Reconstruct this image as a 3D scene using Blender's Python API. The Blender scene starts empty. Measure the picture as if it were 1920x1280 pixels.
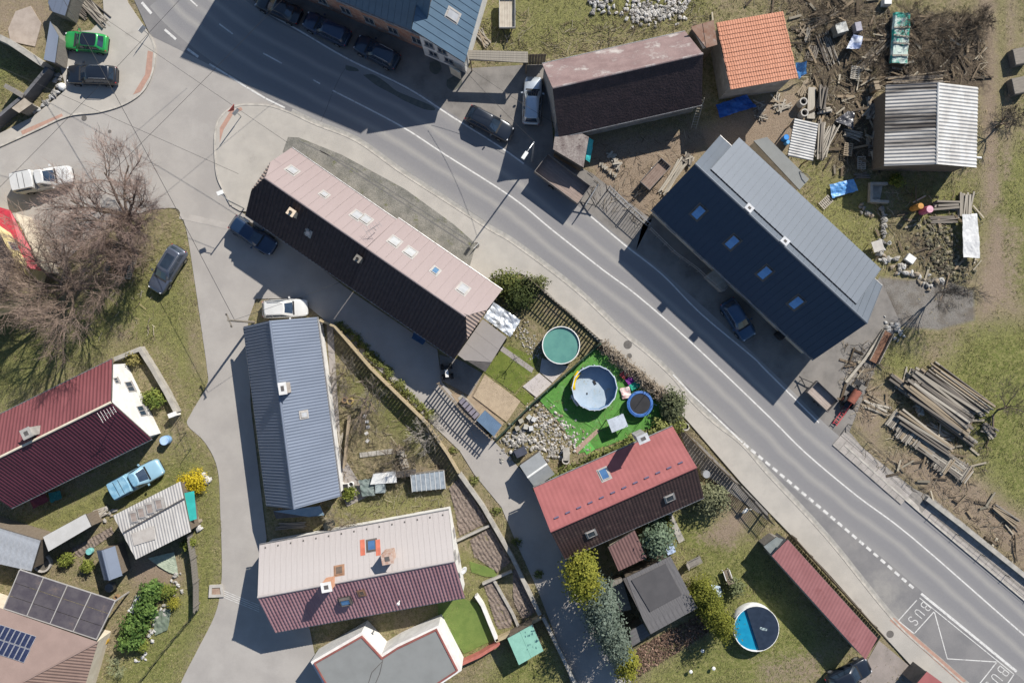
import bpy, bmesh, math, random
import numpy as np
from mathutils import Vector, Matrix, geometry
R = math.radians
random.seed(7)
rng = np.random.default_rng(11)
sc = bpy.context.scene
C = sc.collection

# ------------------------------------------------------------ camera, sky, sun, exposure
S, H = 20.0, 72.0          # photo pixels per metre on the ground, height of the drone
cam_d = bpy.data.cameras.new('camera'); cam = bpy.data.objects.new('camera', cam_d); C.objects.link(cam)
cam.location = (0, 0, H); cam_d.sensor_width = 36; cam_d.lens = 36 * H / (1920 / S)
cam_d.clip_end = 5000; cam_d.clip_start = 0.5
sc.camera = cam
SUN_EL, SUN_AZ = 38.0, 36.0   # azimuth clockwise from +Y
w = bpy.data.worlds.new('World'); sc.world = w; w.use_nodes = True
nt = w.node_tree; bg = nt.nodes['Background']; sky = nt.nodes.new('ShaderNodeTexSky')
sky.sky_type = 'NISHITA'; sky.sun_disc = False; sky.sun_elevation = R(SUN_EL); sky.sun_rotation = R(SUN_AZ); sky.ozone_density = 4.0; sky.dust_density = 0.4; sky.air_density = 1.2
nt.links.new(sky.outputs[0], bg.inputs[0]); bg.inputs[1].default_value = 0.068
sd = bpy.data.lights.new('sun', 'SUN'); sun = bpy.data.objects.new('sun', sd); C.objects.link(sun)
sd.energy = 4.6; sd.angle = R(0.5); sd.color = (1.0, 0.945, 0.86)
_d = Vector((math.sin(R(SUN_AZ)) * math.cos(R(SUN_EL)), math.cos(R(SUN_AZ)) * math.cos(R(SUN_EL)), math.sin(R(SUN_EL))))
sun.rotation_euler = _d.to_track_quat('Z', 'Y').to_euler(); sun.location = (30, 40, 60)
vs = sc.view_settings; vs.view_transform = 'Standard'; vs.look = 'None'; vs.gamma = 1; vs.exposure = 0.75
vs.use_curve_mapping = False

# ------------------------------------------------------------ pixel helpers
def W(px, py, z=0.0):
    k = (H - z) / H
    return Vector(((px - 960) / S * k, (640 - py) / S * k, z))
def W2(px, py, z=0.0):
    v = W(px, py, z); return (v.x, v.y)
def hit(px, py, p0, n):
    d = W(px, py, 0) - Vector((0, 0, H)); o = Vector((0, 0, H))
    t = (p0 - o).dot(n) / d.dot(n)
    return o + d * t
def ang(px0, py0, px1, py1):   # world heading of a direction on the photo
    return math.atan2(-(py1 - py0), px1 - px0)

# ------------------------------------------------------------ materials
MATS = {}
def mat(name, c1, c2=None, scale=1.5, rough=0.85, bump=0.0, bscale=18.0, metal=0.0, spec=0.3, stretch=(1, 1, 1),
        lo=0.35, hi=0.65, grain=0.12, gscale=40.0, c3=None, s3=0.35, t3=(0.55, 0.7), coord='Object', coat=0.0, trans=0.0):
    if name in MATS: return MATS[name]
    m = bpy.data.materials.new(name); m.use_nodes = True; t = m.node_tree; N = t.nodes; L = t.links
    b = N['Principled BSDF']
    b.inputs['Roughness'].default_value = rough; b.inputs['Metallic'].default_value = metal
    b.inputs['Specular IOR Level'].default_value = spec
    b.inputs['Coat Weight'].default_value = coat
    b.inputs['Transmission Weight'].default_value = trans
    c2 = c2 or tuple(x * 0.75 for x in c1)
    tc = N.new('ShaderNodeTexCoord'); mp = N.new('ShaderNodeMapping'); mp.inputs['Scale'].default_value = stretch
    if coord == 'World':
        g = N.new('ShaderNodeNewGeometry'); L.new(g.outputs['Position'], mp.inputs[0])
    else:
        L.new(tc.outputs[coord], mp.inputs[0])
    n1 = N.new('ShaderNodeTexNoise'); n1.inputs['Scale'].default_value = scale; n1.inputs['Detail'].default_value = 6
    n1.inputs['Roughness'].default_value = 0.62
    L.new(mp.outputs[0], n1.inputs[0])
    mr = N.new('ShaderNodeMapRange'); mr.interpolation_type = 'SMOOTHSTEP'
    mr.inputs[1].default_value = lo; mr.inputs[2].default_value = hi; L.new(n1.outputs[0], mr.inputs[0])
    mx = N.new('ShaderNodeMix'); mx.data_type = 'RGBA'; mx.inputs[6].default_value = (*c1, 1); mx.inputs[7].default_value = (*c2, 1)
    L.new(mr.outputs[0], mx.inputs[0]); out = mx.outputs[2]
    if c3:
        n3 = N.new('ShaderNodeTexNoise'); n3.inputs['Scale'].default_value = s3; n3.inputs['Detail'].default_value = 8
        n3.inputs['Roughness'].default_value = 0.7
        L.new(mp.outputs[0], n3.inputs[0])
        m3 = N.new('ShaderNodeMapRange'); m3.interpolation_type = 'SMOOTHSTEP'; m3.inputs[1].default_value = t3[0]; m3.inputs[2].default_value = t3[1]
        L.new(n3.outputs[0], m3.inputs[0])
        x3 = N.new('ShaderNodeMix'); x3.data_type = 'RGBA'; L.new(m3.outputs[0], x3.inputs[0]); L.new(out, x3.inputs[6]); x3.inputs[7].default_value = (*c3, 1)
        out = x3.outputs[2]
    if grain:
        n2 = N.new('ShaderNodeTexNoise'); n2.inputs['Scale'].default_value = gscale; n2.inputs['Detail'].default_value = 3
        L.new(mp.outputs[0], n2.inputs[0])
        m2 = N.new('ShaderNodeMapRange'); m2.inputs[1].default_value = 0.3; m2.inputs[2].default_value = 0.7
        m2.inputs[3].default_value = 1 - grain; m2.inputs[4].default_value = 1 + grain; L.new(n2.outputs[0], m2.inputs[0])
        v = N.new('ShaderNodeVectorMath'); v.operation = 'SCALE'; L.new(out, v.inputs[0]); L.new(m2.outputs[0], v.inputs['Scale']); out = v.outputs[0]
    L.new(out, b.inputs['Base Color'])
    if bump:
        n4 = N.new('ShaderNodeTexNoise'); n4.inputs['Scale'].default_value = bscale; n4.inputs['Detail'].default_value = 5
        L.new(mp.outputs[0], n4.inputs[0])
        bp = N.new('ShaderNodeBump'); bp.inputs['Strength'].default_value = bump; bp.inputs['Distance'].default_value = 0.08
        L.new(n4.outputs[0], bp.inputs['Height']); L.new(bp.outputs[0], b.inputs['Normal'])
    MATS[name] = m
    return m
def attr_mat(name, rough=0.9, attr='col', trans=0.0, spec=0.2):   # colour of each leaf, blade or stick from the mesh
    if name in MATS: return MATS[name]
    m = bpy.data.materials.new(name); m.use_nodes = True; t = m.node_tree
    b = t.nodes['Principled BSDF']; b.inputs['Roughness'].default_value = rough; b.inputs['Specular IOR Level'].default_value = spec
    a = t.nodes.new('ShaderNodeAttribute'); a.attribute_name = attr
    t.links.new(a.outputs[0], b.inputs['Base Color'])
    if trans:
        o = t.nodes['Material Output']; tr = t.nodes.new('ShaderNodeBsdfTranslucent'); t.links.new(a.outputs[0], tr.inputs[0])
        ms = t.nodes.new('ShaderNodeMixShader'); ms.inputs[0].default_value = trans
        t.links.new(b.outputs[0], ms.inputs[1]); t.links.new(tr.outputs[0], ms.inputs[2]); t.links.new(ms.outputs[0], o.inputs[0])
    MATS[name] = m
    return m

# ------------------------------------------------------------ mesh builder
class MB:
    def __init__(s): s.v = []; s.f = []; s.c = []; s.cc = None
    def add(s, vs, fs):
        o = len(s.v); s.v += [tuple(p) for p in vs]; s.f += [tuple(i + o for i in f) for f in fs]
        if s.cc is not None: s.c += [s.cc] * len(vs)
        return s
    def box(s, c, d, rz=0.0, M=None):
        hx, hy, hz = d[0] / 2, d[1] / 2, d[2] / 2
        pts = [Vector((x, y, z)) for z in (-hz, hz) for x, y in ((-hx, -hy), (hx, -hy), (hx, hy), (-hx, hy))]
        if M is not None: pts = [M @ p for p in pts]
        elif rz: q = Matrix.Rotation(rz, 3, 'Z'); pts = [q @ p for p in pts]
        c = Vector(c)
        return s.add([p + c for p in pts], [(3, 2, 1, 0), (4, 5, 6, 7), (0, 1, 5, 4), (1, 2, 6, 5), (2, 3, 7, 6), (3, 0, 4, 7)])
    def prism(s, poly, z0, z1):       # poly: xy points (any order), flat top and bottom
        n = len(poly); a = sum(poly[i][0] * poly[(i + 1) % n][1] - poly[(i + 1) % n][0] * poly[i][1] for i in range(n))
        if a < 0: poly = poly[::-1]
        tri = geometry.tessellate_polygon([[Vector((p[0], p[1], 0)) for p in poly]])
        vs = [(p[0], p[1], z0) for p in poly] + [(p[0], p[1], z1) for p in poly]
        fs = []
        for t in tri:
            p, q, r = (Vector(poly[i]) for i in t)
            if (q - p).cross(r - p) < 0: t = t[::-1]
            fs.append(tuple(i + n for i in t)); fs.append(tuple(reversed(t)))
        fs += [(i, (i + 1) % n, (i + 1) % n + n, i + n) for i in range(n)]
        return s.add(vs, fs)
    def sheet(s, poly, z):
        n = len(poly)
        tri = geometry.tessellate_polygon([[Vector((p[0], p[1], 0)) for p in poly]]); fs = []
        for t in tri:
            p, q, r = (Vector(poly[i]) for i in t)
            fs.append(t[::-1] if (q - p).cross(r - p) < 0 else t)
        return s.add([(p[0], p[1], z) for p in poly], fs)
    def poly3(s, pts, th):            # planar 3-D polygon with thickness downwards along its normal
        pts = [Vector(p) for p in pts]; n = len(pts)
        nn = Vector((0, 0, 0))
        for i in range(n): nn += pts[i].cross(pts[(i + 1) % n])
        nn.normalize()
        if nn.z < 0: pts = pts[::-1]; nn = -nn
        lo = [p - nn * th for p in pts]
        fs = [tuple(range(n)), tuple(range(2 * n - 1, n - 1, -1))] + [(i, i + n, (i + 1) % n + n, (i + 1) % n) for i in range(n)]
        return s.add(pts + lo, fs)
    def cyl(s, c, r, h, n=16, r2=None, axis='Z', cap=True):
        r2 = r if r2 is None else r2
        vs = []
        for k, (rr, zz) in enumerate(((r, 0), (r2, h))):
            for i in range(n):
                a = 2 * math.pi * i / n; p = (math.cos(a) * rr, math.sin(a) * rr, zz)
                if axis == 'Y': p = (p[0], p[2] - h / 2, p[1])
                if axis == 'X': p = (p[2] - h / 2, p[0], p[1])
                vs.append((c[0] + p[0], c[1] + p[1], c[2] + p[2]))
        fs = [(i, (i + 1) % n, (i + 1) % n + n, i + n) for i in range(n)]
        if cap: fs += [tuple(range(n - 1, -1, -1)), tuple(range(n, 2 * n))]
        return s.add(vs, fs)
    def lathe(s, c, prof, n=24):      # prof: (radius, z) list
        vs = []; fs = []
        for r, z in prof:
            for i in range(n):
                a = 2 * math.pi * i / n; vs.append((c[0] + r * math.cos(a), c[1] + r * math.sin(a), c[2] + z))
        for k in range(len(prof) - 1):
            for i in range(n):
                j = (i + 1) % n; fs.append((k * n + i, k * n + j, (k + 1) * n + j, (k + 1) * n + i))
        return s.add(vs, fs)
    def tube(s, pts, r, n=6, r2=None):
        pts = [Vector(p) for p in pts]; m = len(pts); r2 = r if r2 is None else r2; vs = []; fs = []
        for i, p in enumerate(pts):
            d = (pts[min(i + 1, m - 1)] - pts[max(i - 1, 0)]).normalized()
            a = d.cross(Vector((0, 0, 1)));
            if a.length < 1e-3: a = Vector((1, 0, 0))
            a.normalize(); b = d.cross(a); rr = r + (r2 - r) * i / max(1, m - 1)
            for k in range(n):
                t = 2 * math.pi * k / n; vs.append(p + a * (math.cos(t) * rr) + b * (math.sin(t) * rr))
        for i in range(m - 1):
            for k in range(n):
                j = (k + 1) % n; fs.append((i * n + k, i * n + j, (i + 1) * n + j, (i + 1) * n + k))
        fs += [tuple(range(n - 1, -1, -1)), tuple(range((m - 1) * n, m * n))]
        return s.add(vs, fs)
    def bar(s, a, b, wd, ht):         # rectangular bar between two points
        a, b = Vector(a), Vector(b); d = b - a; L = d.length; d.normalize()
        y = Vector((0, 0, 1)).cross(d)
        if y.length < 1e-3: y = Vector((0, 1, 0))
        y.normalize(); z = d.cross(y)
        M = Matrix((d, y, z)).transposed()
        return s.box((a + b) / 2, (L, wd, ht), M=M)
    def ribbon(s, pts, wd, z):        # flat strip along a polyline of xy points
        pts = [Vector((p[0], p[1])) for p in pts]; m = len(pts); vs = []
        for i, p in enumerate(pts):
            d = (pts[min(i + 1, m - 1)] - pts[max(i - 1, 0)]).normalized(); nrm = Vector((-d.y, d.x))
            vs += [(*(p - nrm * wd / 2), z), (*(p + nrm * wd / 2), z)]
        return s.add(vs, [(2 * i, 2 * i + 2, 2 * i + 3, 2 * i + 1) for i in range(m - 1)])
    def wall(s, pts, wd, z0, z1, closed=False):   # thick wall along a polyline
        pts = [Vector((p[0], p[1])) for p in pts]
        if closed: pts.append(pts[0])
        m = len(pts); a = []; b = []
        for i, p in enumerate(pts):
            if closed and i in (0, m - 1): d0 = (pts[1] - pts[0]).normalized(); d1 = (pts[-1] - pts[-2]).normalized(); d = (d0 + d1).normalized(); k = 1 / max(.35, d.dot(d0))
            else:
                d0 = (pts[min(i + 1, m - 1)] - pts[i]) if i < m - 1 else (pts[i] - pts[i - 1]); d1 = (pts[i] - pts[i - 1]) if i > 0 else d0
                d0.normalize(); d1.normalize(); d = (d0 + d1).normalized(); k = 1 / max(.35, d.dot(d0))
            nrm = Vector((-d.y, d.x)) * wd / 2 * k; a.append(p - nrm); b.append(p + nrm)
        for i in range(m - 1):
            q = [a[i], a[i + 1], b[i + 1], b[i]]
            vs = [(*x, z0) for x in q] + [(*x, z1) for x in q]
            fs = [(4, 5, 6, 7), (0, 1, 5, 4), (2, 3, 7, 6)]
            if i == 0 and not closed: fs.append((3, 0, 4, 7))
            if i == m - 2 and not closed: fs.append((1, 2, 6, 5))
            s.add(vs, fs)
        return s
    def blob(s, c, d, seed=0, amp=0.25, n=10, m=7, rz=0.0):   # lumpy closed stone-like lump
        rr = random.Random(seed); ph = [rr.uniform(0, 6.28) for _ in range(8)]; vs = []; fs = []; q = Matrix.Rotation(rz, 3, 'Z')
        for j in range(m + 1):
            t = math.pi * j / m
            for i in range(n):
                a = 2 * math.pi * i / n
                k = 1 + amp * (math.sin(2 * a + ph[0] + t) * .4 + math.sin(3 * a + ph[1]) * math.sin(2 * t + ph[2]) * .5 + math.sin(5 * a + ph[3] + 3 * t) * .3) * math.sin(t)
                p = q @ Vector((math.sin(t) * math.cos(a) * k * d[0] / 2, math.sin(t) * math.sin(a) * k * d[1] / 2, math.cos(t) * d[2] / 2 * (1 + amp * .3 * math.sin(3 * a + ph[4]))))
                vs.append((c[0] + p.x, c[1] + p.y, c[2] + p.z))
        for j in range(m):
            for i in range(n):
                k = (i + 1) % n; fs.append((j * n + i, (j + 1) * n + i, (j + 1) * n + k, j * n + k))
        return s.add(vs, fs)
    def mesh(s, name='mesh', off=None, smooth=False):
        me = bpy.data.meshes.new(name)
        vs = s.v if off is None else [(x - off[0], y - off[1], z - off[2]) for x, y, z in s.v]
        me.from_pydata(vs, [], s.f)
        if s.c and len(s.c) == len(s.v):
            at = me.attributes.new('col', 'FLOAT_COLOR', 'POINT')
            at.data.foreach_set('color', np.array([(*c[:3], 1) for c in s.c], dtype=np.float32).ravel())
        if smooth: me.polygons.foreach_set('use_smooth', [True] * len(me.polygons))
        me.update()
        return me
def link(name, me, m, parent=None, smooth=False, auto=None):
    o = bpy.data.objects.new(name, me); C.objects.link(o)
    if m and not me.materials: me.materials.append(m)
    if parent: o.parent = parent
    return o
def wpos(o):
    p = Vector((0, 0, 0))
    while o: p += o.location; o = o.parent
    return p
def part(name, mb, m, parent, smooth=False):      # world coordinates -> child of an unrotated parent chain
    me = mb.mesh(name, off=wpos(parent), smooth=smooth)
    return link(name, me, m, parent)
def lpart(name, mb, m, parent, smooth=False):     # local coordinates
    return link(name, mb.mesh(name, smooth=smooth), m, parent)
def tag(o, label, cat, group=None):
    o['label'] = label; o['category'] = cat
    if group: o['group'] = group
    return o
def thing(name, label, cat, loc=(0, 0, 0), rz=0.0, group=None):
    o = bpy.data.objects.new(name, None); C.objects.link(o); o.empty_display_size = 0.3
    o.location = loc; o.rotation_euler = (0, 0, rz)
    return tag(o, label, cat, group)
def solo(name, mb, m, label, cat, group=None, smooth=False):   # a thing that is one mesh, world coords; origin at its base
    xs = [p[0] for p in mb.v]; ys = [p[1] for p in mb.v]; zs = [p[2] for p in mb.v]
    off = ((min(xs) + max(xs)) / 2, (min(ys) + max(ys)) / 2, min(zs))
    o = link(name, mb.mesh(name, off=off, smooth=smooth), m); o.location = off
    return tag(o, label, cat, group)
def struct(name, mb, m, smooth=False):
    o = link(name, mb.mesh(name, smooth=smooth), m); o['kind'] = 'structure'; return o
def copy_tree(o, parent=None):
    c = o.copy(); C.objects.link(c); c.parent = parent
    for ch in list(o.children): copy_tree(ch, c)
    return c
def px2(lst, z=0.0): return [W2(x, y, z) for x, y in lst]
def smooth_line(pts, k=6):        # Catmull-Rom through pixel points
    out = []; n = len(pts)
    for i in range(n - 1):
        p0, p1, p2, p3 = (Vector(pts[max(0, min(n - 1, j))]) for j in (i - 1, i, i + 1, i + 2))
        for t in range(k):
            u = t / k
            q = 0.5 * ((2 * p1) + (p2 - p0) * u + (2 * p0 - 5 * p1 + 4 * p2 - p3) * u * u + (3 * p1 - p0 - 3 * p2 + p3) * u ** 3)
            out.append((q.x, q.y))
    out.append(tuple(pts[-1])); return out
# ------------------------------------------------------------ ground: one sheet to the horizon, painted by what grows or lies there
KERB_S = smooth_line([(545, 212), (594, 235), (668, 265), (749, 322), (833, 376), (917, 430), (960, 455), (1044, 517), (1101, 564), (1161, 621), (1212, 662), (1262, 709), (1296, 752), (1339, 793), (1390, 833), (1440, 890), (1551, 1010), (1672, 1159), (1760, 1240), (1840, 1310), (2000, 1450)], 4)
CENTRE = smooth_line([(330, -30), (370, 12), (463, 82), (587, 150), (624, 170), (749, 235), (833, 289), (960, 370), (1034, 430), (1128, 504), (1195, 554), (1296, 642), (1440, 779), (1512, 850), (1608, 930), (1709, 1006), (1920, 1190), (2050, 1300)], 4)
EDGE_N = smooth_line([(440, -40), (480, 5), (564, 54), (655, 107), (766, 161), (850, 215), (960, 285), (1050, 355), (1111, 403), (1175, 457), (1245, 512), (1316, 584), (1413, 665), (1440, 692), (1566, 816), (1601, 850), (1725, 960), (1920, 1124), (2060, 1245)], 4)
SW_EDGE = [(215, -80), (282, 67), (360, 105), (437, 144), (490, 177)]
MAIN = SW_EDGE + KERB_S + EDGE_N[::-1] + [(400, -80)]
PARK_KERB = smooth_line([(-60, 300), (0, 275), (67, 245), (128, 218), (188, 210), (235, 195), (269, 171), (287, 134), (291, 94), (282, 67)], 5)
ISLE = smooth_line([(545, 212), (510, 200), (480, 197), (450, 198), (428, 207), (411, 226), (404, 252), (404, 290), (408, 330), (420, 358), (434, 385)], 5)
SIDE = PARK_KERB + SW_EDGE[2:] + ISLE + [(560, 470), (650, 540), (820, 655), (828, 715), (925, 825), (1000, 905), (1040, 1000), (1080, 1060), (1100, 1130), (1190, 1290), (1200, 1340),
        (1085, 1340), (1060, 1240), (1010, 1110), (965, 1010), (940, 950), (890, 890), (862, 845), (800, 785), (735, 715), (650, 640), (605, 597), (560, 560), (480, 560), (465, 600), (470, 760), (500, 1010), (490, 1050), (490, 1120), (525, 1185), (580, 1175), (592, 1235), (640, 1340),
        ] + smooth_line([(320, 1340), (339, 1280), (369, 1220), (403, 1152), (414, 1100), (416, 1051), (413, 960), (408, 880), (385, 830), (352, 797), (358, 775), (388, 722), (388, 690), (380, 632), (363, 514), (349, 430), (336, 396), (322, 390), (280, 393)], 5) + [(215, 420), (160, 455), (110, 500), (80, 500), (40, 420), (0, 390), (-60, 385)]
FORE = EDGE_N[4:38] + [(1222, 412), (1110, 325), (1040, 290), (1024, 120), (985, 122), (880, 128), (600, -20), (560, -80), (425, -80)]
FORE2 = EDGE_N[37:59] + [(1600, 790), (1660, 640), (1690, 610), (1650, 520), (1600, 560), (1530, 660), (1230, 405), (1205, 420)]
PARKBAY = PARK_KERB + [(240, 5), (225, -60), (190, -60), (196, 32), (172, 58), (120, 62), (112, 120), (122, 155), (118, 175), (62, 220), (8, 247), (-60, 280)]
PAV_S = KERB_S + [(2000, 1500), (1722, 1262), (1655, 1189), (1551, 1072), (1440, 958), (1390, 905), (1290, 790), (1240, 735), (1190, 690), (1120, 640), (1075, 590), (1000, 525), (975, 512), (930, 548), (870, 540), (700, 425), (600, 360), (560, 370), (500, 400), (450, 396), (436, 388)] + ISLE[::-1][1:-1]
PAV_N = EDGE_N[59:] + [(2060, 1190), (1920, 1072), (1745, 930), (1712, 915), (1616, 838), (1585, 800)]
GRAVEL = [(1650, 520), (1700, 525), (1760, 520), (1825, 545), (1828, 600), (1760, 618), (1690, 612), (1660, 640), (1600, 790), (1560, 760), (1640, 610)]

def sdist(poly, X, Y):            # signed distance in metres, positive inside
    P = np.array([W2(*p) for p in poly]); Q = np.roll(P, -1, 0)
    ins = np.zeros(X.shape, bool); d2 = np.full(X.shape, 1e9)
    for (x0, y0), (x1, y1) in zip(P, Q):
        dx, dy = x1 - x0, y1 - y0; l2 = dx * dx + dy * dy + 1e-12
        t = np.clip(((X - x0) * dx + (Y - y0) * dy) / l2, 0, 1)
        d2 = np.minimum(d2, (X - x0 - t * dx) ** 2 + (Y - y0 - t * dy) ** 2)
        if abs(dy) > 1e-9:
            c = ((y0 > Y) != (y1 > Y)) & (X < (x1 - x0) * (Y - y0) / dy + x0); ins ^= c
    d = np.sqrt(d2); return np.where(ins, d, -d)
def soft(poly, X, Y, wd=0.6): return np.clip(sdist(poly, X, Y) / wd * 0.5 + 0.5, 0, 1)
def vnoise(X, Y, s, seed):
    r = np.random.default_rng(seed); T = r.random((64, 64)); x = X * s; y = Y * s
    xi = np.floor(x).astype(int); yi = np.floor(y).astype(int); fx = x - xi; fy = y - yi
    fx = fx * fx * (3 - 2 * fx); fy = fy * fy * (3 - 2 * fy)
    g = lambda a, b: T[a % 64, b % 64]
    return (g(xi, yi) * (1 - fx) + g(xi + 1, yi) * fx) * (1 - fy) + (g(xi, yi + 1) * (1 - fx) + g(xi + 1, yi + 1) * fx) * fy
def fbm(X, Y, s, seed): return sum(vnoise(X, Y, s * 2 ** k, seed + k) / 2 ** k for k in range(4)) / 1.875
gx = np.concatenate([[-2500, -600, -150, -75], np.arange(-54, 54.01, 0.25), [75, 150, 600, 2500]])
gy = np.concatenate([[-2500, -600, -150, -60], np.arange(-38, 38.01, 0.25), [60, 150, 600, 2500]])
GX, GY = np.meshgrid(gx, gy)
# r lush green, g bare light soil, b gravel, a dark earth
GREEN = [([(-60, 560), (100, 590), (200, 530), (290, 470), (345, 420), (380, 640), (391, 716), (352, 772), (290, 660), (200, 670), (0, 780), (-60, 800)], .55),
         ([(180, 660), (290, 560), (370, 560), (385, 640), (378, 700), (330, 700)], .3), ([(-60, 690), (200, 600), (240, 650), (0, 770), (-60, 780)], .4),
         ([(30, 990), (200, 905), (300, 860), (360, 830), (412, 900), (413, 1060), (400, 1150), (360, 1225), (330, 1300), (170, 1300), (260, 1200), (350, 1100), (370, 960), (210, 950), (100, 1000)], .75),
         ([(900, 650), (950, 640), (1020, 690), (990, 740), (890, 690)], .9), ([(690, 680), (740, 690), (740, 720), (800, 800), (780, 840), (720, 800), (700, 740)], .85), ([(650, 700), (700, 700), (700, 750), (655, 745)], .8),
         ([(640, 945), (760, 925), (830, 930), (830, 955), (640, 975)], .7), ([(820, 1130), (900, 1110), (935, 1200), (860, 1230), (830, 1170)], .95),
         ([(870, 1050), (930, 1070), (935, 1085), (890, 1080)], .9),
         ([(1190, 960), (1300, 950), (1440, 1030), (1520, 1150), (1600, 1300), (1180, 1310), (1220, 1250), (1330, 1180), (1280, 1060)], .7),
         ([(1330, 1010), (1400, 990), (1430, 1020), (1370, 1050)], .5), ([(950, 1200), (1040, 1180), (1060, 1300), (900, 1310)], .75),
         ([(1820, 620), (1930, 600), (1990, 700), (1990, 1000), (1880, 940), (1820, 830), (1740, 730)], .75),
         ([(1530, 560), (1500, 300), (1660, 330), (1660, 470), (1700, 500)], .5), ([(1840, 260), (1990, 260), (1990, 600), (1850, 560)], .55),
         ([(1660, 330), (1840, 320), (1850, 480), (1700, 430)], .5), ([(1650, 650), (1720, 650), (1730, 720), (1660, 700)], .7),
         ([(880, 30), (985, -60), (1360, -60), (1340, 40), (1030, 100), (990, 120), (905, 90)], .5), ([(985, 60), (1060, 30), (1090, 90), (1030, 110)], .5),
         ([(1870, -60), (1910, -60), (1900, 330), (1860, 420)], .45), ([(-60, 70), (40, 95), (75, 130), (0, 210), (-60, 230)], .55)]
SOIL = [([(1090, 260), (1330, 230), (1420, 180), (1500, 160), (1540, 260), (1440, 300), (1320, 290), (1200, 440), (1110, 390)], .75), ([(1580, 700), (1680, 720), (1650, 870), (1590, 800)], .6),
        ([(1600, 840), (1960, 1110), (1990, 1010), (1760, 830)], .6), ([(1870, 380), (1930, 420), (1930, 620), (1840, 590)], .5),
        ([(1835, -60), (1862, -60), (1874, 380), (1848, 400)], .9), ([(1893, -60), (1903, -60), (1890, 330), (1882, 330)], .9), ([(1860, 400), (1885, 400), (1900, 560), (1840, 600), (1830, 545)], .8), ([(1310, 1010), (1380, 950), (1410, 965), (1370, 1030)], .85),
        ([(345, 600), (372, 600), (382, 700), (352, 700)], .6), ([(200, 600), (270, 590), (260, 660), (190, 660)], .5), ([(470, 560), (600, 560), (600, 600), (470, 590)], .5),
        ([(650, 620), (735, 715), (862, 845), (1060, 1240), (1040, 1240), (840, 850), (640, 650)], .5), ([(870, 690), (960, 760), (925, 800), (830, 740)], .7),
        ([(960, 10), (1000, 0), (1010, 40), (970, 100)], .4), ([(220, 1040), (330, 1030), (350, 1090), (260, 1130)], .7), ([(1700, 1260), (1650, 1190), (1600, 1250), (1650, 1300)], .6),
        ([(-60, -60), (80, -60), (120, 20), (70, 120), (-60, 60)], .5), ([(1400, 1230), (1560, 1200), (1560, 1300), (1420, 1300)], .5)]
EARTH = [([(1350, -60), (1660, -60), (1660, 330), (1560, 330), (1500, 180), (1480, 30)], .55), ([(1640, 30), (1850, 20), (1850, 170), (1640, 170)], .85), ([(1560, 120), (1660, 100), (1660, 330), (1600, 340)], .5),
         ([(610, 620), (660, 640), (850, 850), (840, 960), (640, 960)], .32), ([(1200, 1190), (1340, 1150), (1330, 1210), (1200, 1250)], .5),
         ([(1640, 400), (1760, 430), (1790, 540), (1700, 500)], .5), ([(60, 1080), (60, 430), (160, 460), (180, 560), (60, 600)], .3), ([(1040, 1150), (1200, 1100), (1200, 1290), (1100, 1290)], .6),
         ([(840, 890), (1010, 1170), (960, 1200), (850, 960)], .5), ([(190, 440), (290, 400), (300, 480), (220, 540)], .5), ([(1260, 790), (1320, 900), (1330, 960), (1440, 960), (1300, 800)], .6)]
mk = np.zeros((4,) + GX.shape)
for p, v in GREEN: mk[0] = np.maximum(mk[0], v * soft(p, GX, GY, 2.2))
mk[0] = np.maximum(mk[0], 0.35 * ((np.abs(GX) > 54) | (np.abs(GY) > 38)))
for p, v in SOIL: mk[1] = np.maximum(mk[1], v * soft(p, GX, GY, 1.6))
mk[2] = soft(GRAVEL, GX, GY, 0.7)
for p, v in EARTH: mk[3] = np.maximum(mk[3], v * soft(p, GX, GY, 1.6))
pav = np.zeros(GX.shape)
for p in (MAIN, SIDE, FORE, FORE2, PARKBAY, PAV_S, PAV_N): pav = np.maximum(pav, np.clip(sdist(p, GX, GY) / 0.4 + 0.5, 0, 1))
inner = (np.abs(GX) <= 54) & (np.abs(GY) <= 38)
GZ = (0.10 * (fbm(GX, GY, 0.45, 3) - .5) + 0.07 * (fbm(GX, GY, 1.7, 9) - .5)) * inner * (1 - pav) - 0.07 * pav - 0.03
def ground_mesh():
    ny, nx = GX.shape; me = bpy.data.meshes.new('ground')
    co = np.stack([GX, GY, GZ], -1).reshape(-1, 3)
    i = np.arange(ny * nx).reshape(ny, nx); q = np.stack([i[:-1, :-1], i[:-1, 1:], i[1:, 1:], i[1:, :-1]], -1).reshape(-1, 4)
    me.vertices.add(len(co)); me.vertices.foreach_set('co', co.ravel())
    me.loops.add(q.size); me.loops.foreach_set('vertex_index', q.ravel())
    me.polygons.add(len(q)); me.polygons.foreach_set('loop_start', np.arange(0, q.size, 4)); me.polygons.foreach_set('loop_total', np.full(len(q), 4))
    me.update(calc_edges=True)
    me.polygons.foreach_set('use_smooth', np.ones(len(q), bool))
    a = me.attributes.new('mask', 'FLOAT_COLOR', 'POINT'); a.data.foreach_set('color', np.stack(list(mk), -1).reshape(-1).astype(np.float32))
    return me
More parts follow.
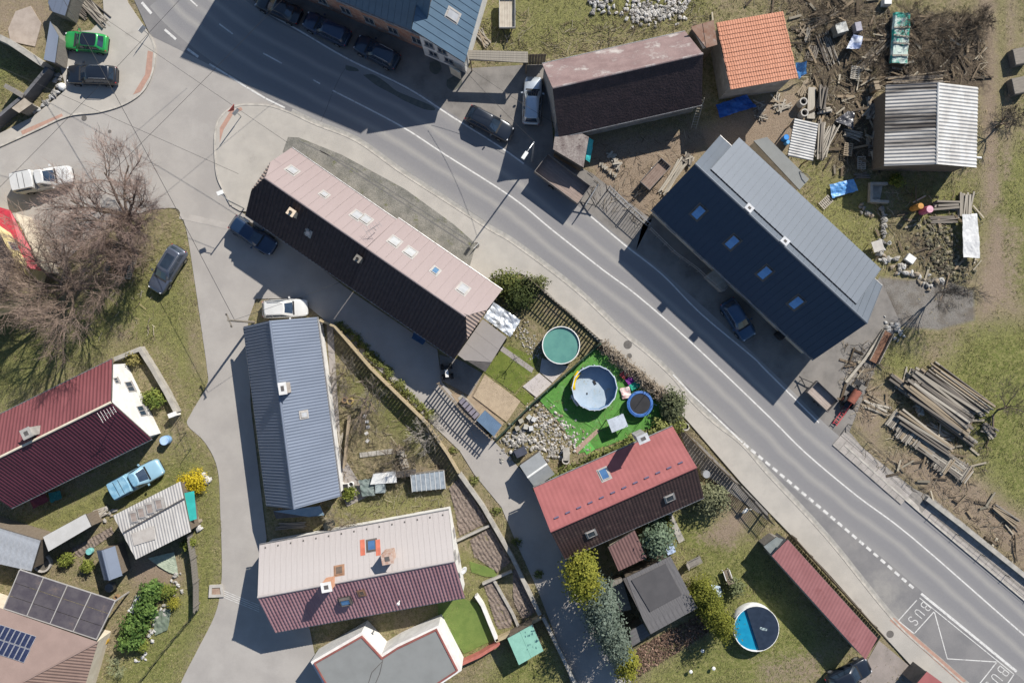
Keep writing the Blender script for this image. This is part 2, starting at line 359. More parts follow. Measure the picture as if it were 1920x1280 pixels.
def ground_material():
    m = bpy.data.materials.new('ground'); m.use_nodes = True; t = m.node_tree; N = t.nodes; L = t.links; b = N['Principled BSDF']
    b.inputs['Roughness'].default_value = 0.95; b.inputs['Specular IOR Level'].default_value = 0.1
    g = N.new('ShaderNodeNewGeometry'); at = N.new('ShaderNodeAttribute'); at.attribute_name = 'mask'; sp = N.new('ShaderNodeSeparateColor'); L.new(at.outputs['Color'], sp.inputs[0])
    def noise(s, d=6, r=.65):
        n = N.new('ShaderNodeTexNoise'); n.inputs['Scale'].default_value = s; n.inputs['Detail'].default_value = d; n.inputs['Roughness'].default_value = r
        L.new(g.outputs['Position'], n.inputs[0]); return n.outputs[0]
    def ramp(x, a, c, lo=0., hi=1.):
        r = N.new('ShaderNodeMapRange'); r.interpolation_type = 'SMOOTHSTEP'; r.inputs[1].default_value = a; r.inputs[2].default_value = c; r.inputs[3].default_value = lo; r.inputs[4].default_value = hi
        L.new(x, r.inputs[0]); return r.outputs[0]
    def mix(f, a, c):
        x = N.new('ShaderNodeMix'); x.data_type = 'RGBA'; L.new(f, x.inputs[0])
        for k, q in ((6, a), (7, c)):
            if isinstance(q, tuple): x.inputs[k].default_value = (*q, 1)
            else: L.new(q, x.inputs[k])
        return x.outputs[2]
    def addm(a, c, k):
        x = N.new('ShaderNodeMath'); x.operation = 'MULTIPLY_ADD'; L.new(c, x.inputs[0]); x.inputs[1].default_value = k; L.new(a, x.inputs[2]); return x.outputs[0]
    nA, nB, nC, nD = noise(.55), noise(2.6, 8, .7), noise(11, 6, .7), noise(34, 4, .7)
    base = mix(ramp(nB, .35, .68), (.26, .215, .13), (.13, .13, .055))
    base = mix(ramp(nA, .45, .7), base, (.235, .19, .13))
    base = mix(ramp(nC, .53, .65), base, (.062, .056, .03))
    lush = mix(ramp(nB, .36, .66), (.125, .142, .04), (.235, .222, .09))
    lush = mix(ramp(nC, .52, .64), lush, (.042, .048, .014))
    col = mix(ramp(addm(sp.outputs[0], nB, 1.1), .62, 1.2), base, lush)
    soil = mix(ramp(nC, .35, .66), (.275, .215, .16), (.185, .142, .104)); soil = mix(ramp(nB, .55, .75), soil, (.26, .215, .165))
    col = mix(ramp(addm(sp.outputs[1], nB, 1.0), .72, 1.15), col, soil)
    dark = mix(ramp(nC, .35, .62), (.040, .032, .024), (.115, .09, .066)); dark = mix(ramp(nD, .55, .7), dark, (.19, .155, .115))
    col = mix(ramp(addm(at.outputs['Alpha'], nB, 1.0), .72, 1.12), col, dark)
    grv = mix(ramp(nD, .4, .62), (.155, .143, .13), (.24, .225, .205)); grv = mix(ramp(nA, .4, .65), grv, (.135, .118, .10))
    col = mix(ramp(addm(sp.outputs[2], nC, .4), .55, .85), col, grv)
    sc2 = N.new('ShaderNodeVectorMath'); sc2.operation = 'SCALE'; L.new(col, sc2.inputs[0]); L.new(ramp(nD, .25, .75, .72, 1.28), sc2.inputs['Scale'])
    L.new(sc2.outputs[0], b.inputs['Base Color'])
    bp = N.new('ShaderNodeBump'); bp.inputs['Strength'].default_value = .7; bp.inputs['Distance'].default_value = .12; L.new(addm(nC, nD, .6), bp.inputs['Height']); L.new(bp.outputs[0], b.inputs['Normal'])
    return m
go = link('ground', ground_mesh(), ground_material()); go['kind'] = 'structure'

# ------------------------------------------------------------ paving
ASPH = mat('asphalt_main', (.185, .178, .176), (.150, .146, .148), scale=.35, rough=.9, bump=.12, bscale=60, c3=(.235, .225, .21), s3=.16, t3=(.5, .72), grain=.10, gscale=25, coord='World')
ASPH2 = mat('asphalt_old', (.31, .29, .268), (.27, .252, .235), scale=.3, rough=.92, bump=.12, bscale=50, c3=(.325, .305, .283), s3=.22, t3=(.5, .75), grain=.09, gscale=22, coord='World')
ASPH3 = mat('asphalt_forecourt', (.20, .185, .17), (.15, .14, .13), scale=.5, rough=.92, bump=.15, bscale=40, c3=(.12, .11, .10), s3=.5, t3=(.55, .7), grain=.12, gscale=22, coord='World')
CONC = mat('pavement_concrete', (.36, .335, .30), (.31, .29, .262), scale=.4, rough=.9, bump=.1, bscale=40, grain=.07, gscale=20, c3=(.27, .25, .225), s3=.6, t3=(.58, .75), coord='World')
KERBM = mat('kerb_stone', (.42, .39, .345), (.30, .28, .25), scale=2, rough=.9, coord='World')
PAINT = mat('road_paint', (.52, .51, .49), (.32, .31, .30), scale=3.5, rough=.8, lo=.45, hi=.72, coord='World')
REDP = mat('red_paving', (.36, .22, .17), (.30, .19, .15), scale=3, rough=.9, coord='World')
DARKP = mat('tar', (.10, .098, .097), (.13, .125, .12), scale=2, rough=.85, coord='World')
struct('side_road', MB().sheet(px2(SIDE), 0.004), ASPH2)
struct('road', MB().sheet(px2(MAIN), 0.012), ASPH)
def lanes():      # carriageway surface: wheel tracks polished dark, paler crown between them
    P = [Vector(p) for p in px2(smooth_line(CENTRE, 3))]; offs = np.linspace(-3.25, 3.25, 27); mb = MB(); col = []
    for i, p in enumerate(P):
        d = (P[min(i + 1, len(P) - 1)] - P[max(i - 1, 0)]).normalized(); n = Vector((-d.y, d.x))
        for o in offs: mb.v.append((p.x + n.x * o, p.y + n.y * o, .0145)); col.append((o / 10 + .5, min(1, i / 14, (3.25 - abs(o)) / .5), i / 100, 1))
    m = len(offs)
    for i in range(len(P) - 1):
        for j in range(m - 1): a = i * m + j; mb.f.append((a, a + m, a + m + 1, a + 1)[::-1])
    me = mb.mesh('lane'); at = me.attributes.new('lane', 'FLOAT_COLOR', 'POINT'); at.data.foreach_set('color', np.array(col, dtype=np.float32).ravel())
    mt_ = bpy.data.materials.new('asphalt_lane'); mt_.use_nodes = True; t = mt_.node_tree; N = t.nodes; L = t.links; b = N['Principled BSDF']; b.inputs['Roughness'].default_value = .85
    a = N.new('ShaderNodeAttribute'); a.attribute_name = 'lane'; sp = N.new('ShaderNodeSeparateColor'); L.new(a.outputs[0], sp.inputs[0])
    g = N.new('ShaderNodeNewGeometry'); nz = N.new('ShaderNodeTexNoise'); nz.inputs['Scale'].default_value = .35; nz.inputs['Detail'].default_value = 5; L.new(g.outputs['Position'], nz.inputs[0])
    ad = N.new('ShaderNodeMath'); ad.operation = 'MULTIPLY_ADD'; L.new(nz.outputs[0], ad.inputs[0]); ad.inputs[1].default_value = .05; L.new(sp.outputs[0], ad.inputs[2])
    rp = N.new('ShaderNodeValToRGB'); L.new(ad.outputs[0], rp.inputs[0]); e = rp.color_ramp.elements; A_, B_, C_ = (.245, .235, .222, 1), (.172, .168, .172, 1), (.215, .208, .202, 1)
    st = [(.20, C_), (.28, B_), (.335, B_), (.385, A_), (.43, B_), (.48, B_), (.525, C_), (.57, B_), (.62, B_), (.665, A_), (.71, B_), (.77, B_), (.84, C_)]
    e[0].position, e[0].color = st[0]; e[1].position, e[1].color = st[-1]
    for p_, c_ in st[1:-1]: q = e.new(p_); q.color = c_
    n2 = N.new('ShaderNodeTexNoise'); n2.inputs['Scale'].default_value = 22; L.new(g.outputs['Position'], n2.inputs[0]); m2 = N.new('ShaderNodeMapRange'); m2.inputs[1].default_value = .3; m2.inputs[2].default_value = .7; m2.inputs[3].default_value = .9; m2.inputs[4].default_value = 1.1; L.new(n2.outputs[0], m2.inputs[0])
    vv = N.new('ShaderNodeVectorMath'); vv.operation = 'SCALE'; L.new(rp.outputs[0], vv.inputs[0]); L.new(m2.outputs[0], vv.inputs['Scale']); L.new(vv.outputs[0], b.inputs['Base Color'])
    me.materials.append(mt_); o = link('road_lanes', me, None); o['kind'] = 'structure'
lanes()
struct('forecourt', MB().sheet(px2(FORE), 0.008), ASPH3)
struct('forecourt_east', MB().sheet(px2(FORE2), 0.008), ASPH3)
for nm, pl in (('parking_pavement', PARKBAY), ('pavement_south', PAV_S)):
    struct(nm, MB().prism(px2(pl), -0.08, 0.10), CONC)
struct('pavement_north', MB().prism(px2(PAV_N), -0.08, 0.08), mat('pavement_bed', (.23, .21, .19), (.16, .15, .135), scale=2, coord='World'))
def kerb(pts, name='kerb', h=.125):
    struct(name, MB().wall(px2(pts), .16, -.06, h), KERBM)
kerb(KERB_S); kerb(PARK_KERB); kerb(ISLE); kerb(EDGE_N[58:], h=.12)
# gutters of paler concrete and dark joint along the kerbs
for pts in (KERB_S, ISLE):
    P = px2(pts); off = []
    for i, p in enumerate(P):
        a, b = Vector(P[max(0, i - 1)]), Vector(P[min(len(P) - 1, i + 1)]); d = (b - a).normalized(); off.append(Vector(p) + Vector((-d.y, d.x)) * .26)
    if pts is KERB_S: struct('gutter', MB().ribbon(off, .34, .017), mat('gutter', (.31, .295, .27), (.24, .23, .21), scale=2, coord='World'))
# worn paler wheel tracks are in the asphalt; painted lines follow
mk_w = MB(); mk_w.ribbon(px2(CENTRE[16:]), .13, .0175); struct('centre_line', mk_w, PAINT)
mk_w = MB(); mk_w.ribbon([(x - .22, y + .22) for x, y in px2(CENTRE[36:])], .10, .0172); struct('old_centre_line', mk_w, mat('worn_paint', (.12, .118, .118), (.22, .21, .21), scale=2, coord='World'))
mk_w = MB()
for i in range(0, 15, 3): mk_w.ribbon(px2(CENTRE[i:i + 2]), .12, .0175)
struct('centre_dashes', mk_w, PAINT)
mk_w = MB(); mk_w.ribbon([(x - .13, y - .2) for x, y in px2(EDGE_N[4:26])], .14, .0175); struct('edge_line', mk_w, PAINT)
mk_w = MB(); mk_w.ribbon([(x - .15, y - .15) for x, y in px2(EDGE_N[32:56])], .13, .0175); struct('edge_line_east', mk_w, PAINT)
def dashes(pts, n, ln, wd, name, z=.018, m=None):
    mb = MB(); P = [Vector(p) for p in px2(pts)]; seg = [(P[i + 1] - P[i]).length for i in range(len(P) - 1)]; tot = sum(seg)
    for k in range(n):
        s0 = tot * (k + .5) / n - ln / 2
        def at(s):
            for i, l in enumerate(seg):
                if s <= l: return P[i].lerp(P[i + 1], s / l)
                s -= l
            return P[-1]
        mb.ribbon([at(max(0, s0)), at(s0 + ln)], wd, z)
    return struct(name, mb, m or PAINT)
dashes([(1392, 829), (1447, 875), (1551, 962), (1640, 1038), (1715, 1104)], 24, .55, .24, 'lay_by_dashes')
dashes([(266, 5), (284, 26)], 1, 1.4, .25, 'give_way_mark'); dashes([(308, 55), (331, 75)], 1, 1.4, .22, 'give_way_mark'); dashes([(350, 91), (373, 108)], 1, 1.3, .22, 'give_way_mark')
dashes([(392, 120), (437, 147), (480, 176), (535, 203)], 4, 2.0, .16, 'give_way_mark')
mk_w = MB(); mk_w.ribbon(px2([(1262, 702), (1296, 738), (1345, 784), (1392, 829)]), .14, .0176); struct('edge_line_south', mk_w, PAINT)
mk_w = MB(); mk_w.ribbon(px2([(1727, 1112), (1906, 1258)]), .24, .018); mk_w.ribbon(px2([(1724, 1120), (1901, 1263)]), .08, .0176)
mk_w.ribbon(px2([(1719, 1124), (1684, 1163)]), .09, .0176); mk_w.ribbon(px2([(1684, 1163), (1714, 1187)]), .09, .0176); mk_w.ribbon(px2([(1714, 1187), (1751, 1146)]), .09, .0176)
mk_w.ribbon(px2([(1752, 1147), (1776, 1234), (1869, 1240)]), .1, .0176); mk_w.ribbon(px2([(1869, 1240), (1834, 1284)]), .1, .0176)
mk_w.ribbon(px2([(1901, 1263), (1876, 1300)]), .1, .0176)
struct('bus_stop_lines', mk_w, PAINT)
LET = {'B': [[(0, 0), (0, 1), (.55, 1), (.7, .88), (.7, .62), (.55, .52), (0, .52)], [(.55, .52), (.75, .4), (.75, .12), (.55, 0), (0, 0)]],
       'U': [[(0, 1), (0, .2), (.18, 0), (.55, 0), (.73, .2), (.73, 1)]], 'S': [[(.72, .85), (.55, 1), (.18, 1), (0, .85), (0, .65), (.18, .52), (.55, .48), (.72, .36), (.72, .15), (.55, 0), (.18, 0), (0, .15)]]}
def lettering(word, org, ux, uy, hgt, wd, name, m, z=.018):
    mb = MB(); ox, oy = W2(*org); ux = Vector(ux).normalized(); uy = Vector(uy).normalized()
    for i, ch in enumerate(word):
        for st in LET[ch]:
            mb.ribbon([(ox + ux.x * (x * .72 + i * 1.15) * wd + uy.x * y * hgt, oy + ux.y * (x * .72 + i * 1.15) * wd + uy.y * y * hgt) for x, y in st], .08, z)
    return struct(name, mb, m)
lettering('BUS', (1731, 1127), (-1, -1.15), (1.2, -1), .95, .78, 'bus_lettering', PAINT)
lettering('BUS', (1875, 1247), (-1, -1.2), (1.2, -1), 1.1, .82, 'bus_lettering', PAINT)
# tactile and red strips let into the pavements
for pl in ([(39, 246), (116, 213), (119, 221), (42, 253)], [(277, 95), (287, 98), (284, 138), (264, 172), (249, 178), (272, 140)],
           [(412, 240), (432, 208), (452, 201), (455, 206), (436, 216), (419, 244), (412, 268)], [(1668, 1162), (1676, 1157), (1812, 1276), (1800, 1280)]):
    struct('red_paving', MB().sheet(px2(pl, .104), .1045), REDP)
for x, y, r in ((1177, 646, 8), (1180, 667, 5), (1669, 1188, 7), (157, 221, 5), (205, 246, 3), (893, 460, 6)):
    mb = MB(); c = W2(x, y, .1); mb.cyl((c[0], c[1], .02 if y < 240 or x == 205 else .09), r / 20, .02, 14); struct('manhole_cover', mb, mat('iron', (.12, .11, .10), rough=.7))
# patched strip of rough asphalt and gravel between row house and pavement
STRIP = [(540, 257), (560, 258), (640, 290), (760, 355), (850, 420), (893, 458), (878, 508), (790, 470), (690, 405), (600, 345), (530, 285)]
struct('rough_verge', MB().prism(px2(STRIP, .1), .05, .115), mat('rough_verge', (.125, .122, .108), (.19, .18, .16), scale=.9, stretch=(1, 1, 1), bump=.5, bscale=9, c3=(.10, .105, .05), s3=.7, t3=(.55, .68), grain=.25, gscale=14, coord='World'))
mb = MB(); mb.ribbon(px2([(600, 282), (700, 345), (880, 462)], .12), .12, .119); mb.ribbon(px2([(560, 264), (660, 312), (800, 400), (888, 458)], .12), .08, .119); struct('drain_channel', mb, DARKP)
# kerbside slabs north pavement, each a piece
def slabs():
    root = link('slab_pavement', MB().sheet(px2([(1603, 846), (1723, 956), (1724, 950), (1606, 842)], .08), .082).mesh('slab_pavement'), KERBM); root['kind'] = 'structure'
    m1 = mat('paving_slab', (.33, .30, .275), (.25, .23, .21), scale=1.2, bump=.1, coord='World', grain=.12, gscale=15)
    for a, b, n, wd in (((1583, 808), (1712, 920), 11, 34), ((1745, 940), (1960, 1114), 18, 30)):
        A, B = Vector(W2(*a, .08)), Vector(W2(*b, .08)); d = (B - A) / n; nn = Vector((-d.y, d.x)).normalized() * -1
        for i in range(n):
            for j in range(2):
                w0, w1 = (.04, .5) if j == 0 else (.53, wd / 20)
                q = [A + d * (i + .015) + nn * w0, A + d * (i + .985) + nn * w0, A + d * (i + .985) + nn * w1, A + d * (i + .015) + nn * w1]
                o = link('paving_slab', MB().prism([tuple(p) for p in q], .07, .098 + random.uniform(-.006, .012)).mesh('slab'), m1, root)
slabs()
# cracks sealed with tar and damp patches on the road
mb = MB()
for pl in ([(623, 175), (640, 140), (648, 128)], [(898, 428), (940, 372), (994, 304)][:0] or [(600, 232), (612, 205), (622, 178)],): mb.ribbon(px2(pl), .05, .0165)
struct('tar_joint', mb, DARKP)
for pl in ([(681, 141), (700, 140), (725, 156), (742, 170), (765, 180), (790, 190), (812, 200), (815, 207), (795, 205), (760, 190), (735, 176), (705, 160)], [(648, 122), (668, 128), (672, 134), (650, 132)],
           [(806, 118), (820, 114), (828, 128), (818, 140), (806, 132)], [(838, 150), (860, 140), (866, 158), (850, 170), (838, 162)]):
    struct('damp_patch', MB().sheet(px2(smooth_line(pl + [pl[0]], 4)[:-1]), .0155), mat('damp', (.075, .08, .07), (.10, .10, .085), scale=3, rough=.35, coord='World'))
# ------------------------------------------------------------ buildings
GLASS = mat('window_glass', (.055, .085, .13), (.035, .055, .085), scale=1, rough=.08, metal=.35, spec=.8, grain=0)
GLASS_B = mat('skylight_glass', (.12, .24, .42), (.09, .19, .36), scale=1, rough=.12, metal=.55, spec=.9, grain=0)
GLASS_W = mat('skylight_blind', (.36, .365, .375), (.30, .305, .315), scale=1.5, rough=.15, spec=.8, grain=0, coat=.6)
FRAME_W = mat('frame_pale', (.34, .325, .31), (.28, .265, .25), rough=.5)
FRAME_D = mat('frame_dark', (.07, .065, .062), (.1, .09, .085), rough=.5)
WOODF = mat('raw_timber', (.26, .19, .12), (.18, .13, .085), scale=3, stretch=(1, 8, 1), rough=.85, c3=(.2, .18, .15), s3=1)
GREYW = mat('weathered_timber', (.20, .185, .165), (.135, .122, .108), scale=3, stretch=(1, 6, 1), rough=.9, c3=(.27, .25, .22), s3=1.5)
def frame_of(o, x, y):
    x = x.normalized(); z = x.cross(y).normalized(); y = z.cross(x)
    return Matrix(((x.x, y.x, z.x, o.x), (x.y, y.y, z.y, o.y), (x.z, y.z, z.z, o.z), (0, 0, 0, 1)))
def mpart(name, me, m, root, M, sub=None):
    o = link(name, me, m, root); o.matrix_local = Matrix.Translation(-wpos(root)) @ M; return o
def vrange(poly, u):
    vs_ = []
    n = len(poly)
    for i in range(n):
        (u0, v0), (u1, v1) = poly[i], poly[(i + 1) % n]
        if abs(u1 - u0) < 1e-6:
            if abs(u - u0) < 1e-6: vs_ += [v0, v1]
        elif min(u0, u1) - 1e-6 <= u <= max(u0, u1) + 1e-6: vs_.append(v0 + (v1 - v0) * (u - u0) / (u1 - u0))
    return (min(vs_), max(vs_)) if vs_ else None
def cover(root, M, poly, kind, m, pitch=.2, amp=.03, step=None, name='roof', deck=None, edge=None):
    mb = MB(); mb.prism(poly, -.16, -.012); mpart('roof_deck', mb.mesh('deck'), deck or FRAME_D, root, M)
    u0 = min(p[0] for p in poly); u1 = max(p[0] for p in poly)
    if kind == 'seam':
        n = max(1, round((u1 - u0) / pitch)); cache = {}
        for i in range(n):
            a, b = u0 + (u1 - u0) * i / n, u0 + (u1 - u0) * (i + 1) / n
            ra = vrange(poly, a + (b - a) * .06); rb = vrange(poly, b - (b - a) * .06)
            if not ra or not rb: continue
            key = tuple(round(x, 3) for x in (*ra, *rb)); w_ = b - a
            if key not in cache:
                q = MB(); g = .004
                q.prism([(g, ra[0]), (w_ - g, rb[0]), (w_ - g, rb[1]), (g, ra[1])], -.008, .012)
                q.prism([(w_ - g - .035, rb[0]), (w_ - g, rb[0]), (w_ - g, rb[1]), (w_ - g - .035, rb[1])], .0125, .012 + amp)
                cache[key] = q.mesh('roof_panel')
            mpart('roof_panel', cache[key], m, root, M @ Matrix.Translation((a, 0, random.uniform(0, .006))))
    elif kind == 'corr':
        k = 6; n = max(2, round((u1 - u0) / pitch * k)); mb = MB()
        vlo = min(p[1] for p in poly); vhi = max(p[1] for p in poly)
        rows = max(1, round((vhi - vlo) / step)) if step else 1
        prof = [0, .1, .75, 1, .9, .25]
        for r in range(rows):
            va, vb = vlo + (vhi - vlo) * r / rows, vlo + (vhi - vlo) * (r + 1) / rows
            col = []
            for i in range(n + 1):
                u = u0 + (u1 - u0) * i / n; rg = vrange(poly, min(max(u, u0 + 1e-5), u1 - 1e-5))
                if not rg: col.append(None); continue
                a, b = max(va, rg[0]), min(vb, rg[1])
                if a >= b: col.append(None); continue
                h = amp * prof[i % k]; t = .022 if step else 0
                col.append(((u, a, h), (u, b, h + t), (u, b, -.012 if r == rows - 1 else h - .005)))
            idx = []
            for c in col:
                if c is None: idx.append(None)
                else: idx.append(len(mb.v)); mb.v += list(c)
            for i in range(n):
                p, q = idx[i], idx[i + 1]
                if p is None or q is None: continue
                mb.f += [(p, q, q + 1, p + 1), (p + 1, q + 1, q + 2, p + 2)]
        return mpart(name, mb.mesh(name), m, root, M)
    elif kind == 'course':          # each course of tiles is a piece
        vlo = min(p[1] for p in poly); vhi = max(p[1] for p in poly); n = round((vhi - vlo) / pitch); k = 6; tw = .22; cols = round((u1 - u0) / tw) * k
        q = MB(); prof = [0, .55, 1, 1, .55, 0]; hh = (vhi - vlo) / n + .03
        for i in range(cols + 1):
            u = u0 + (u1 - u0) * i / cols; h = amp * prof[i % k] * .6; q.v += [(u, 0, h), (u, hh, h + amp), (u, hh, h)]
        for i in range(cols): q.f += [(3 * i, 3 * i + 3, 3 * i + 4, 3 * i + 1), (3 * i + 1, 3 * i + 4, 3 * i + 5, 3 * i + 2)]
        me = q.mesh('tile_course')
        for r in range(n): mpart('tile_course', me, m, root, M @ Matrix.Translation((random.uniform(-.03, .03), vlo + (vhi - vlo) * r / n, random.uniform(0, .01))))
    elif kind == 'plain':
        mb = MB(); mb.prism(poly, -.01, .02); return mpart(name, mb.mesh(name), m, root, M)
def skylight(root, M, px, py, du, dv, fm=None, gm=None, h=.09, lift=0.0):
    p0 = M.translation; n = Vector((M[0][2], M[1][2], M[2][2])); p = M.inverted() @ hit(px, py, p0, n)
    f = MB(); b = .07; z = h / 2 + .01
    f.box((0, -dv / 2 + b / 2, z), (du, b, h)); f.box((0, dv / 2 - b / 2, z), (du, b, h)); f.box((-du / 2 + b / 2, 0, z), (b, dv - 2 * b, h)); f.box((du / 2 - b / 2, 0, z), (b, dv - 2 * b, h))
    fl = .13
    f.box((0, 0, .018), (du + 2 * fl, dv + 2 * fl, .012))
    o = mpart('skylight', f.mesh('skylight'), fm or FRAME_W, root, M @ Matrix.Translation((p.x, p.y, .01 + lift)))
    g = MB(); g.box((0, 0, h * .75), (du - 2 * b - .004, dv - 2 * b - .004, .02)); lpart('pane', g, gm or GLASS_B, o); return o
def chimney(root, px, py, z0, z1, sx, sy, rz, m, cap=None, pot=False, name='chimney'):
    c = W(px, py, z1); mb = MB(); mb.box((c.x, c.y, (z0 + z1) / 2), (sx, sy, z1 - z0), rz=rz); o = part(name, mb, m, root)
    mb = MB(); mb.box((c.x, c.y, z1 + .045), (sx + .14, sy + .14, .07), rz=rz); part('cap', mb, cap or m, o)
    mb = MB()
    if pot: mb.lathe((c.x, c.y, z1 + .08), [(.13, 0), (.11, .3), (.085, .3), (.08, .05)], 12)
    else: mb.box((c.x, c.y, z1 + .085), (sx * .5, sy * .5, .012), rz=rz)
    part('flue', mb, FRAME_D, o); return o
def wall_mesh(fp, ztop, z0=-.1):        # fp xy list, ztop list
    mb = MB(); n = len(fp)
    a = sum(fp[i][0] * fp[(i + 1) % n][1] - fp[(i + 1) % n][0] * fp[i][1] for i in range(n))
    if a < 0: fp = fp[::-1]; ztop = ztop[::-1]
    for i in range(n):
        j = (i + 1) % n; mb.add([(*fp[i], z0), (*fp[j], z0), (*fp[j], ztop[j]), (*fp[i], ztop[i])], [(0, 1, 2, 3)])
    return mb
def window(root, a, b, t, z, wd, ht, inside, fm=None, gm=None, name='window', sill=True):   # on wall a-b (xy), centre at fraction t
    a, b = Vector(a), Vector(b); d = (b - a); c = a + d * t; d.normalize(); n = Vector((-d.y, d.x))
    if (Vector(inside) - c).dot(n) > 0: n = -n
    rz = math.atan2(d.y, d.x); s = 1 if (Matrix.Rotation(rz, 2) @ Vector((0, 1))).dot(n) > 0 else -1
    f = MB(); e = .07
    for x, zz, sx, sz in ((0, ht / 2 - e / 2, wd, e), (0, -ht / 2 + e / 2, wd, e), (-wd / 2 + e / 2, 0, e, ht - 2 * e), (wd / 2 - e / 2, 0, e, ht - 2 * e), (0, 0, e * .8, ht - 2 * e)):
        f.box((x, s * .03, zz), (sx, .06, sz))
    if sill: f.box((0, s * .07, -ht / 2 - .03), (wd + .12, .14, .04))
    o = lpart(name, f, fm or FRAME_W, root); o.location = Vector((c.x, c.y, z)) - wpos(root); o.rotation_euler = (0, 0, rz)
    g = MB(); g.box((0, s * .022, 0), (wd - 2 * e, .03, ht - 2 * e)); lpart('pane', g, gm or GLASS, o); return o
def gable(name, label, ra, rb, zr, eL, eR, ze, spec, wallm, rake=.25, eave=.35, hipA=0., hipB=0., cat='house', ridgem=None, zeR=None, gutter=True, group=None):
    """ra, rb ridge ends on the photo; eL, eR one point on each eave; spec = (left, right) dicts for cover"""
    A, B = W(*ra, zr), W(*rb, zr); x = (B - A); L = x.length; x.normalize(); n = Vector((-x.y, x.x, 0)); zeR = zeR or ze
    dL = (W(*eL, ze) - A).dot(n); dR = -(W(*eR, zeR) - A).dot(n) if eR else dL
    mid = (A + B) / 2; root = thing(name, label, cat, (mid.x, mid.y, 0), group=group)
    out = {'root': root, 'A': A, 'B': B, 'n': n, 'x': x, 'L': L, 'dL': dL, 'dR': dR}
    for side, d, z_, sp in ((1, dL, ze, spec[0]), (-1, dR, zeR, spec[1])):
        y = n * (side * d) + Vector((0, 0, z_ - zr)); Ly = y.length
        flip = x.cross(y).z < 0
        M = frame_of(B if flip else A, -x if flip else x, y)
        hs, he = (hipB, hipA) if flip else (hipA, hipB); f = .42
        poly = [(hs, 0), (L - he, 0)] + ([(L, f * Ly)] if he else []) + [(L, Ly), (0, Ly)] + ([(0, f * Ly)] if hs else [])
        cover(root, M, poly, **{k: v for k, v in sp.items() if k != 'hipm'})
        out['ML' if side == 1 else 'MR'] = M; out['LyL' if side == 1 else 'LyR'] = Ly
    for hp, P, sg in ((hipA, A, 1), (hipB, B, -1)):       # small half hips
        if hp:
            f = .42; p0 = P + x * sg * hp; pl = P + n * dL * f + Vector((0, 0, (ze - zr) * f)); pr = P - n * dR * f + Vector((0, 0, (zeR - zr) * f))
            y = (pl + pr) / 2 - p0; xx = (pr - pl); y = y - xx.normalized() * y.dot(xx.normalized())
            if xx.cross(y).z < 0: xx = -xx
            M = frame_of(p0, xx, y); pts = [(0, 0)] + [tuple((M.inverted() @ q)[:2]) for q in (pl, pr)]
            s2 = dict(spec[0]); s2['m'] = spec[0].get('hipm', spec[1]['m']); s2.pop('hipm', None); s2['kind'] = 'corr'; s2['pitch'] = .3; s2['amp'] = .05; s2['name'] = 'hip_end'
            cover(root, M, pts, **{k: v for k, v in s2.items() if k != 'step'})
    # ridge cap
    mb = MB(); mb.tube([A + x * (hipA or 0) + Vector((0, 0, .0)), B - x * (hipB or 0)], .11, 8); part('ridge_cap', mb, ridgem or spec[0]['m'], root)
    # walls with gables
    aw, bw = A + x * rake, B - x * rake; l_, r_ = dL - eave, dR - eave
    tl = zr + (ze - zr) * l_ / dL - .2; tr = zr + (zeR - zr) * r_ / dR - .2; tz = zr - .2
    if hipA or hipB: tz = zr - (zr - ze) * .42 - .2
    fp = [aw + n * l_, aw, aw - n * r_, bw - n * r_, bw, bw + n * l_]
    if hipA or hipB:
        f = .42; fp = [aw + n * l_, aw + n * dL * f, aw - n * dR * f, aw - n * r_, bw - n * r_, bw - n * dR * f, bw + n * dL * f, bw + n * l_]
        zt = [tl, zr - (zr - ze) * f - .2, zr - (zr - zeR) * f - .2, tr, tr, zr - (zr - zeR) * f - .2, zr - (zr - ze) * f - .2, tl]
    else: zt = [tl, tz, tr, tr, tz, tl]
    fpx = [(p.x, p.y) for p in fp]
    part('wall', wall_mesh(fpx, zt), wallm, root)
    out['fp'] = fpx; out['c'] = (mid.x, mid.y); out['corner'] = [fpx[0], fpx[2] if not (hipA or hipB) else fpx[3], fpx[3] if not (hipA or hipB) else fpx[4], fpx[-1]]
    if gutter:
        for side, d, z_ in ((1, dL, ze), (-1, dR, zeR)):
            mb = MB(); o_ = n * side * (d + .06) + Vector((0, 0, z_ - zr - .09)); mb.tube([A + o_, B + o_], .065, 8); part('gutter', mb, mat('zinc', (.30, .30, .30), (.2, .19, .19), scale=3, rough=.45, metal=.6), root)
    return out
